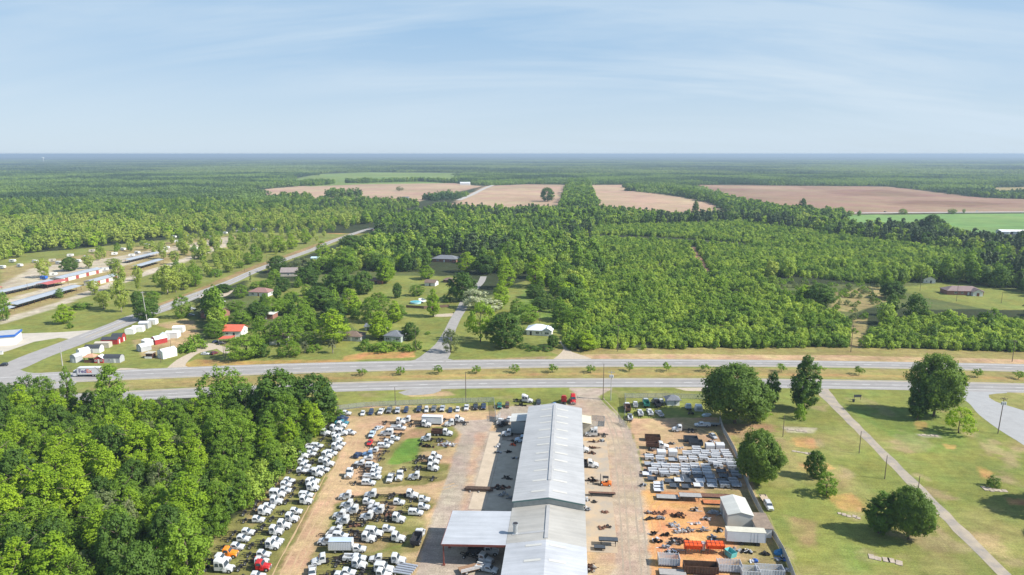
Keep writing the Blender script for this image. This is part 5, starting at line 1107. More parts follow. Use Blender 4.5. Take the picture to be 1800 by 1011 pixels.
def boxtruck(col='white', boxc=(.60, .61, .62), bl=6.4, light_=True):
    L = light('white') if light_ else medium(col); d = MB(); x1 = -1.55 if light_ else -1.8; z0, z1 = 1.0, 3.5
    d.box((x1 - bl / 2, 0, (z0 + z1) / 2), (bl, 2.4, z1 - z0)); L.append(('cargo_box', d.mesh('cargo_box', mat('box_side', boxc, .45, var=.05, scale=.5))))
    t = MB(); t.box((x1 - bl / 2, 0, z1 + .03), (bl - .1, 2.3, .06)); L.append(('box_roof', t.mesh('box_roof', mat('box_roof', (.42, .50, .62), .35, var=.05))))
    e = MB()
    for s in (-1, 1):
        e.box((x1 - bl / 2, s * 1.2, z0), (bl, .06, .14)); e.box((x1 - bl / 2, s * 1.2, z1), (bl, .06, .12))
        for q in range(14): e.box((x1 - bl * (q + .5) / 14, s * 1.205, (z0 + z1) / 2), (.03, .02, z1 - z0 - .2))
    for x_ in (x1, x1 - bl):
        for s in (-1, 1): e.box((x_, s * 1.2, (z0 + z1) / 2), (.1, .1, z1 - z0))
    L.append(('box_trim', e.mesh('box_trim', chrome_m))); f = MB(); rails(f, x1 - bl, x1, .8); L.append(('box_frame', f.mesh('box_frame', frame_m)))
    for s in (-1, 1): L.append(('wheel', wheel(x1 - bl * .72, s * .86, .45, .5).mesh('wheel', [tyre_m, rim_m])))
    return L
def flatbed_truck():
    L = light('white', crew=1); d = MB(); d.box((-4.6, 0, 1.0), (4.2, 2.3, .12)); d.box((-2.5, 0, 1.4), (.08, 2.2, .8)); L.append(('flatbed', d.mesh('flatbed', mat('deck_wood', (.42, .33, .24), .9, var=.2, scale=2))))
    t = MB(); [t.box((-6.2, s * .8, 1.15), (1.0, .1, .1)) for s in (-1, 1)]; t.box((-6.9, 0, 1.1), (.1, 2.2, .1)); L.append(('bed_rack', t.mesh('bed_rack', frame_m))); 
    return L
BUILD = {'t': lambda c: medium(c), 'T': lambda c: medium(c, tandem=1, tail=-7.4), 'tc': lambda c: medium(c, crew=1, tail=-7.2), 'ts': lambda c: medium(c, sleeper=1, tail=-6.8), 'p': lambda c: light(c), 'pc': lambda c: light(c, crew=1),
         'k': lambda c: light(c, 'pickup'), 'kc': lambda c: light(c, 'pickup', crew=1), 'u': lambda c: light(c, 'utility'), 'c': lambda c: car(c), 's': lambda c: car(c, 1), 'd': lambda c: dump(c), 'dk': lambda c: dump(c, 'black'), 'dg': lambda c: dump(c, 'green'), 'S': tractor, 'b': lambda c: boxtruck(), 'fb': lambda c: flatbed_truck()}
WORD = {'t': 'single-cab truck chassis', 'T': 'tandem-axle truck chassis', 'tc': 'crew-cab truck chassis', 'ts': 'high-roof truck chassis', 'p': 'light chassis cab', 'pc': 'light crew-cab chassis', 'k': 'pickup', 'kc': 'crew-cab pickup', 'u': 'utility-body pickup', 'c': 'sedan', 's': 'SUV',
        'd': 'dump truck with brown bed', 'dk': 'dump truck with black bed', 'dg': 'dump truck with green bed', 'S': 'sleeper tractor', 'b': 'box truck with blue-tinted roof', 'fb': 'flatbed pickup'}
NAME = {'t': 'chassis_cab_truck', 'T': 'chassis_cab_truck', 'tc': 'crew_cab_truck', 'ts': 'sleeper_truck', 'p': 'chassis_cab_pickup', 'pc': 'chassis_cab_pickup', 'k': 'pickup_truck', 'kc': 'pickup_truck', 'u': 'utility_truck', 'c': 'parked_car', 's': 'parked_suv', 'd': 'dump_truck', 'dk': 'dump_truck', 'dg': 'dump_truck', 'S': 'semi_tractor', 'b': 'box_truck', 'fb': 'flatbed_truck'}
VP = {}
def vehicle(kind, col, x, y, rz, label, group, jit=3.0, sc_=.88):
    if (kind, col) not in VP: VP[(kind, col)] = BUILD[kind](col)
    r = empty(NAME[kind], (x, y, .035), rz + radians(R.uniform(-jit, jit)), label, 'truck' if kind in 't T tc ts d dk dg S b fb'.split() else 'pickup truck' if kind in 'p pc k kc u'.split() else 'car', group, (sc_, sc_, sc_))
    for n, me in VP[(kind, col)]: link(n, me, r)
    return r
def vpx(o, s, zx, zy, z=1.1): return G(o[0] + zx / s, o[1] + zy / s, z)
def row(org, s, items, phrase, group, jit=3.0, nm='%s %s, %s in the %s'):
    """items: (zoom x, zoom y, kind, heading deg, colour), listed from the highway end towards the camera"""
    n = len(items)
    for i, it in enumerate(items):
        zx, zy, kind, hd, col = (list(it) + ['white'])[:5]
        x, y = vpx(org, s, zx, zy)
        vehicle(kind, col, x, y, radians(hd), '%s %s, %s %s' % (col, WORD[kind], ordw(i), phrase), group, jit)
N1, N2, N3, N4, R3, R5, C5, R7 = ((480, 720), 7.775), ((620, 720), 7.22), ((580, 850), 10.), ((520, 930), 8.18), ((340, 820), 5.292), ((760, 680), 5.615), ((1000, 600), 4.5), ((1080, 670), 5.322)
GL = 'truck chassis parked in rows beside the wood'
row(*N1, [(610, 480, 'kc', 0), (540, 530, 'pc', 0), (510, 590, 'p', 0), (410, 620, 't', 0), (400, 695, 'p', 0), (430, 755, 'p', 0), (385, 820, 'p', 0)], 'in the upper row against the wood', GL)
row(*N1, [(1000, 35, 'k', 0), (960, 88, 'c', 2, 'navy'), (940, 118, 's', 2, 'navy'), (965, 165, 'k', 0, 'teal'), (935, 210, 't', -5), (840, 258, 't', -5), (1060, 298, 'k', -10), (955, 308, 't', -8), (715, 310, 't', -3), (850, 335, 'p', 0), (875, 398, 't', 0), (915, 452, 'p', 0), (865, 510, 't', 0), (800, 578, 'pc', 0), (735, 622, 't', 0), (680, 680, 'p', 0), (755, 728, 't', 0), (690, 802, 'pc', 0), (520, 820, 'p', 180), (605, 862, 't', 0)], 'down the road-side row from the highway', GL)
row(*R3, [(885, 122, 'p', 2), (855, 158, 'p', 2), (852, 208, 'p', 2), (795, 252, 'tc', 2), (768, 316, 't', 4), (695, 362, 'p', 4), (658, 412, 't', 4), (597, 482, 'p', 3)], 'in the lower row against the wood', GL)
row(*R3, [(502, 598, 'p', 3), (457, 658, 'p', 3), (403, 733, 'p', 3), (338, 800, 't', 3, 'orange'), (265, 862, 't', 3), (300, 935, 'ts', 2)], 'in the corner block by the wood', GL)
row(*R3, [(1115, 122, 'p', 3), (1095, 150, 't', 3), (1105, 192, 't', 3), (1055, 252, 'pc', 3), (1043, 312, 't', 3), (948, 405, 'p', 3), (912, 475, 't', 3), (838, 540, 't', 4), (765, 595, 't', 4), (768, 678, 'p', 4), (732, 725, 't', 3), (645, 802, 'p', 3), (625, 865, 'p', 3), (642, 922, 't', 3, 'red'), (592, 1005, 'p', 3)], 'along the tan track below the gap', GL)
GM = 'vehicles round the upper grass patch'
row(*N2, [(680, 125, 't', 180), (605, 150, 't', 0), (610, 218, 'u', 0), (420, 290, 'tc', 180), (528, 352, 'p', 0), (450, 400, 'p', 0), (400, 445, 'pc', 0), (275, 500, 'p', 180), (195, 548, 'p', 180, 'blue'), (205, 600, 'p', 180), (95, 665, 'p', 180), (250, 692, 'pc', 0), (292, 735, 'p', 0), (280, 782, 'p', 0), (285, 838, 'u', 0), (210, 912, 'pc', 0)], 'down the left edge of the upper grass patch', GM)
row(*N2, [(330, 212, 'c', 62, 'silver'), (238, 308, 'k', -88, 'paleblue'), (217, 397, 'c', -88, 'red'), (65, 555, 's', 80, 'navy')], 'standing alone on the tan track', GM)
row(*N2, [(470, 862, 'k', -88), (594, 842, 't', -88)], 'parked nose-first below the upper grass patch', GM)
x, y = vpx((560, 690), 5.294, 285, 752); vehicle('t', 'white', x, y, radians(-86), 'lone white truck on the tan track facing the camera', GM)
row(*N2, [(1350, 118, 't', 0), (930, 182, 't', 0), (1232, 170, 't', 200), (1200, 290, 'd', 0), (935, 358, 'T', 180), (1055, 592, 'T', -4), (1022, 652, 't', -4), (1015, 730, 'T', -4), (785, 842, 't', 180)], 'down the right side of the upper grass patch', GM)
x, y = G(760, 745); r = empty('cargo_container', (x, y, 0), 0, 'long silver van body standing on the dirt behind truck chassis', 'container')
m_ = MB(); m_.box((0, 0, 1.7), (7.2, 2.4, 2.5)); m_.build('box', slv_r, r); m_ = MB(); m_.box((0, 0, 2.98), (7.1, 2.3, .06)); m_.build('roof', MATS['box_roof'] if 'box_roof' in MATS else slv_r, r); m_ = MB(); m_.box((0, -1.22, 2.9), (7.2, .05, .12)); m_.box((0, -1.22, .5), (7.2, .05, .12)); [m_.box((q, 0, .25), (.3, 2.2, .5)) for q in (-2.6, 2.6)]; m_.build('rails', frame_m, r)
GF = 'vehicles parked along the front fence'
row((560, 690), 5.294, [(410, 178, 'c', -80), (487, 172, 's', -84, 'navy'), (576, 172, 'k', -86), (655, 158, 'k', -86, 'grey'), (733, 160, 'k', -80, 'silver'), (813, 152, 's', -86, 'navy'), (932, 148, 'k', -86, 'navy'), (1003, 148, 's', -82), (1070, 147, 'k', -84, 'grey'), (1150, 143, 'k', -84, 'silver'), (1225, 150, 'c', -84, 'navy'), (1293, 142, 'c', -84), (1375, 135, 'k', -86), (1460, 128, 'k', -86, 'black'), (1535, 125, 'k', -86, 'navy'), (1683, 118, 'k', -86, 'green'), (1755, 108, 's', -86, 'brown')], 'from left in the front-fence line', GF, 2)
GC = 'vehicles round the workshop'
def one(org, s, zx, zy, kind, hd, col, lab, grp=GC, jit=2): x, y = vpx(org, s, zx, zy); return vehicle(kind, col, x, y, radians(hd), lab, grp, jit)
one(*R5, 945, 128, 'ts', -8, 'white', 'white high-roof truck at the front of the workshop on the verge')
one(*R5, 1048, 150, 'k', -88, 'black', 'black pickup in front of the workshop gable')
one(*R5, 1210, 165, 'c', -60, 'blue', 'blue car by the highway gable of the workshop')
one(*R5, 1300, 120, 'S', 88, 'red', 'left red sleeper tractor at the workshop entrance, facing away')
one(*R5, 1390, 135, 'S', -86, 'red', 'right red sleeper tractor at the workshop entrance, facing the camera')
one(*R5, 673, 322, 'k', 84, 'white', 'white pickup left of the grey annex')
one(*R5, 762, 300, 's', 84, 'white', 'white SUV against the grey annex')
one(*R5, 715, 345, 'k', 60, 'black', 'black pickup squeezed between white pickup and white SUV')
one(*R5, 735, 455, 't', 180, 'white', 'white truck chassis below the grey annex, facing left')
one(*R5, 868, 515, 't', 180, 'paleblue', 'pale blue truck chassis nosing out of a workshop bay')
one(*R5, 1560, 455, 'ts', 180, 'white', 'white sleeper truck with black bed right of the workshop')
one(*R5, 1490, 610, 't', 0, 'white', 'white truck half inside the right side of the workshop')
one(*R5, 1580, 760, 'dk', 0, 'white', 'white dump truck leaving a right-hand bay of the workshop')
row(*N3, [(280, 208, 't', 180), (722, 182, 't', 180), (1440, 185, 't', 0), (665, 300, 'p', 0), (1200, 305, 'p', 0), (1645, 255, 'p', 0), (305, 365, 't', 180), (785, 385, 'p', 180), (1635, 385, 'p', 0), (400, 460, 't', 180), (855, 465, 't', 180), (1520, 485, 'pc', 0), (175, 545, 't', 180), (655, 565, 't', 180), (1200, 605, 't', 0), (235, 645, 't', 180), (1015, 775, 'p', 0), (120, 782, 'p', 180), (800, 855, 'tc', 0), (200, 892, 'kc', -5), (670, 945, 't', 0), (1190, 942, 't', 0)], 'from the top of the lower weedy field', 'truck chassis packed in the lower field')
row(*N4, [(430, 162, 't', 180), (900, 262, 'b', 3), (1165, 402, 'p', 192), (900, 395, 'u', 2), (1465, 432, 't', 0), (340, 440, 't', 205), (905, 498, 't', -3), (1290, 560, 'tc', -2), (750, 600, 'p', 0), (232, 622, 'k', -70), (1255, 650, 't', 0), (640, 655, 'p', 0)], 'from the top of the bottom edge block', 'truck chassis packed in the lower field')
x, y = G(736, 940, 1.3); vehicle('dk', 'white', x, y + 1.5, radians(88), 'white dump truck with black bed alone beside the canopy, facing away', GC, 1)
R6 = ((760, 840), 5.294)
one(*R6, 540, 672, 'dk', 4, 'white', 'white dump truck with black bed under the canopy edge'); one(*R6, 495, 752, 't', -20, 'white', 'white truck below the dump truck at the canopy'); one(*R6, 540, 835, 'u', -15, 'white', 'white utility pickup at the bottom edge left of the front roof')
GR = 'trucks in the right-hand yard'
one(*R7, 115, 225, 'd', 90, 'white', 'white dump truck with brown bed, first at the left of the yard front', GR); one(*R7, 145, 315, 'u', 88, 'grey', 'grey pickup with utility body behind the brown-bed dump truck', GR)
one(*R7, 195, 200, 'k', 90, 'white', 'white pickup between the brown-bed and green-bed dump trucks', GR); one(*R7, 236, 275, 'u', 94, 'white', 'left of two white utility pickups facing the highway', GR)
one(*R7, 290, 185, 'dg', 90, 'silver', 'silver dump truck with a dark green bed', GR); one(*R7, 325, 270, 'u', 94, 'white', 'right of two white utility pickups facing the highway', GR)
one(*R7, 380, 185, 'dk', 100, 'grey', 'grey dump truck with black bed near the small hip-roofed hut', GR); one(*R7, 435, 175, 'p', 90, 'white', 'white chassis cab left of the small hip-roofed hut', GR)
one(*R7, 415, 285, 'k', 105, 'white', 'white pickup with dark bed, right end of the front group', GR); one(*R7, 690, 235, 't', 92, 'paleblue', 'pale blue truck chassis in tree shade, facing the highway', GR)
one(*R7, 590, 442, 'T', 180, 'white', 'white tandem truck chassis alone on the bare dirt', GR); one(*R7, 800, 398, 'u', 184, 'white', 'white utility pickup beneath the big tree', GR)
one(*R7, 925, 498, 'c', -70, 'silver', 'silver car by the slatted fence', GR); one(*R7, 455, 602, 'd', 0, 'white', 'white dump truck with brown bed beside the white cap bodies', GR)
x, y = G(1352, 888, 1.0); vehicle('fb', 'white', x, y, radians(-88), 'white flatbed pickup parked on the grass outside the slatted fence', GR, 1)
# road traffic and neighbourhood cars
x, y = G(5, 641, .7); vehicle('s', 'black', x, y, radians(196), 'black SUV on the side road at the left frame edge', None)
for px, py, kd, hd, c, lb in [(361, 621, 'c', 8, 'white', 'white sedan on the drive of the red-roofed house'), (377, 620, 's', 70, 'maroon', 'dark maroon SUV on the drive of the red-roofed house'), (380, 600, 'c', 30, 'navy', 'dark blue car beside the red-roofed house'),
    (390, 603, 's', 40, 'black', 'black SUV under the red carport'), (338, 543, 'k', 20, 'white', 'white pickup by the trees on the side road'), (1556, 372, 's', 0, 'black', 'black SUV on the far farm road'), (1717, 371, 's', 180, 'white', 'white SUV on the far farm road'), (336, 553, 'c', 20, 'silver', 'silver car in the tree shade by the brick house'), (391, 530, 'k', 40, 'white', 'white pickup in a yard off the side road')]:
    x, y = G(px, py, .7); vehicle(kd, c, x, y, radians(hd), lb, None)
# delivery truck with its lettering
x, y = G(147, 656); r = empty('delivery_truck', (x, FB(x) * .35 + FT(x) * .65 - 1, .04), radians(187), 'white parcel delivery truck with purple and orange lettering on the highway', 'truck')
bl = 9.2; xb = -1.2; wbx = mat('parcel_white', (.60, .60, .61), .45, var=.04)
d = MB(); d.box((xb - bl / 2, 0, 2.55), (bl, 2.5, 2.95)); d.build('cargo_box', wbx, r)
d = MB(); [d.box((xb - bl / 2, s * 1.25, z_), (bl, .06, .12)) for s in (-1, 1) for z_ in (1.1, 4.0)]; [d.box((x_, s * 1.25, 2.55), (.1, .1, 2.9)) for s in (-1, 1) for x_ in (xb, xb - bl)]; d.box((xb - bl - .03, 0, 2.5), (.04, 2.1, 2.6)); d.build('box_trim', chrome_m, r)
d = MB(); d.loft([ring(*s) for s in [(-1.0, 1.12, 1.0, .55, 2.9, .15), (.5, 1.14, 1.0, .5, 2.85, .2), (.95, 1.12, 1.02, .5, 1.75, .15), (1.0, 1.1, 1.0, .5, 1.2, .1)]]); d.build('cab', wbx, r)
for n, me in windows(-.9, -.85, .48, .92, 1.12, 1.0, 1.7, 2.75, False): link(n, me, r)
d = MB(); rails(d, xb - bl, .4, .8, .45, .25); d.box((-6, 0, .75), (3.4, 2.3, .12)); d.box((1.02, 0, .7), (.12, 2.2, .35)); d.build('frame', frame_m, r)
for n, me in lamps(1.06, .85, .95): link(n, me, r)
for x_, w_ in ((.1, .3), (-7.6, .56), (-8.7, .56)):
    for s in (-1, 1): wheel(x_, s * .95, .5, w_).build('wheel', [tyre_m, rim_m], r)
def letters(txt, size, m, loc, rot, par, name='lettering'):
    cu = bpy.data.curves.new('txt', 'FONT'); cu.body = txt; cu.size = size; cu.offset = .012 * size; cu.extrude = .01
    o = bpy.data.objects.new('tmp', cu); COL.objects.link(o); bpy.context.view_layer.update()
    me = bpy.data.meshes.new_from_object(o.evaluated_get(bpy.context.evaluated_depsgraph_get())); wdt = max(v.co.x for v in me.vertices); bpy.data.objects.remove(o); me.materials.clear(); me.materials.append(m)
    o = link(name, me, par); o.location = loc; o.rotation_euler = rot; return wdt
pu, og = mat('ink_purple', (.06, .02, .16), .5), mat('ink_orange', (.75, .10, .02), .5)
wd = letters('Fed', 2.3, pu, (-1.75, 1.27, 1.85), (pi / 2, 0, pi), r)
letters('Ex', 2.3, og, (-1.75 - wd - .06, 1.27, 1.85), (pi / 2, 0, pi), r)
# ============================================================ YARD EQUIPMENT
def px_empty(name, px, py, rz, lab, cat, grp=None, z=0): x, y = G(px, py); return empty(name, (x, y, z), radians(rz), lab, cat, grp)
wb_m = mat('body_white', (.52, .53, .55), .4, var=.07, scale=1); gb_m = mat('body_grey', (.27, .29, .32), .5, var=.12, scale=1.2); bb_m = mat('body_dark', (.055, .065, .08), .5, var=.2, scale=1); alu = mat('aluminium', (.50, .52, .56), .35, .5, var=.1, scale=2)
def svc_body(kind, L=2.7, W=2.3):
    o = []
    if kind in ('open', 'opend'):
        m1 = wb_m if kind == 'open' else gb_m; d = MB()
        for s in (-1, 1): d.prism([(-L / 2, .35), (-L / 2, 1.35), (L / 2, 1.35), (L / 2, .35), (.5, .35), (.36, .75), (-.36, .75), (-.5, .35)], s * W / 2 if s < 0 else W / 2 - .5, -W / 2 + .5 if s < 0 else s * W / 2)
        d.box((-L / 2 + .04, 0, .85), (.08, W - 1, .7)); o.append(('cabinets', d.mesh('cabinets', m1)))
        f = MB(); f.box((0, 0, .62), (L - .1, W - 1.0, .1)); o.append(('floor', f.mesh('floor', alu))); g = MB()
        for s in (-1, 1):
            for q in (-.32, .0, .32): g.box((q * L, s * (W / 2 + .005), 1.02), (.035, .02, .55))
        o.append(('door_gaps', g.mesh('door_gaps', frame_m)))
    elif kind == 'cap':
        d = MB(); d.prism([(-W / 2, .35), (W / 2, .35), (W / 2, 1.9), (W / 2 - .25, 2.15), (-W / 2 + .25, 2.15), (-W / 2, 1.9)], -L / 2, L / 2, ax='x'); o.append(('shell', d.mesh('shell', wb_m)))
        g = MB(); g.box((-L / 2 - .01, 0, 1.2), (.03, 1.5, 1.4)); [g.box((q * L, s * (W / 2 + .005), 1.0), (.035, .02, .9)) for s in (-1, 1) for q in (-.3, 0, .3)]; o.append(('door_gaps', g.mesh('door_gaps', gb_m)))
    else:
        m1 = dict(flat=bb_m, flatg=gb_m, flatw=wb_m)[kind]; d = MB(); d.box((0, 0, .75), (L, W, .12)); d.box((L / 2 - .05, 0, 1.1), (.08, W * .9, .7)); o.append(('deck', d.mesh('deck', m1)))
        g = MB(); rails(g, -L / 2 + .1, L / 2 - .1, .55, .42, .18); [g.box((q * L, s * .4, .25), (.1, .1, .5)) for s in (-1, 1) for q in (-.35, .35)]; o.append(('subframe', g.mesh('subframe', frame_m)))
    return o
SB = {}
def body(px, py, kind, lab, rz=0, L=2.7):
    if (kind, L) not in SB: SB[(kind, L)] = svc_body(kind, L)
    x, y = G(px, py, .8); r = empty('service_box', (x, y, .02), radians(rz + R.uniform(-2, 2)), lab, 'truck body', 'truck bodies set out in the right-hand yard')
    for n, me in SB[(kind, L)]: link(n, me, r)
ROWS = [[(1075, 130, 'cap'), (1215, 125, 'cap'), (895, 150, 'open')], [(765, 215, 'open'), (890, 212, 'open'), (1020, 205, 'open'), (1155, 203, 'open'), (1290, 195, 'open')],
 [(245, 262, 'open'), (410, 220, 'cap'), (395, 285, 'open'), (565, 215, 'cap'), (570, 290, 'flatg'), (710, 292, 'open'), (850, 290, 'open'), (990, 270, 'open'), (1160, 258, 'open'), (1325, 252, 'open')],
 [(1115, 325, 'open'), (1240, 322, 'open'), (1370, 330, 'open')], [(240, 345, 'flatg'), (420, 345, 'flatg')],
 [(335, 388, 'open'), (475, 392, 'open'), (605, 395, 'open'), (740, 388, 'open'), (870, 385, 'open'), (1020, 398, 'open'), (1190, 375, 'open'), (1380, 385, 'opend')],
 [(295, 452, 'open'), (440, 465, 'open'), (590, 468, 'open'), (750, 462, 'open'), (895, 465, 'open'), (1040, 470, 'open'), (1228, 448, 'flat'), (1398, 440, 'flat')],
 [(215, 485, 'flatw'), (285, 550, 'flat'), (460, 490, 'opend'), (730, 525, 'flat'), (915, 520, 'flat'), (1075, 522, 'flatg'), (1265, 512, 'flat'), (1440, 500, 'opend')],
 [(520, 582, 'flat'), (650, 570, 'flatw'), (790, 580, 'flat'), (940, 580, 'flatw'), (1100, 585, 'flatg'), (1250, 580, 'flat'), (1400, 590, 'opend')],
 [(370, 622, 'flatw'), (590, 648, 'flat'), (755, 658, 'flat'), (920, 640, 'flatw'), (1105, 645, 'flatg'), (1280, 640, 'opend'), (1440, 640, 'flatg')], [(370, 662, 'flatw'), (372, 702, 'flatw')]]
BW = dict(cap='white enclosed service body', open='white open service body', opend='grey open service body', flat='dark flat truck deck', flatg='grey flat truck deck', flatw='white-edged flat truck deck')
for i, rw in enumerate(ROWS):
    for j, (zx, zy, k) in enumerate(sorted(rw)): body(1110 + zx / 7.826, 770 + zy / 7.826, k, '%s, %s from left in the %s row of yard bodies' % (BW[k], ordw(j), ordw(i)))
def dumpbody(px, py, L, lab, m, h=1.3, rz=0, stake=False):
    r = px_empty('dump_box', px, py, rz, lab, 'dump body', 'dump and stake bodies on the orange dirt'); d = MB(); W = 2.4
    for s in (-1, 1):
        if stake:
            for q in range(5): d.box((0, s * W / 2, .7 + q * .34), (L, .06, .2))
        else: d.box((0, s * W / 2, .45 + h / 2), (L, .07, h))
        for k in range(int(L / .6) + 1): d.box((-L / 2 + L * k / int(L / .6), s * (W / 2 + .06), .45 + h / 2), (.09, .08, h + .05))
    for q in (-1, 1): d.box((q * L / 2, 0, .45 + h / 2), (.07, W, h))
    d.build('sides', m, r); d = MB(); d.box((0, 0, .45), (L, W, .08)); d.build('floor', m if not stake else gb_m, r); g = MB(); rails(g, -L / 2 + .2, L / 2 - .2, .22, .42, .3); g.build('subframe', frame_m, r); return r
rb_m = mat('rusty_bed', (.10, .055, .035), .85, var=.3, scale=1.5); plank = mat('planks', (.30, .29, .28), .9, var=.15, scale=1.5); rust2 = mat('rust_plate', (.40, .14, .055), .9, var=.25, scale=.8)
dumpbody(1147, 774, 4.9, 'dark brown dump body standing above the brown-bed dump truck', rb_m); dumpbody(1214, 776, 4.4, 'black dump body at the left of a pair', bb_m, 1.2); dumpbody(1223, 783, 4.2, 'black dump body at the right of a pair', bb_m, 1.2)
dumpbody(1231, 1006, 7.6, 'long rusty ribbed dump body at the bottom of the yard', rb_m, 1.7)
dumpbody(1175, 992, 4.8, 'white slatted stake body, leftmost at the bottom of yard', wb_m, 1.9, stake=True); dumpbody(1281, 1003, 5.2, 'white slatted stake body right of the rusty dump body', wb_m, 1.9, stake=True); dumpbody(1352, 1012, 6.0, 'white slatted stake body nearest the slatted fence', wb_m, 1.7, stake=True); dumpbody(1318, 1014, 4.0, 'white slatted stake body at the bottom edge between two others', wb_m, 1.6, stake=True)
def deck(px, py, L, W, lab, m, z=.7, rz=0):
    r = px_empty('flat_deck', px, py, rz, lab, 'flatbed'); d = MB(); d.box((0, 0, z), (L, W, .1)); d.build('deck', m, r); g = MB()
    for s in (-1, 1): g.box((0, s * W / 2, z - .05), (L, .1, .22)); g.box((0, s * .45, z - .25), (L * .9, .1, .25)); [g.box((q * L * .38, s * .6, z / 2), (.12, .12, z)) for q in (-1, 1)]
    [g.box((L * k / 8 - L / 2, 0, z - .14), (.08, W, .12)) for k in range(9)]; g.build('frame', frame_m, r); return r
deck(1173, 877, 6.0, 2.4, 'grey plank flatbed lying left in the upper orange dirt', plank); deck(1213, 879, 6.0, 2.4, 'grey plank flatbed raised on legs, right of the first one', plank, 1.5)
deck(1257, 873.5, 8.4, 2.0, 'long rusty brown steel deck, upper of two', rb_m if False else rust_m, .4); deck(1262, 885, 8.0, 2.2, 'orange rusty steel deck, lower of two', rust2, .4); deck(1182, 1010, 6.0, 2.4, 'grey flat deck at the bottom left of the yard', plank, .6); deck(1240, 1022, 5, 2.4, 'grey flat deck cut by the bottom edge', plank, .6)
deck(1069, 958, 4.6, 1.6, 'black steel rack on stands beside the workshop drive', bb_m, 1.6); deck(1054, 966, 2.6, 1.5, 'low black steel bench beside the rack', bb_m, .8)
deck(1058, 872, 7.4, .9, 'long narrow steel cutting table right of the workshop', rust_m, 1.0)
# salt spreaders
org_m = mat('spreader_orange', (.72, .09, .012), .45, var=.12, scale=1)
for px, lb in ((1217.5, 'left'), (1256.5, 'right')):
    r = px_empty('hopper_spreader', px, 972, 0, '%s orange-red hopper spreader on black legs' % lb, 'hopper', 'orange hopper spreaders'); d = MB(); d.prism([(-1.1, 2.5), (-1.1, 2.6), (1.1, 2.6), (1.1, 2.5), (.35, 1.2), (-.35, 1.2)], -2.1, 2.1, ax='x'); d.build('hopper', org_m, r)
    g = MB(); [g.box((q, 0, 2.63), (.07, 2.2, .06)) for q in (-2, -1, 0, 1, 2)]; g.box((0, 0, 2.65), (4.2, .1, .06)); g.build('grate', frame_m, r); g = MB(); [g.box((q, s * .9, 1.1), (.12, .12, 2.2)) for q in (-1.8, 1.8) for s in (-1, 1)]; g.build('legs', frame_m, r)
    g = MB(); [g.box((q, s * .9, 1.9), (.09, .12, 1.5)) for q in (-1.4, -.7, 0, .7, 1.4) for s in (-1, 1)]; g.build('ribs', org_m, r)
r = px_empty('water_tank', 1235.5, 968, 0, 'small white tank standing between the two orange hoppers', 'tank'); d = MB(); d.tube((0, 0, .3), (0, 0, 2.2), .55, .55, 14); d.build('tank', wb_m, r); d = MB(); d.tube((0, 0, 2.2), (0, 0, 2.4), .25, .2, 10); d.build('cap', gb_m, r)
# shed, reefer, side store
x, y = G(1302, 929); pitched('metal_shed', 'metal shed with pale two-part roof in the right-hand yard', 'shed', x - .2, y + 4.6, 6.3, 9.2, 3.6, 0, wall_m, metal_roof('roof_shed', (.50, .50, .46), pitch=.5), .8, 'gable', [('l', 2, 2.6, 2.9, grey_door), ('l', -2, 2.6, 2.9, grey_door)], [], None, .15, 'y')
x, y = G(1343, 945); pitched('lean_to', 'brown-roofed white store against the slatted fence', 'shed', x, y + 3.5, 3.6, 7.2, 2.5, 0, white_s, mat('roof_dirty', (.22, .17, .13), .9, var=.2, scale=1), .4, 'flat')
r = px_empty('box_trailer', 1311, 960, -1, 'white box trailer body parked in front of the metal shed', 'trailer'); d = MB(); d.box((0, 1.2, 2.35), (9.3, 2.4, 2.6)); d.build('box', mat('trailer_side', (.58, .59, .62), .5, var=.08, scale=.4), r)
d = MB(); d.box((0, 1.2, 3.68), (9.35, 2.44, .07)); d.build('roof', mat('trailer_roof', (.50, .48, .40), .7, var=.1, scale=.5), r); d = MB(); [d.box((q, -.015, 2.35), (.05, .03, 2.5)) for q in (-4.6, 1.1, 1.9, 2.7, 4.6)]; d.build('door_seams', gb_m, r)
d = MB(); [d.tube((q, .1, .5), (q, 2.3, .5), .5, n=14) for q in (-.9, 2.9)]; d.box((1, 1.2, .95), (6, 1.2, .25)); d.build('running_gear', tyre_m, r)
x, y = G(1186, 712); pitched('guard_hut', 'small hut with dark grey hip roof at the yard front', 'hut', x - .8, y + 1, 4.6, 3.6, 2.4, .1, white_s, shing_g, 1.4, 'hip', [('f', .6, .8, 1.9, grey_s)], [], None, .6)
r = px_empty('truck_cap', 1228, 721, 0, 'white wedge-shaped truck cap in tree shade', 'truck cap'); d = MB(); d.prism([(-1.5, 0), (1.5, 0), (1.1, 2.0), (-1.1, 2.0)], -1.3, 1.3); d.build('shell', wb_m, r); d = MB(); d.box((0, -1.32, 1), (1.6, .03, 1.0)); d.build('panel', gb_m, r)
r = px_empty('boat_shell', 1243, 731, 20, 'pale blue-white shell lying under the big tree', 'shell'); d = MB(); d.loft([ring(*s) for s in [(-1.8, .7, .6, 0, .7, .1), (0, .9, .8, 0, .9, .2), (1.6, .3, .2, .2, .6, .1)]]); d.build('hull', mat('shell_blue', (.5, .6, .68), .4), r); d = MB(); d.box((-.3, 0, .92), (1.2, .8, .08)); d.build('seat', gb_m, r)
r = px_empty('equipment_trailer', 1256, 748, 0, 'small black trailer with timber deck beside the fence pole', 'trailer'); d = MB(); d.box((0, 0, .7), (3.2, 1.8, .1)); d.build('deck', plank, r); d = MB(); [d.tube((q, -.9, .35), (q, .9, .35), .35, n=10) for q in (-.4, .5)]; d.box((2.2, 0, .6), (1.4, .1, .1)); d.build('running_gear', tyre_m, r)
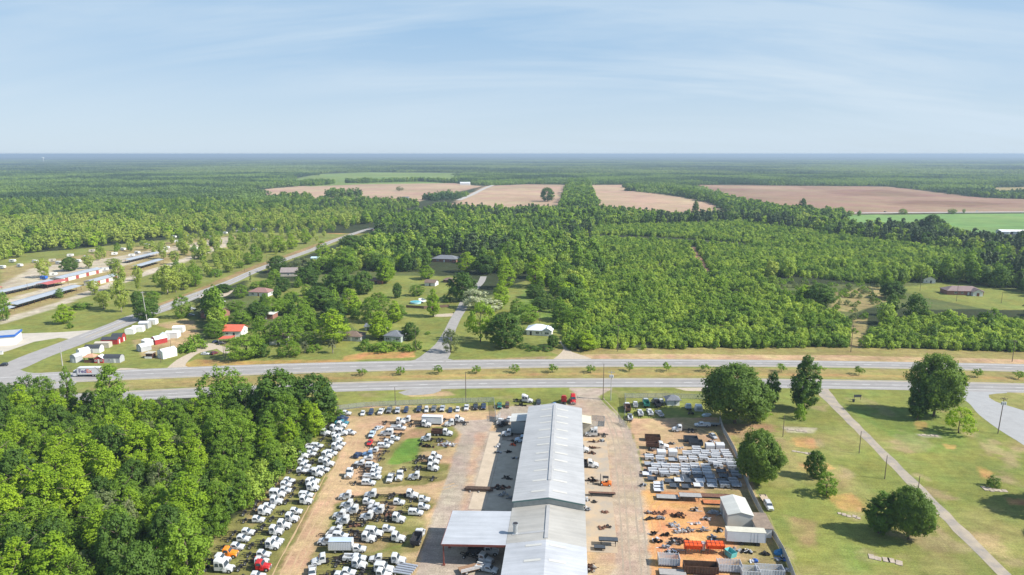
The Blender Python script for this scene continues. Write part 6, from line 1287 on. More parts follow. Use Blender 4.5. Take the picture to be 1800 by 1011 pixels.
r = px_empty('waste_bin', 1284, 977, -60, 'teal open waste bin tipped on the dirt', 'bin'); d = MB(); d.prism([(-1, 0), (1, 0), (1.3, 1.4), (-1.3, 1.4)], -.9, -.84); d.prism([(-1, 0), (1, 0), (1.3, 1.4), (-1.3, 1.4)], .84, .9); d.box((0, 0, .06), (2, 1.7, .1)); d.box((1.15, 0, .7), (.06, 1.7, 1.4), ry=.2); d.box((-1.15, 0, .7), (.06, 1.7, 1.4), ry=-.2); d.build('bin', mat('teal', (.12, .45, .46), .6, var=.1), r); d = MB(); d.box((0, -.95, 1.2), (2.4, .08, .1)); d.build('rim', gb_m, r)
r = px_empty('tarp_heap', 1370, 972, 30, 'blue tarpaulin bundle against the slatted fence', 'tarpaulin'); d = MB(); d.loft([ring(*s) for s in [(-1.6, .4, .3, 0, .3, .1), (-.6, 1, .6, 0, .8, .2), (.5, .9, .5, 0, 1.0, .3), (1.5, .5, .3, 0, .4, .1)]]); d.build('cover', mat('tarp', (.03, .18, .35), .6, var=.2, scale=2), r); d = MB(); d.tube((-1.8, .2, .2), (1.8, -.2, .9), .06, n=6); d.build('pole', frame_m, r)
# pipes stacked (silver), beams, stacked timber, forklift
r = px_empty('tube_stack', 711, 1003, -6, 'stack of silver tubes at the bottom edge of the truck field', 'tubes'); [(lambda d: d.build('tube', alu, r))(MB().tube((-2.3 + q * .1, q * .85 - 1.6, .5 + .02 * q), (2.2 + q * .12, q * .85 - 1.9, .5), .28, .28, 10)) for q in range(5)]; d = MB(); [d.box((q, -.2, .12), (.2, 4, .24)) for q in (-1.5, 1.5)]; d.build('bearers', plank, r)
r = px_empty('beam_stack', 843, 862, 0, 'stack of long rusty steel beams crossing the concrete apron', 'steel beams')
for k in range(9): d = MB(); q = k % 5; zz_ = .5 + (k // 5) * .35; yy_ = q * .42 - .9; xo = R.uniform(-.5, .5); d.box((xo, yy_, zz_), (7.8, .05, .26)); d.box((xo, yy_, zz_ + .13), (7.8, .26, .04)); d.box((xo, yy_, zz_ - .13), (7.8, .26, .04)); d.build('beam', mat('beam_rust', (.12, .08, .06), .8, var=.3, scale=2), r)
d = MB(); [d.box((q, -.1, .18), (.3, 3, .36)) for q in (-2.5, 0, 2.5)]; d.build('bearers', plank, r)
r = px_empty('forklift', 1063, 853, 178, 'orange forklift with black cage and tall mast beside the workshop', 'forklift'); fo = mat('forklift_orange', (.70, .17, .03), .5, var=.1)
d = MB(); d.loft([ring(*s) for s in [(-1.9, .75, .7, .3, 1.2, .15), (-1.2, .8, .75, .25, 1.35, .12), (-.3, .8, .75, .25, .95, .1), (.9, .75, .7, .25, .8, .1)]]); d.build('chassis', fo, r)
d = MB(); [d.box((q, s * .62, 1.75), (.09, .09, 1.6)) for q in (-.9, .5) for s in (-1, 1)]; d.box((-.2, 0, 2.55), (1.7, 1.4, .08)); d.build('cage', frame_m, r); d = MB(); [d.box((1.25, s * .45, 1.7), (.16, .12, 3.2)) for s in (-1, 1)]; [d.box((1.25, 0, z_), (.12, .9, .12)) for z_ in (.5, 1.7, 3.2)]; [d.box((2.1, s * .35, .2), (1.5, .14, .06)) for s in (-1, 1)]; d.build('mast', frame_m, r)
d = MB(); d.box((-.4, 0, 1.15), (.6, .55, .3)); d.box((-.7, 0, 1.5), (.14, .55, .6)); d.build('seat', frame_m, r)
for q, rr_ in ((-1.3, .36), (.9, .42)):
    for s in (-1, 1): wheel(q, s * .7, rr_, .3).build('wheel', [tyre_m, rim_m], r)
# heaps of parts: each heap a thing of boxes, pipes and wheels
def heap(px, py, w_, h_, lab, cols, n=14, rz=0, cat='scrap heap', name='parts_heap'):
    r = px_empty(name, px, py, rz, lab, cat); rg = random.Random(int(px * 7 + py)); P_ = {c: MB() for c in cols}
    for k in range(n):
        c = cols[k % len(cols)]; x_, y_ = rg.gauss(0, w_ / 3.4), rg.gauss(0, w_ / 6); z_ = rg.uniform(.1, h_) * max(.2, 1 - abs(x_) / w_)
        t_ = rg.random()
        if t_ < .4: P_[c].box((x_, y_, z_), (rg.uniform(.3, 1.2), rg.uniform(.2, .6), rg.uniform(.15, .6)), rz=rg.uniform(0, 3), ry=rg.uniform(-.4, .4))
        elif t_ < .75: a = rg.uniform(-.5, .5); P_[c].tube((x_ - 1 * cos(a), y_ - .7 * sin(a), z_ * .6 + .05), (x_ + 1 * cos(a), y_ + .7 * sin(a), z_ + .1), .07, .07, 6)
        else: P_[c].tube((x_, y_, z_), (x_ + .2, y_ + .1, z_ + .3), .38, .38, 12)
    for c in cols:
        if len(P_[c].v) <= 24: P_[c].box((0, 0, .12), (1.6, 1.2, .2))
        if P_[c].v: P_[c].build({'frame_m': 'metal'}.get(c, 'pieces'), HM[c], r)
    return r
HM = dict(w=wb_m, b=frame_m, r=rust_m, a=alu, t=plank, o=org_m, g=gb_m, bl=MATS['blue_band'])
HP = [(786, 783, 4.2, .9, 'heap of pale and rusty axle parts on the dirt right of grass patch', 'wtar', 46), (751, 786, 2.4, .9, 'dark heap of black frames beside the grass patch', 'bbr', 20), (740, 783, 1.6, .8, 'small dark heap of tyres next to the black frames', 'b', 8),
 (916, 713, 2.4, .8, 'black axle assembly by the workshop front', 'bb', 16), (886, 748, 2, .8, 'red and black wreck parts below the parked pickups', 'rbo', 14), (1042, 777, 2.2, .5, 'rusty parts line right of the workshop, upper', 'rb', 12), (1059, 776, 1.6, .6, 'black engine stand right of the workshop', 'bg', 10), (1043, 788, 2, .6, 'orange-brown steel pieces right of the workshop', 'rr', 12),
 (1040, 798, 1.8, .6, 'dark steel offcuts beside the workshop wall', 'br', 12), (1040, 846, 2.4, 1.1, 'stacked steel frames left of the forklift', 'brb', 24), (1030, 880, 1.2, 1, 'tools and bottles by the workshop wall', 'wgb', 10), (1044, 883, .9, .6, 'single dark crate on the orange dirt', 'b', 5), (1030, 897, 1.2, 1, 'grey cabinet and cans by the wall corner', 'gwb', 8),
 (1063, 901, 2.0, .1, 'rusty thin steel bars lying right of the workshop', 'r', 9), (1062, 929, 2.6, .4, 'black winch and bars at the end of an orange dirt tongue', 'rb', 14), (1038, 1004, 2.2, 1.6, 'tall rusty trestles at the bottom right of the workshop', 'rtr', 26),
 (876, 786, 1.2, 1.2, 'pinkish-white drum group on the concrete apron', 'wt', 8), (875, 796, 1.8, .5, 'black parts at the apron shade edge, upper', 'bg', 10), (893, 796, 1.6, .6, 'black parts in the apron shade, second', 'bb', 10), (904, 783, 1.8, .8, 'red jack and dark parts in the apron shade', 'rbo', 12), (900, 776, 1.6, .4, 'axle lying in the apron shade', 'b', 8), (905, 806, 1.6, .5, 'dark crates in apron shade, lower', 'bg', 8), (890, 842, 1.6, .8, 'black compressor in the shade above the beam stack', 'b', 10), (884, 872, 1.6, 1.3, 'tan machine in the shade below the beams', 'tgb', 12), (895, 877, 1.2, .8, 'blue-grey boxes by the workshop corner', 'gg', 6), (880, 858, 4, .5, 'heap of steel lengths in the shade beside the workshop', 'br', 20),
 (1143, 903, 1.4, .9, 'rusty crate at the left of the orange dirt', 'rg', 8), (1160, 912, 2.2, .7, 'white and black engine parts on the orange dirt', 'wwb', 20), (1163, 903, 2.6, .3, 'row of rusty leaf springs', 'r', 14), (1142, 913, 1.4, .9, 'dark cage at the edge of the drive', 'b', 8), (1194, 908, 3.0, 1.2, 'leaning dark red plates and frames', 'rbr', 22), (1184, 924, 2.6, .9, 'stacked aluminium toolboxes on the orange dirt', 'ag', 12), (1222, 921, 2.2, .4, 'long white tube on the dirt', 'w', 5),
 (1256, 903, 2.6, .7, 'white and grey engine parts behind the metal shed', 'wwg', 22), (1241, 914, 1.4, 1.3, 'blue-white lift machine in front of the metal shed', 'wab', 12), (1265, 935, 1.6, 1.0, 'dark blue engine in the metal shed shade', 'bgb', 12), (1253, 945, 1.2, .6, 'grey tank beside the dark blue engine', 'g', 9), (1195, 936, 3.2, .8, 'white door panels leaning on rusty frames', 'wrt', 20), (1211, 935, 2.4, 1.2, 'tan-grey hoist frame standing on the orange dirt', 'gtr', 14), (1236, 934, 2.4, 1.3, 'silver tank cradle beside the tan-grey hoist frame', 'agg', 14),
 (1150, 940, 1.4, .9, 'chrome and black fittings on the drive edge', 'wbb', 12), (1171, 942, 1.4, .9, 'dark purple-black winch on the orange dirt', 'bb', 10), (1154, 953, 1.6, 1.1, 'black controller and white hoses', 'bbw', 14), (1196, 952, 3.4, .8, 'long rusty rails piled above the orange hoppers', 'rb', 30), (1184, 958, 2, 1.2, 'coil of dark chain beside the rusty rails', 'bg', 12), (1170, 964, 1.8, 1.2, 'grey louvre panels leaning', 'ga', 10), (1180, 971, 3.0, .5, 'aluminium sections in front of the left orange hopper', 'ab', 14), (1255, 955, 2.4, .8, 'dark tyres and crates between hopper and box trailer', 'bgb', 18),
 (1295, 969, 2.0, .6, 'white bags by the teal bin', 'ww', 10), (1314, 971, 2.8, .5, 'black and white scrap in front of the box trailer', 'bwb', 18), (1325, 988, 1.2, .8, 'white and blue drums on the pale dirt', ['w', 'bl'], 8), (1345, 975, 1.6, .6, 'dark tyre pile by the weeds', 'b', 12), (1376, 984, 2.4, .7, 'mixed scrap pile at the foot of slatted fence', ['g', 'b', 'w', 'bl'], 24), (1380, 1003, 2.0, .6, 'pale scrap by the bottom end of the slatted fence', 'wgt', 18), (1222, 899, 1.8, 1.1, 'dark shelter box with white cans inside', 'bbw', 12),
 (1147, 792, 2.2, .5, 'pale axles left of the cap bodies', 'tbr', 14), (1138, 800, 2, .5, 'dark fittings at the drive edge by the bodies', 'bg', 12), (1134, 830, 1.6, .9, 'grey ladder racks at the drive edge', 'gb', 12), (1132, 854, 1.4, 1.0, 'upright grey panel at the drive edge', 'gb', 8), (1181, 781, 1.8, .5, 'light parts left of the black dump bodies', 'tb', 12), (1195, 789, 2.4, .3, 'white planks under the black dump bodies', 'w', 8), (1250, 777, 2, .5, 'light hoses and panels by the slatted fence', 'wr', 10)]
for px, py, w_, h_, lb, cs, n in HP: heap(px, py, w_, h_, lb, list(cs), n)
GRS = [(376, 985, 4, .6, 'blue and red hose parts on the bottom left truck frames', ['bl', 'r', 'b'], 12), (360, 950, 3, .7, 'black axles at the wood edge, bottom left corner', 'b', 16), (455, 985, 3, .7, 'red frame parts behind the red truck', 'rbo', 14), (690, 905, 3, .6, 'axles and springs between chassis in the lower field', 'br', 20), (625, 925, 2.6, .6, 'axle parts under the left chassis of the lower field', 'br', 18), (600, 985, 3, .7, 'bent dark frames at the bottom of the truck field', 'brt', 24), (715, 870, 2.5, .5, 'rusty bars at the right edge of the lower field', 'r', 10), (655, 985, 2.5, .6, 'wheels and axles left of the crew-cab truck', 'b', 14)]
for px, py, w_, h_, lb, cs, n in GRS: heap(px, py, w_, h_, lb, list(cs), n)
# stake-body truck and timber at bottom left of the front roof
r = px_empty('stake_body_truck', 828, 1004, 28, 'tilted white stake-sided body with brown timber floor below the canopy', 'truck body'); d = MB(); d.box((0, 0, .9), (5.6, 2.4, .12)); d.build('floor', mat('timber_brown', (.26, .16, .10), .9, var=.2, scale=2), r)
d = MB(); [d.box((0, -1.2, z_), (5.6, .06, .16)) for z_ in (1.1, 1.4, 1.7)]; [d.box((q, -1.2, 1.35), (.08, .09, .9)) for q in (-2.7, -1.8, -.9, 0, .9, 1.8, 2.7)]; d.build('stake_side', wb_m, r); g = MB(); rails(g, -2.6, 3.2, .6); g.build('frame', frame_m, r); [wheel(-1.4, s * .9, .45, .4).build('wheel', [tyre_m, rim_m], r) for s in (-1, 1)]
# ============================================================ POLES AND WIRES
pole_m = mat('pole_wood', (.13, .10, .08), .95, var=.2, scale=2); pole_c = mat('pole_pale', (.38, .37, .35), .9, var=.12, scale=2); wire_m = mat('wire', (.05, .05, .05), .6)
def pole(px, base, top, lab, m=pole_m, arm=0, cans=0, r_=.14, grp='utility poles', lean=0):
    x, y = G(px, base); _, _, d = proj(x, y); H = (base - top) * d / FPX / cos(atan((base - 270) / FPX)); r = empty('utility_pole', (x, y, 0), 0, lab, 'pole', grp)
    mb = MB(); mb.tube((0, 0, -.2), (lean, 0, H), r_ * 1.15, r_ * .75, 8); mb.build('post', m, r)
    if arm: mb = MB(); mb.box((lean, 0, H - .6), (.14, 2.6 if arm == 1 else .14, .14)); mb.box((lean, 0, H - .6), (2.4, .14, .14)); [mb.tube((lean + q, 0, H - .55), (lean + q, 0, H - .3), .05, n=6) for q in (-1.1, -.4, .4, 1.1)]; mb.build('crossarm', m, r)
    if cans: mb = MB(); [mb.tube((lean + q, -.2, H - 2.6), (lean + q, -.2, H - 1.6), .28, .28, 12) for q in (-.55, 0, .55)[:cans]]; mb.build('transformer', mat('transformer', (.50, .52, .54), .5), r)
    return (x + lean, y, H)
pole(1754, 762, 700, 'dark pole with grey transformers beside the pale access road', arm=1, cans=3, lean=.4)
pole(1060, 702, 641, 'slim dark pole at the yard entrance, left of the transformer pole'); pole(1073.5, 704, 653, 'pale pole with white transformers at the yard entrance', pole_c, 1, 3)
pole(819, 706, 655, 'dark pole on the verge left of the workshop'); pole(695, 712, 681, 'short dark pole on the verge above the car line')
pole(110, 643, 610, 'pale stout pole in front of the grey barn sheds', pole_c, r_=.2); pole(259, 566, 513, 'tall pale leaning pole beside the side road', pole_c, 1, r_=.2, lean=-1.2)
for a in [(283, 637, 611, 'thin pole left of the tall white cabin'), (302, 627, 598, 'thin pole behind the tall white cabin'), (394, 633, 600, 'left of the twin poles by the red-roofed house'), (397, 633, 601, 'right of the twin poles by the red-roofed house'), (731, 619, 576, 'grey pole beside the street corner cottage'),
          (471, 484, 448, 'dark pole on the side road verge, middle'), (430, 477, 465, 'short post left of the side road'), (949, 568, 547, 'thin pole beside the red-brown timber shed'), (1355, 442, 414, 'white pole rising from the young trees'), (1617, 512, 474, 'dark pole left of the white gabled house'), (1681, 530, 490, 'dark pole in front of the long ranch house'), (1760, 533, 513, 'short pole right of the ranch house'),
          (650, 403, 384, 'pole with crossarm where the side road meets the trees'), (1376, 768, 731, 'short dark pole at the left of the park'), (1510, 797, 759, 'dark post left of the old path, upper'), (1555, 842, 802, 'dark post left of the old path, middle'), (1612, 877, 838, 'dark post beside the old path with a small white box'), (320, 985, 958, 'dead snag pole in the near wood'), (49, 511, 497, 'pole between the market shelters'), (573, 480, 462, 'post by the side road, far')]:
    pole(a[0], a[1], a[2], a[3], r_=.11 if a[1] < 700 else .12)
pole(1265, 745, 712, 'grey fence-corner pole at the upper end of slatted fence', pole_c); pole(1314, 853, 811, 'pale lamp pole beside the rounded tree on the fence', pole_c, r_=.16)
hp = [pole(1085.5, 618, 571, 'roadside pole with crossarm in front of the young trees', arm=1), pole(1495.5, 619, 572, 'roadside pole with crossarm at the gap in the young trees', arm=1), pole(1779, 636, 598, 'roadside pole near the right edge of the frame', arm=1)]
hp = [(-130, 300, 11), (-62, 309, 11)] + hp + [(330, 325, 11)]; mb = MB()
for a, b in zip(hp, hp[1:]):
    for oz, ox in ((-.3, -1.1), (-.3, 1.1), (-2.6, 0)):
        A_ = Vector((a[0] + ox, a[1], a[2] + oz)); B_ = Vector((b[0] + ox, b[1], b[2] + oz)); pr = A_
        for k in range(1, 9): t = k / 8; q = A_.lerp(B_, t) - Vector((0, 0, 4 * 1.1 * t * (1 - t))); mb.tube(pr, q, .022, n=3); pr = q
o = mb.build('power_line', wire_m); tag(o, 'thin power lines strung along the far side of the highway', 'power line')
x, y = G(1507, 703); r = empty('yard_sign', (x, y, 0), .1, 'dark two-post sign board beside the old path', 'sign'); m_ = MB(); m_.box((0, 0, 1.6), (2.9, .1, 1.0)); m_.build('board', bb_m, r); m_ = MB(); [m_.box((q, 0, 1), (.12, .12, 2)) for q in (-1.3, 1.3)]; m_.build('posts', pole_m, r)
x, y = G(1502, 706); r = empty('rubbish_bin', (x - .6, y - .5, 0), 0, 'small dark wheeled bin left of the sign board', 'bin'); m_ = MB(); m_.box((0, 0, .5), (.6, .6, 1), top=(1.2, 1.2)); m_.build('body', bb_m, r); m_ = MB(); m_.box((0, 0, 1.04), (.75, .75, .08)); m_.build('lid', frame_m, r)
# broken slabs left in the park
slab_m = mat('old_slab', (.36, .30, .24), .95, var=.25, scale=1)
for k, (px, py, L, W, rz, lb) in enumerate([(1401, 757, 6.5, 2, -12, 'long pale broken slab near the upper pole of the park'), (1411, 796, 6, 1.6, -14, 'long pale kerb slab left of the two small bushes'), (1492, 907, 6, 1.8, -20, 'pale slab left of the twin trees'), (1556, 984, 7, 2.6, -18, 'broken pale concrete pad at the bottom of the park'), (1632, 766, 6.5, 1.5, -3, 'thin pale slab below the small umbrella-shaped tree'), (1748, 861, 6, 2.6, -8, 'pale slab with a dark bush on it')]):
    x, y = G(px, py); r = empty('concrete_slab', (x, y, 0), radians(rz), lb, 'slab', 'old slabs in the grass'); rg = random.Random(k)
    for q in range(5):
        m_ = MB(); m_.box((-L / 2 + L * (q + .5) / 5 + rg.uniform(-.2, .2), rg.uniform(-.3, .3), .06), (L / 5 * rg.uniform(.7, 1.1), W * rg.uniform(.5, 1), .16), rz=rg.uniform(-.2, .2)); m_.build('piece', slab_m, r)
# distant water tower
x, y = G(76, 280.5); d_ = 9500; k = d_ / hypot(x, y); r = empty('water_tower', (x * k, y * k, 0), 0, 'tiny white water tower on the left horizon', 'water tower')
m_ = MB(); m_.loft([[(rr_ * cos(a * pi / 8), rr_ * sin(a * pi / 8), z_) for a in range(16)] for rr_, z_ in ((3, 38), (11, 42), (13, 48), (11, 54), (4, 58))]); m_.build('tank', white_s, r); m_ = MB(); m_.tube((0, 0, 0), (0, 0, 40), 4, 3, 12); m_.build('stem', white_s, r)
# mail boxes by the roads
for k, (px, py, lb) in enumerate([(1005, 615, 'white mailbox at the gravel drive by the young trees'), (797, 553, 'dark mailbox where the drive meets the street'), (883, 615, 'tiny post on the grass below the round dark tree'), (348, 522, 'dark mailbox on the side road verge')]):
    x, y = G(px, py); r = empty('mailbox', (x, y, 0), 0, lb, 'mailbox'); m_ = MB(); m_.box((0, 0, .55), (.12, .12, 1.1)); m_.build('post', pole_m, r); m_ = MB(); m_.box((0, 0, 1.25), (.7, .4, .4), top=(1, .7)); m_.build('box', wb_m if k in (0, 2) else bb_m, r)
# ============================================================ SINGLE TREES
A_, B_, C_ = ((0, 360), 4.2125), ((300, 400), 4.2125), ((650, 400), 4.2125)
def many(zo, items, phrase, grp):
    L = []
    for X_, b, t, w_, kd in items: L.append((zo[0][0] + X_ / zo[1], zo[0][1] + b / zo[1], zo[0][1] + t / zo[1], w_ / zo[1], kd))
    L.sort()
    words = dict(bright='bright green', mid='green', mtall='tall green', dark='dark green', grey='grey-green', pecan='pale sparse', oak='large dark', darktall='tall dark', shrub='low green', dshrub='low dark', blossom='white-flowering', column='thin columnar', spread='spreading', pine='dark pine')
    for i, (px, b, t, w_, kd) in enumerate(L):
        sh = kd in ('shrub', 'dshrub'); plant_px(kd, px, b, t, w_, '%s %s, %s from left %s' % (words[kd], 'shrub' if sh else 'tree', ordw(i), phrase), name='shrub' if sh else 'broadleaf_tree', cat='shrub' if sh else 'tree', group=grp)
m, d_, b_, p_ = 'mid', 'dark', 'bright', 'pecan'
many(A_, [(25, 860, 640, 90, m), (480, 880, 735, 135, b_), (520, 915, 870, 40, 'shrub'), (330, 540, 400, 100, p_), (700, 665, 560, 90, p_), (770, 772, 640, 105, p_), (900, 795, 560, 110, p_), (890, 645, 430, 100, p_), (1025, 640, 450, 60, p_), (1020, 750, 640, 80, d_), (1090, 850, 690, 150, d_), (1135, 705, 640, 90, m), (1240, 662, 450, 150, p_), (1340, 605, 440, 140, p_), (1450, 605, 440, 90, m), (1350, 838, 670, 105, m), (1640, 650, 590, 80, d_), (1600, 522, 480, 80, 'shrub'), (520, 490, 390, 100, d_), (660, 472, 370, 80, p_), (1030, 562, 470, 60, p_), (1210, 402, 290, 70, p_), (1370, 372, 280, 90, p_), (1300, 442, 340, 70, p_), (1500, 332, 250, 70, p_), (1565, 305, 265, 30, d_), (1470, 402, 350, 40, p_), (840, 472, 400, 110, p_), (600, 770, 725, 130, 'shrub'), (445, 690, 620, 55, m)], 'across the market ground', 'trees of the market ground')
many(B_, [(430, 332, 215, 110, p_), (510, 300, 240, 60, m), (580, 272, 190, 80, m), (650, 252, 180, 70, m), (330, 362, 310, 90, 'shrub'), (180, 422, 290, 70, m), (100, 462, 330, 120, p_), (260, 230, 130, 70, p_), (100, 202, 95, 90, p_), (40, 480, 360, 80, p_), (380, 245, 150, 100, p_), (800, 180, 60, 110, b_), (900, 160, 50, 90, b_), (700, 190, 70, 90, p_), (550, 165, 40, 90, p_), (1000, 120, 10, 80, b_), (480, 200, 90, 90, p_)], 'in the pecan grove left of the side road', 'pecan trees by the side road')
many(B_, [(300, 650, 510, 190, 'grey'), (480, 622, 540, 120, m), (330, 812, 690, 150, m), (520, 722, 610, 140, m), (640, 682, 560, 150, d_), (740, 652, 520, 150, m), (520, 522, 425, 90, m), (400, 482, 418, 90, d_), (590, 402, 325, 14, 'column'), (640, 452, 400, 100, m), (720, 452, 385, 100, m), (795, 332, 212, 120, d_), (770, 402, 310, 90, m), (830, 472, 370, 105, d_), (980, 335, 222, 160, 'grey'), (1010, 425, 295, 150, d_), (1130, 335, 225, 120, m), (1125, 232, 100, 110, b_), (1340, 200, 60, 170, d_), (1300, 335, 150, 180, m), (1250, 482, 300, 170, d_), (1430, 492, 325, 130, d_), (1590, 412, 235, 150, b_)], 'along the near side of the side road', 'trees round the houses left of the street')
many(B_, [(1100, 602, 440, 190, d_), (1330, 642, 455, 170, b_), (1210, 702, 540, 160, d_), (1205, 852, 612, 250, b_), (1480, 702, 520, 140, m), (1560, 822, 620, 160, b_), (1660, 705, 540, 100, b_), (980, 762, 570, 140, m), (870, 862, 650, 210, m), (700, 862, 690, 180, m), (560, 965, 800, 230, m), (830, 962, 872, 85, m), (665, 958, 850, 120, d_), (1040, 745, 640, 80, m), (1035, 925, 870, 65, 'shrub'), (1085, 905, 862, 60, 'shrub'), (915, 952, 845, 100, m), (1450, 902, 835, 110, 'shrub'), (1560, 912, 850, 150, 'shrub'), (1000, 622, 510, 120, m), (850, 642, 530, 130, m), (1030, 862, 770, 100, m), (180, 900, 800, 160, 'shrub'), (120, 920, 870, 110, 'shrub'), (900, 540, 480, 130, 'shrub')], 'round the highway-side houses', 'trees round the houses left of the street')
many(C_, [(120, 402, 225, 130, b_), (205, 522, 410, 60, 'dark'), (70, 602, 480, 130, m), (190, 692, 570, 150, m), (60, 822, 630, 160, b_), (300, 832, 705, 110, d_), (160, 902, 845, 140, 'shrub'), (280, 912, 862, 90, 'shrub'), (350, 905, 835, 60, 'shrub'), (420, 382, 280, 125, b_), (470, 662, 455, 115, b_), (350, 505, 425, 100, m), (690, 542, 335, 185, 'dark'), (720, 332, 182, 150, b_), (790, 602, 462, 180, 'blossom'), (900, 622, 530, 140, 'blossom'), (600, 925, 745, 105, 'grey'), (820, 845, 562, 200, 'spread'), (970, 602, 395, 140, b_), (1010, 452, 245, 150, b_), (570, 552, 490, 60, 'dshrub'), (860, 342, 205, 140, 'dark'), (430, 790, 770, 40, 'shrub')], 'along the street lawns', 'trees along the street')
many(C_, [(1225, 442, 205, 165, b_), (1220, 522, 425, 110, d_), (1090, 642, 530, 110, m), (1175, 700, 570, 160, m), (1005, 885, 640, 230, 'dark'), (1355, 880, 795, 80, 'dark'), (1250, 620, 520, 100, d_), (1500, 562, 445, 180, m), (1520, 742, 592, 170, m), (1600, 905, 765, 170, b_), (1490, 895, 800, 90, b_), (1420, 402, 255, 160, d_), (1140, 886, 862, 90, 'dshrub'), (1200, 904, 876, 100, 'dshrub'), (1300, 904, 878, 110, 'dshrub'), (1400, 500, 360, 130, m), (1600, 640, 520, 150, m), (1420, 690, 560, 150, m), (1020, 300, 110, 150, m)], 'right of the street up to the young trees', 'trees along the street')
# two palms
def palm(px, base, top, w_, lab):
    x, y = G(px, base); _, _, d = proj(x, y); H = (base - top) * d / FPX; r = empty('palm_tree', (x, y, 0), 0, lab, 'palm', 'palms by the highway'); m_ = MB(); m_.tube((0, 0, -.1), (.1, 0, H * .72), .3, .22, 8); m_.build('trunk', bark_pale, r); m_ = MB(); rg = random.Random(int(px))
    for k in range(64):
        a = k * 2.4; e = rg.uniform(-.9, 1.2); L = w_ * d / FPX / 2 * rg.uniform(.8, 1.1); p0 = Vector((0, 0, H * .74)); dr = Vector((cos(a) * cos(e), sin(a) * cos(e), sin(e))); md = p0 + dr * L * .55; en = p0 + dr * L - Vector((0, 0, L * .28)); sd = Vector((-sin(a), cos(a), 0)) * L * .13
        m_.quad(p0 - sd * .2, p0 + sd * .2, md + sd, md - sd); m_.quad(md - sd, md + sd, en + sd * .1, en - sd * .1)
    m_.build('fronds', leaf_mat('leaf_palm', (.12, .14, .07), (.2, .2, .12)), r)
palm(536, 621, 600, 18, 'left and smaller of two palms by the highway lawn'); palm(585, 621, 596, 20, 'taller palm with pale trunk on the highway lawn')
# trees of the right-hand side
RT = [('oak', 1292, 744, 648, 112, 'huge spreading dark green tree over the right-hand yard corner'), ('mtall', 1330, 742, 688, 52, 'lighter green lobe tree at the right foot of the huge tree'), ('darktall', 1356, 712, 652, 30, 'slim dark tree between the huge tree and the tall conical one'), ('darktall', 1413, 722, 627, 52, 'tall conical dark tree left of the old path'), ('shrub', 1406, 737, 711, 22, 'small bush at the foot of the tall conical tree'),
 ('oak', 1641, 732, 627, 80, 'large round dark oak beside the highway verge at right'), ('darktall', 1612, 738, 676, 36, 'slim dark tree leaning on the large oak'), ('spread', 1685, 761, 719, 50, 'small umbrella-shaped tree near the pale access road'), ('oak', 1331, 850, 761, 72, 'rounded dark tree growing over the slatted fence'), ('bright', 1334, 853, 800, 40, 'bright green young tree in front of the rounded fence tree'),
 ('dark', 1433, 840, 795, 33, 'small uneven dark tree, upper of two bushes in the park'), ('mid', 1452, 871, 833, 38, 'round bright bush-like tree, lower of two in the park'), ('darktall', 1545, 937, 868, 56, 'left of the twin dark trees in the park'), ('oak', 1597, 948, 865, 72, 'right of the twin dark trees in the park, leaning left'), ('dshrub', 1745, 856, 838, 22, 'dark bush on the slab at the right of the park'),
 ('oak', 1905, 905, 800, 110, 'large tree just outside the right frame edge casting long shade'), ('dark', 1900, 950, 890, 60, 'tree outside the right frame edge, nearer one'), ('dark', 1439, 537, 500, 42, 'round very dark tree in the rough clearing'), ('dark', 1567, 525, 494, 34, 'dark tree left of the white gabled house lawn'), ('darktall', 1410, 380, 349, 16, 'tall ragged tree at the corner of the red field'), ('dark', 1422, 380, 360, 16, 'rounder tree beside the tall ragged one at the red field'),
 ('dark', 1638, 410, 378, 30, 'big dark tree in front of the green field'), ('mid', 1587, 376, 367, 14, 'small round bush beside the far farm road, left'), ('mid', 1673, 376, 367, 13, 'small round bush beside the far farm road, right'), ('mid', 1694, 374, 367, 5, 'tiny bush beside the far farm road'), ('darktall', 1223, 372, 352, 12, 'lone tree at the bottom of the middle pink field'), ('dark', 962, 354, 330, 22, 'round dark tree at the bottom of the pink field'), ('grey', 702, 336, 328, 12, 'bare-looking lone tree in the left pink field'),
 ('dshrub', 643, 322, 311, 14, 'single dark tree beyond the left pink field')]
for kd, px, b, t, w_, lb in RT:
    sh = kd in ('shrub', 'dshrub'); o = plant_px(kd, px, b, t, w_, lb, name='shrub' if sh else 'broadleaf_tree', cat='shrub' if sh else 'tree')
MT = [(637, 660), (704, 659), (770, 657), (838, 656), (905, 655.5), (971, 655), (1038, 655), (1106, 652.5), (1172, 653), (1239, 652.5), (1308, 654), (1374, 654), (1441, 655.5), (1510, 659), (1719, 663), (1790, 666)]
for i, (px, b) in enumerate(MT): plant_px('crape', px, b, b - 13 - (i * 7 % 3), 15, 'small clipped tree on the highway median, %s from the left' % ordw(i), name='median_tree', group='small trees on the highway median')
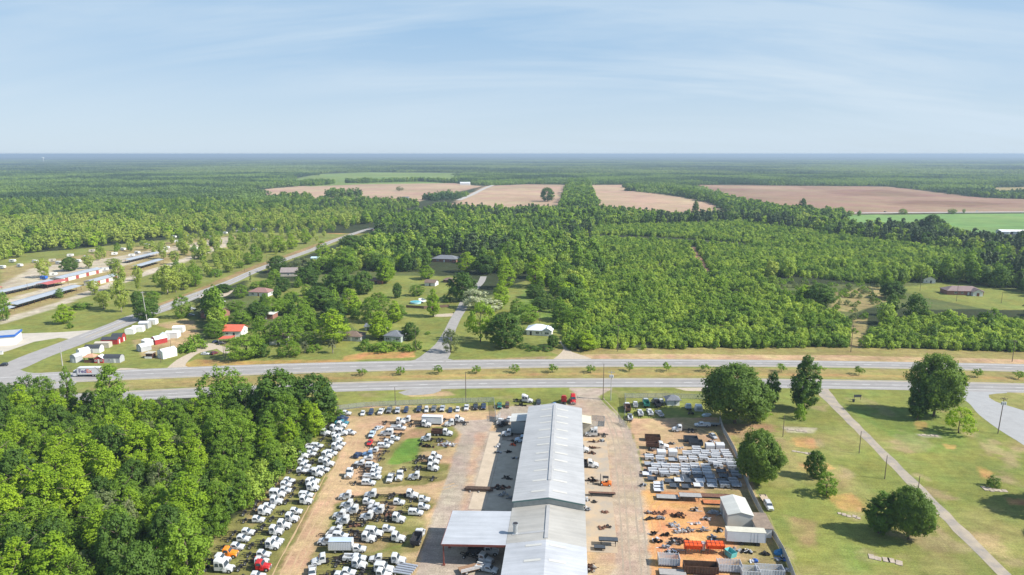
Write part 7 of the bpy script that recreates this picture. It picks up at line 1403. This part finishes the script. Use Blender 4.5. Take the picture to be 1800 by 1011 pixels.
# lines of trees between far fields, in one mass each (nobody could count them)
def tree_line(pts, wd, H, lab, step=9):
    P = resample([G(*p) for p in pts], step); XY = []
    for i, p in enumerate(P):
        t = (P[min(i + 1, len(P) - 1)] - P[max(i - 1, 0)]).normalized(); nn = Vector((-t.y, t.x))
        for k in range(max(1, int(wd / step))): q = p + nn * R.uniform(-wd / 2, wd / 2) + t * R.uniform(-4, 4); XY.append((q.x, q.y, 0))
    n = len(XY); scatter('tree_line', np.array(XY), np.full(n, H / 12.0) * NR.uniform(.75, 1.2, n), NR.integers(0, 4, n), [leafy_proto(900 + i, ('round', 'tall', 'round', 'round')[i], 12, 5.2, .2, 30, 9, 2.1, LM[('dark', 'mid', 'mid', 'wild')[i]], .3) for i in range(4)], lab, 'tree line')
tree_line([(1016, 372), (1018, 350), (1017, 335), (1016, 322)], 60, 17, 'dense dark belt of trees running back between the pink fields')
tree_line([(1105, 335), (1180, 338), (1215, 345), (1260, 355), (1330, 372), (1400, 382)], 50, 15, 'curving belt of trees dividing the pink field from the red one')
tree_line([(1100, 330), (1150, 330), (1190, 333)], 60, 12, 'tree block at the top of the middle pink field')
tree_line([(1716, 345), (1800, 349), (1860, 351)], 50, 11, 'dark block of trees at the right of the red field')
tree_line([(610, 322), (700, 320), (740, 319), (800, 322)], 30, 14, 'broken row of dark trees beyond the left pink field')
tree_line([(470, 326), (540, 326), (565, 322)], 90, 13, 'dark wood at the upper left of the pink field')
tree_line([(756, 352), (775, 346), (790, 343)], 20, 11, 'short hedge of trees in the left pink field')
tree_line([(480, 356), (560, 358), (640, 357), (700, 360)], 60, 12, 'dark tree belt below the left pink field')
tree_line([(1440, 377), (1490, 379), (1500, 380)], 30, 8, 'low even hedge right of the ragged tree')

tree_line([(580, 346), (600, 346), (628, 346)], 50, 17, 'dark tree clump in front of the left pink field')
tree_line([(497, 350), (520, 350), (540, 350)], 50, 14, 'dark tree clump left of the other before the pink field')
# ============================================================ THE AIR
hb = MB().box((0, 28000, 47), (118000, 66000, 98.5)).mesh('haze', [])
hz = bpy.data.materials.new('haze_air'); hz.use_nodes = True; nt = hz.node_tree; nt.nodes.clear()
vo = N(nt, 'ShaderNodeVolumePrincipled'); ou = N(nt, 'ShaderNodeOutputMaterial'); nt.links.new(vo.outputs[0], ou.inputs['Volume'])
vo.inputs['Color'].default_value = (.47, .60, .75, 1); vo.inputs['Density'].default_value = 0.00013; vo.inputs['Anisotropy'].default_value = 0.1
hb.materials.append(hz); tag(link('haze', hb), kind='stuff')
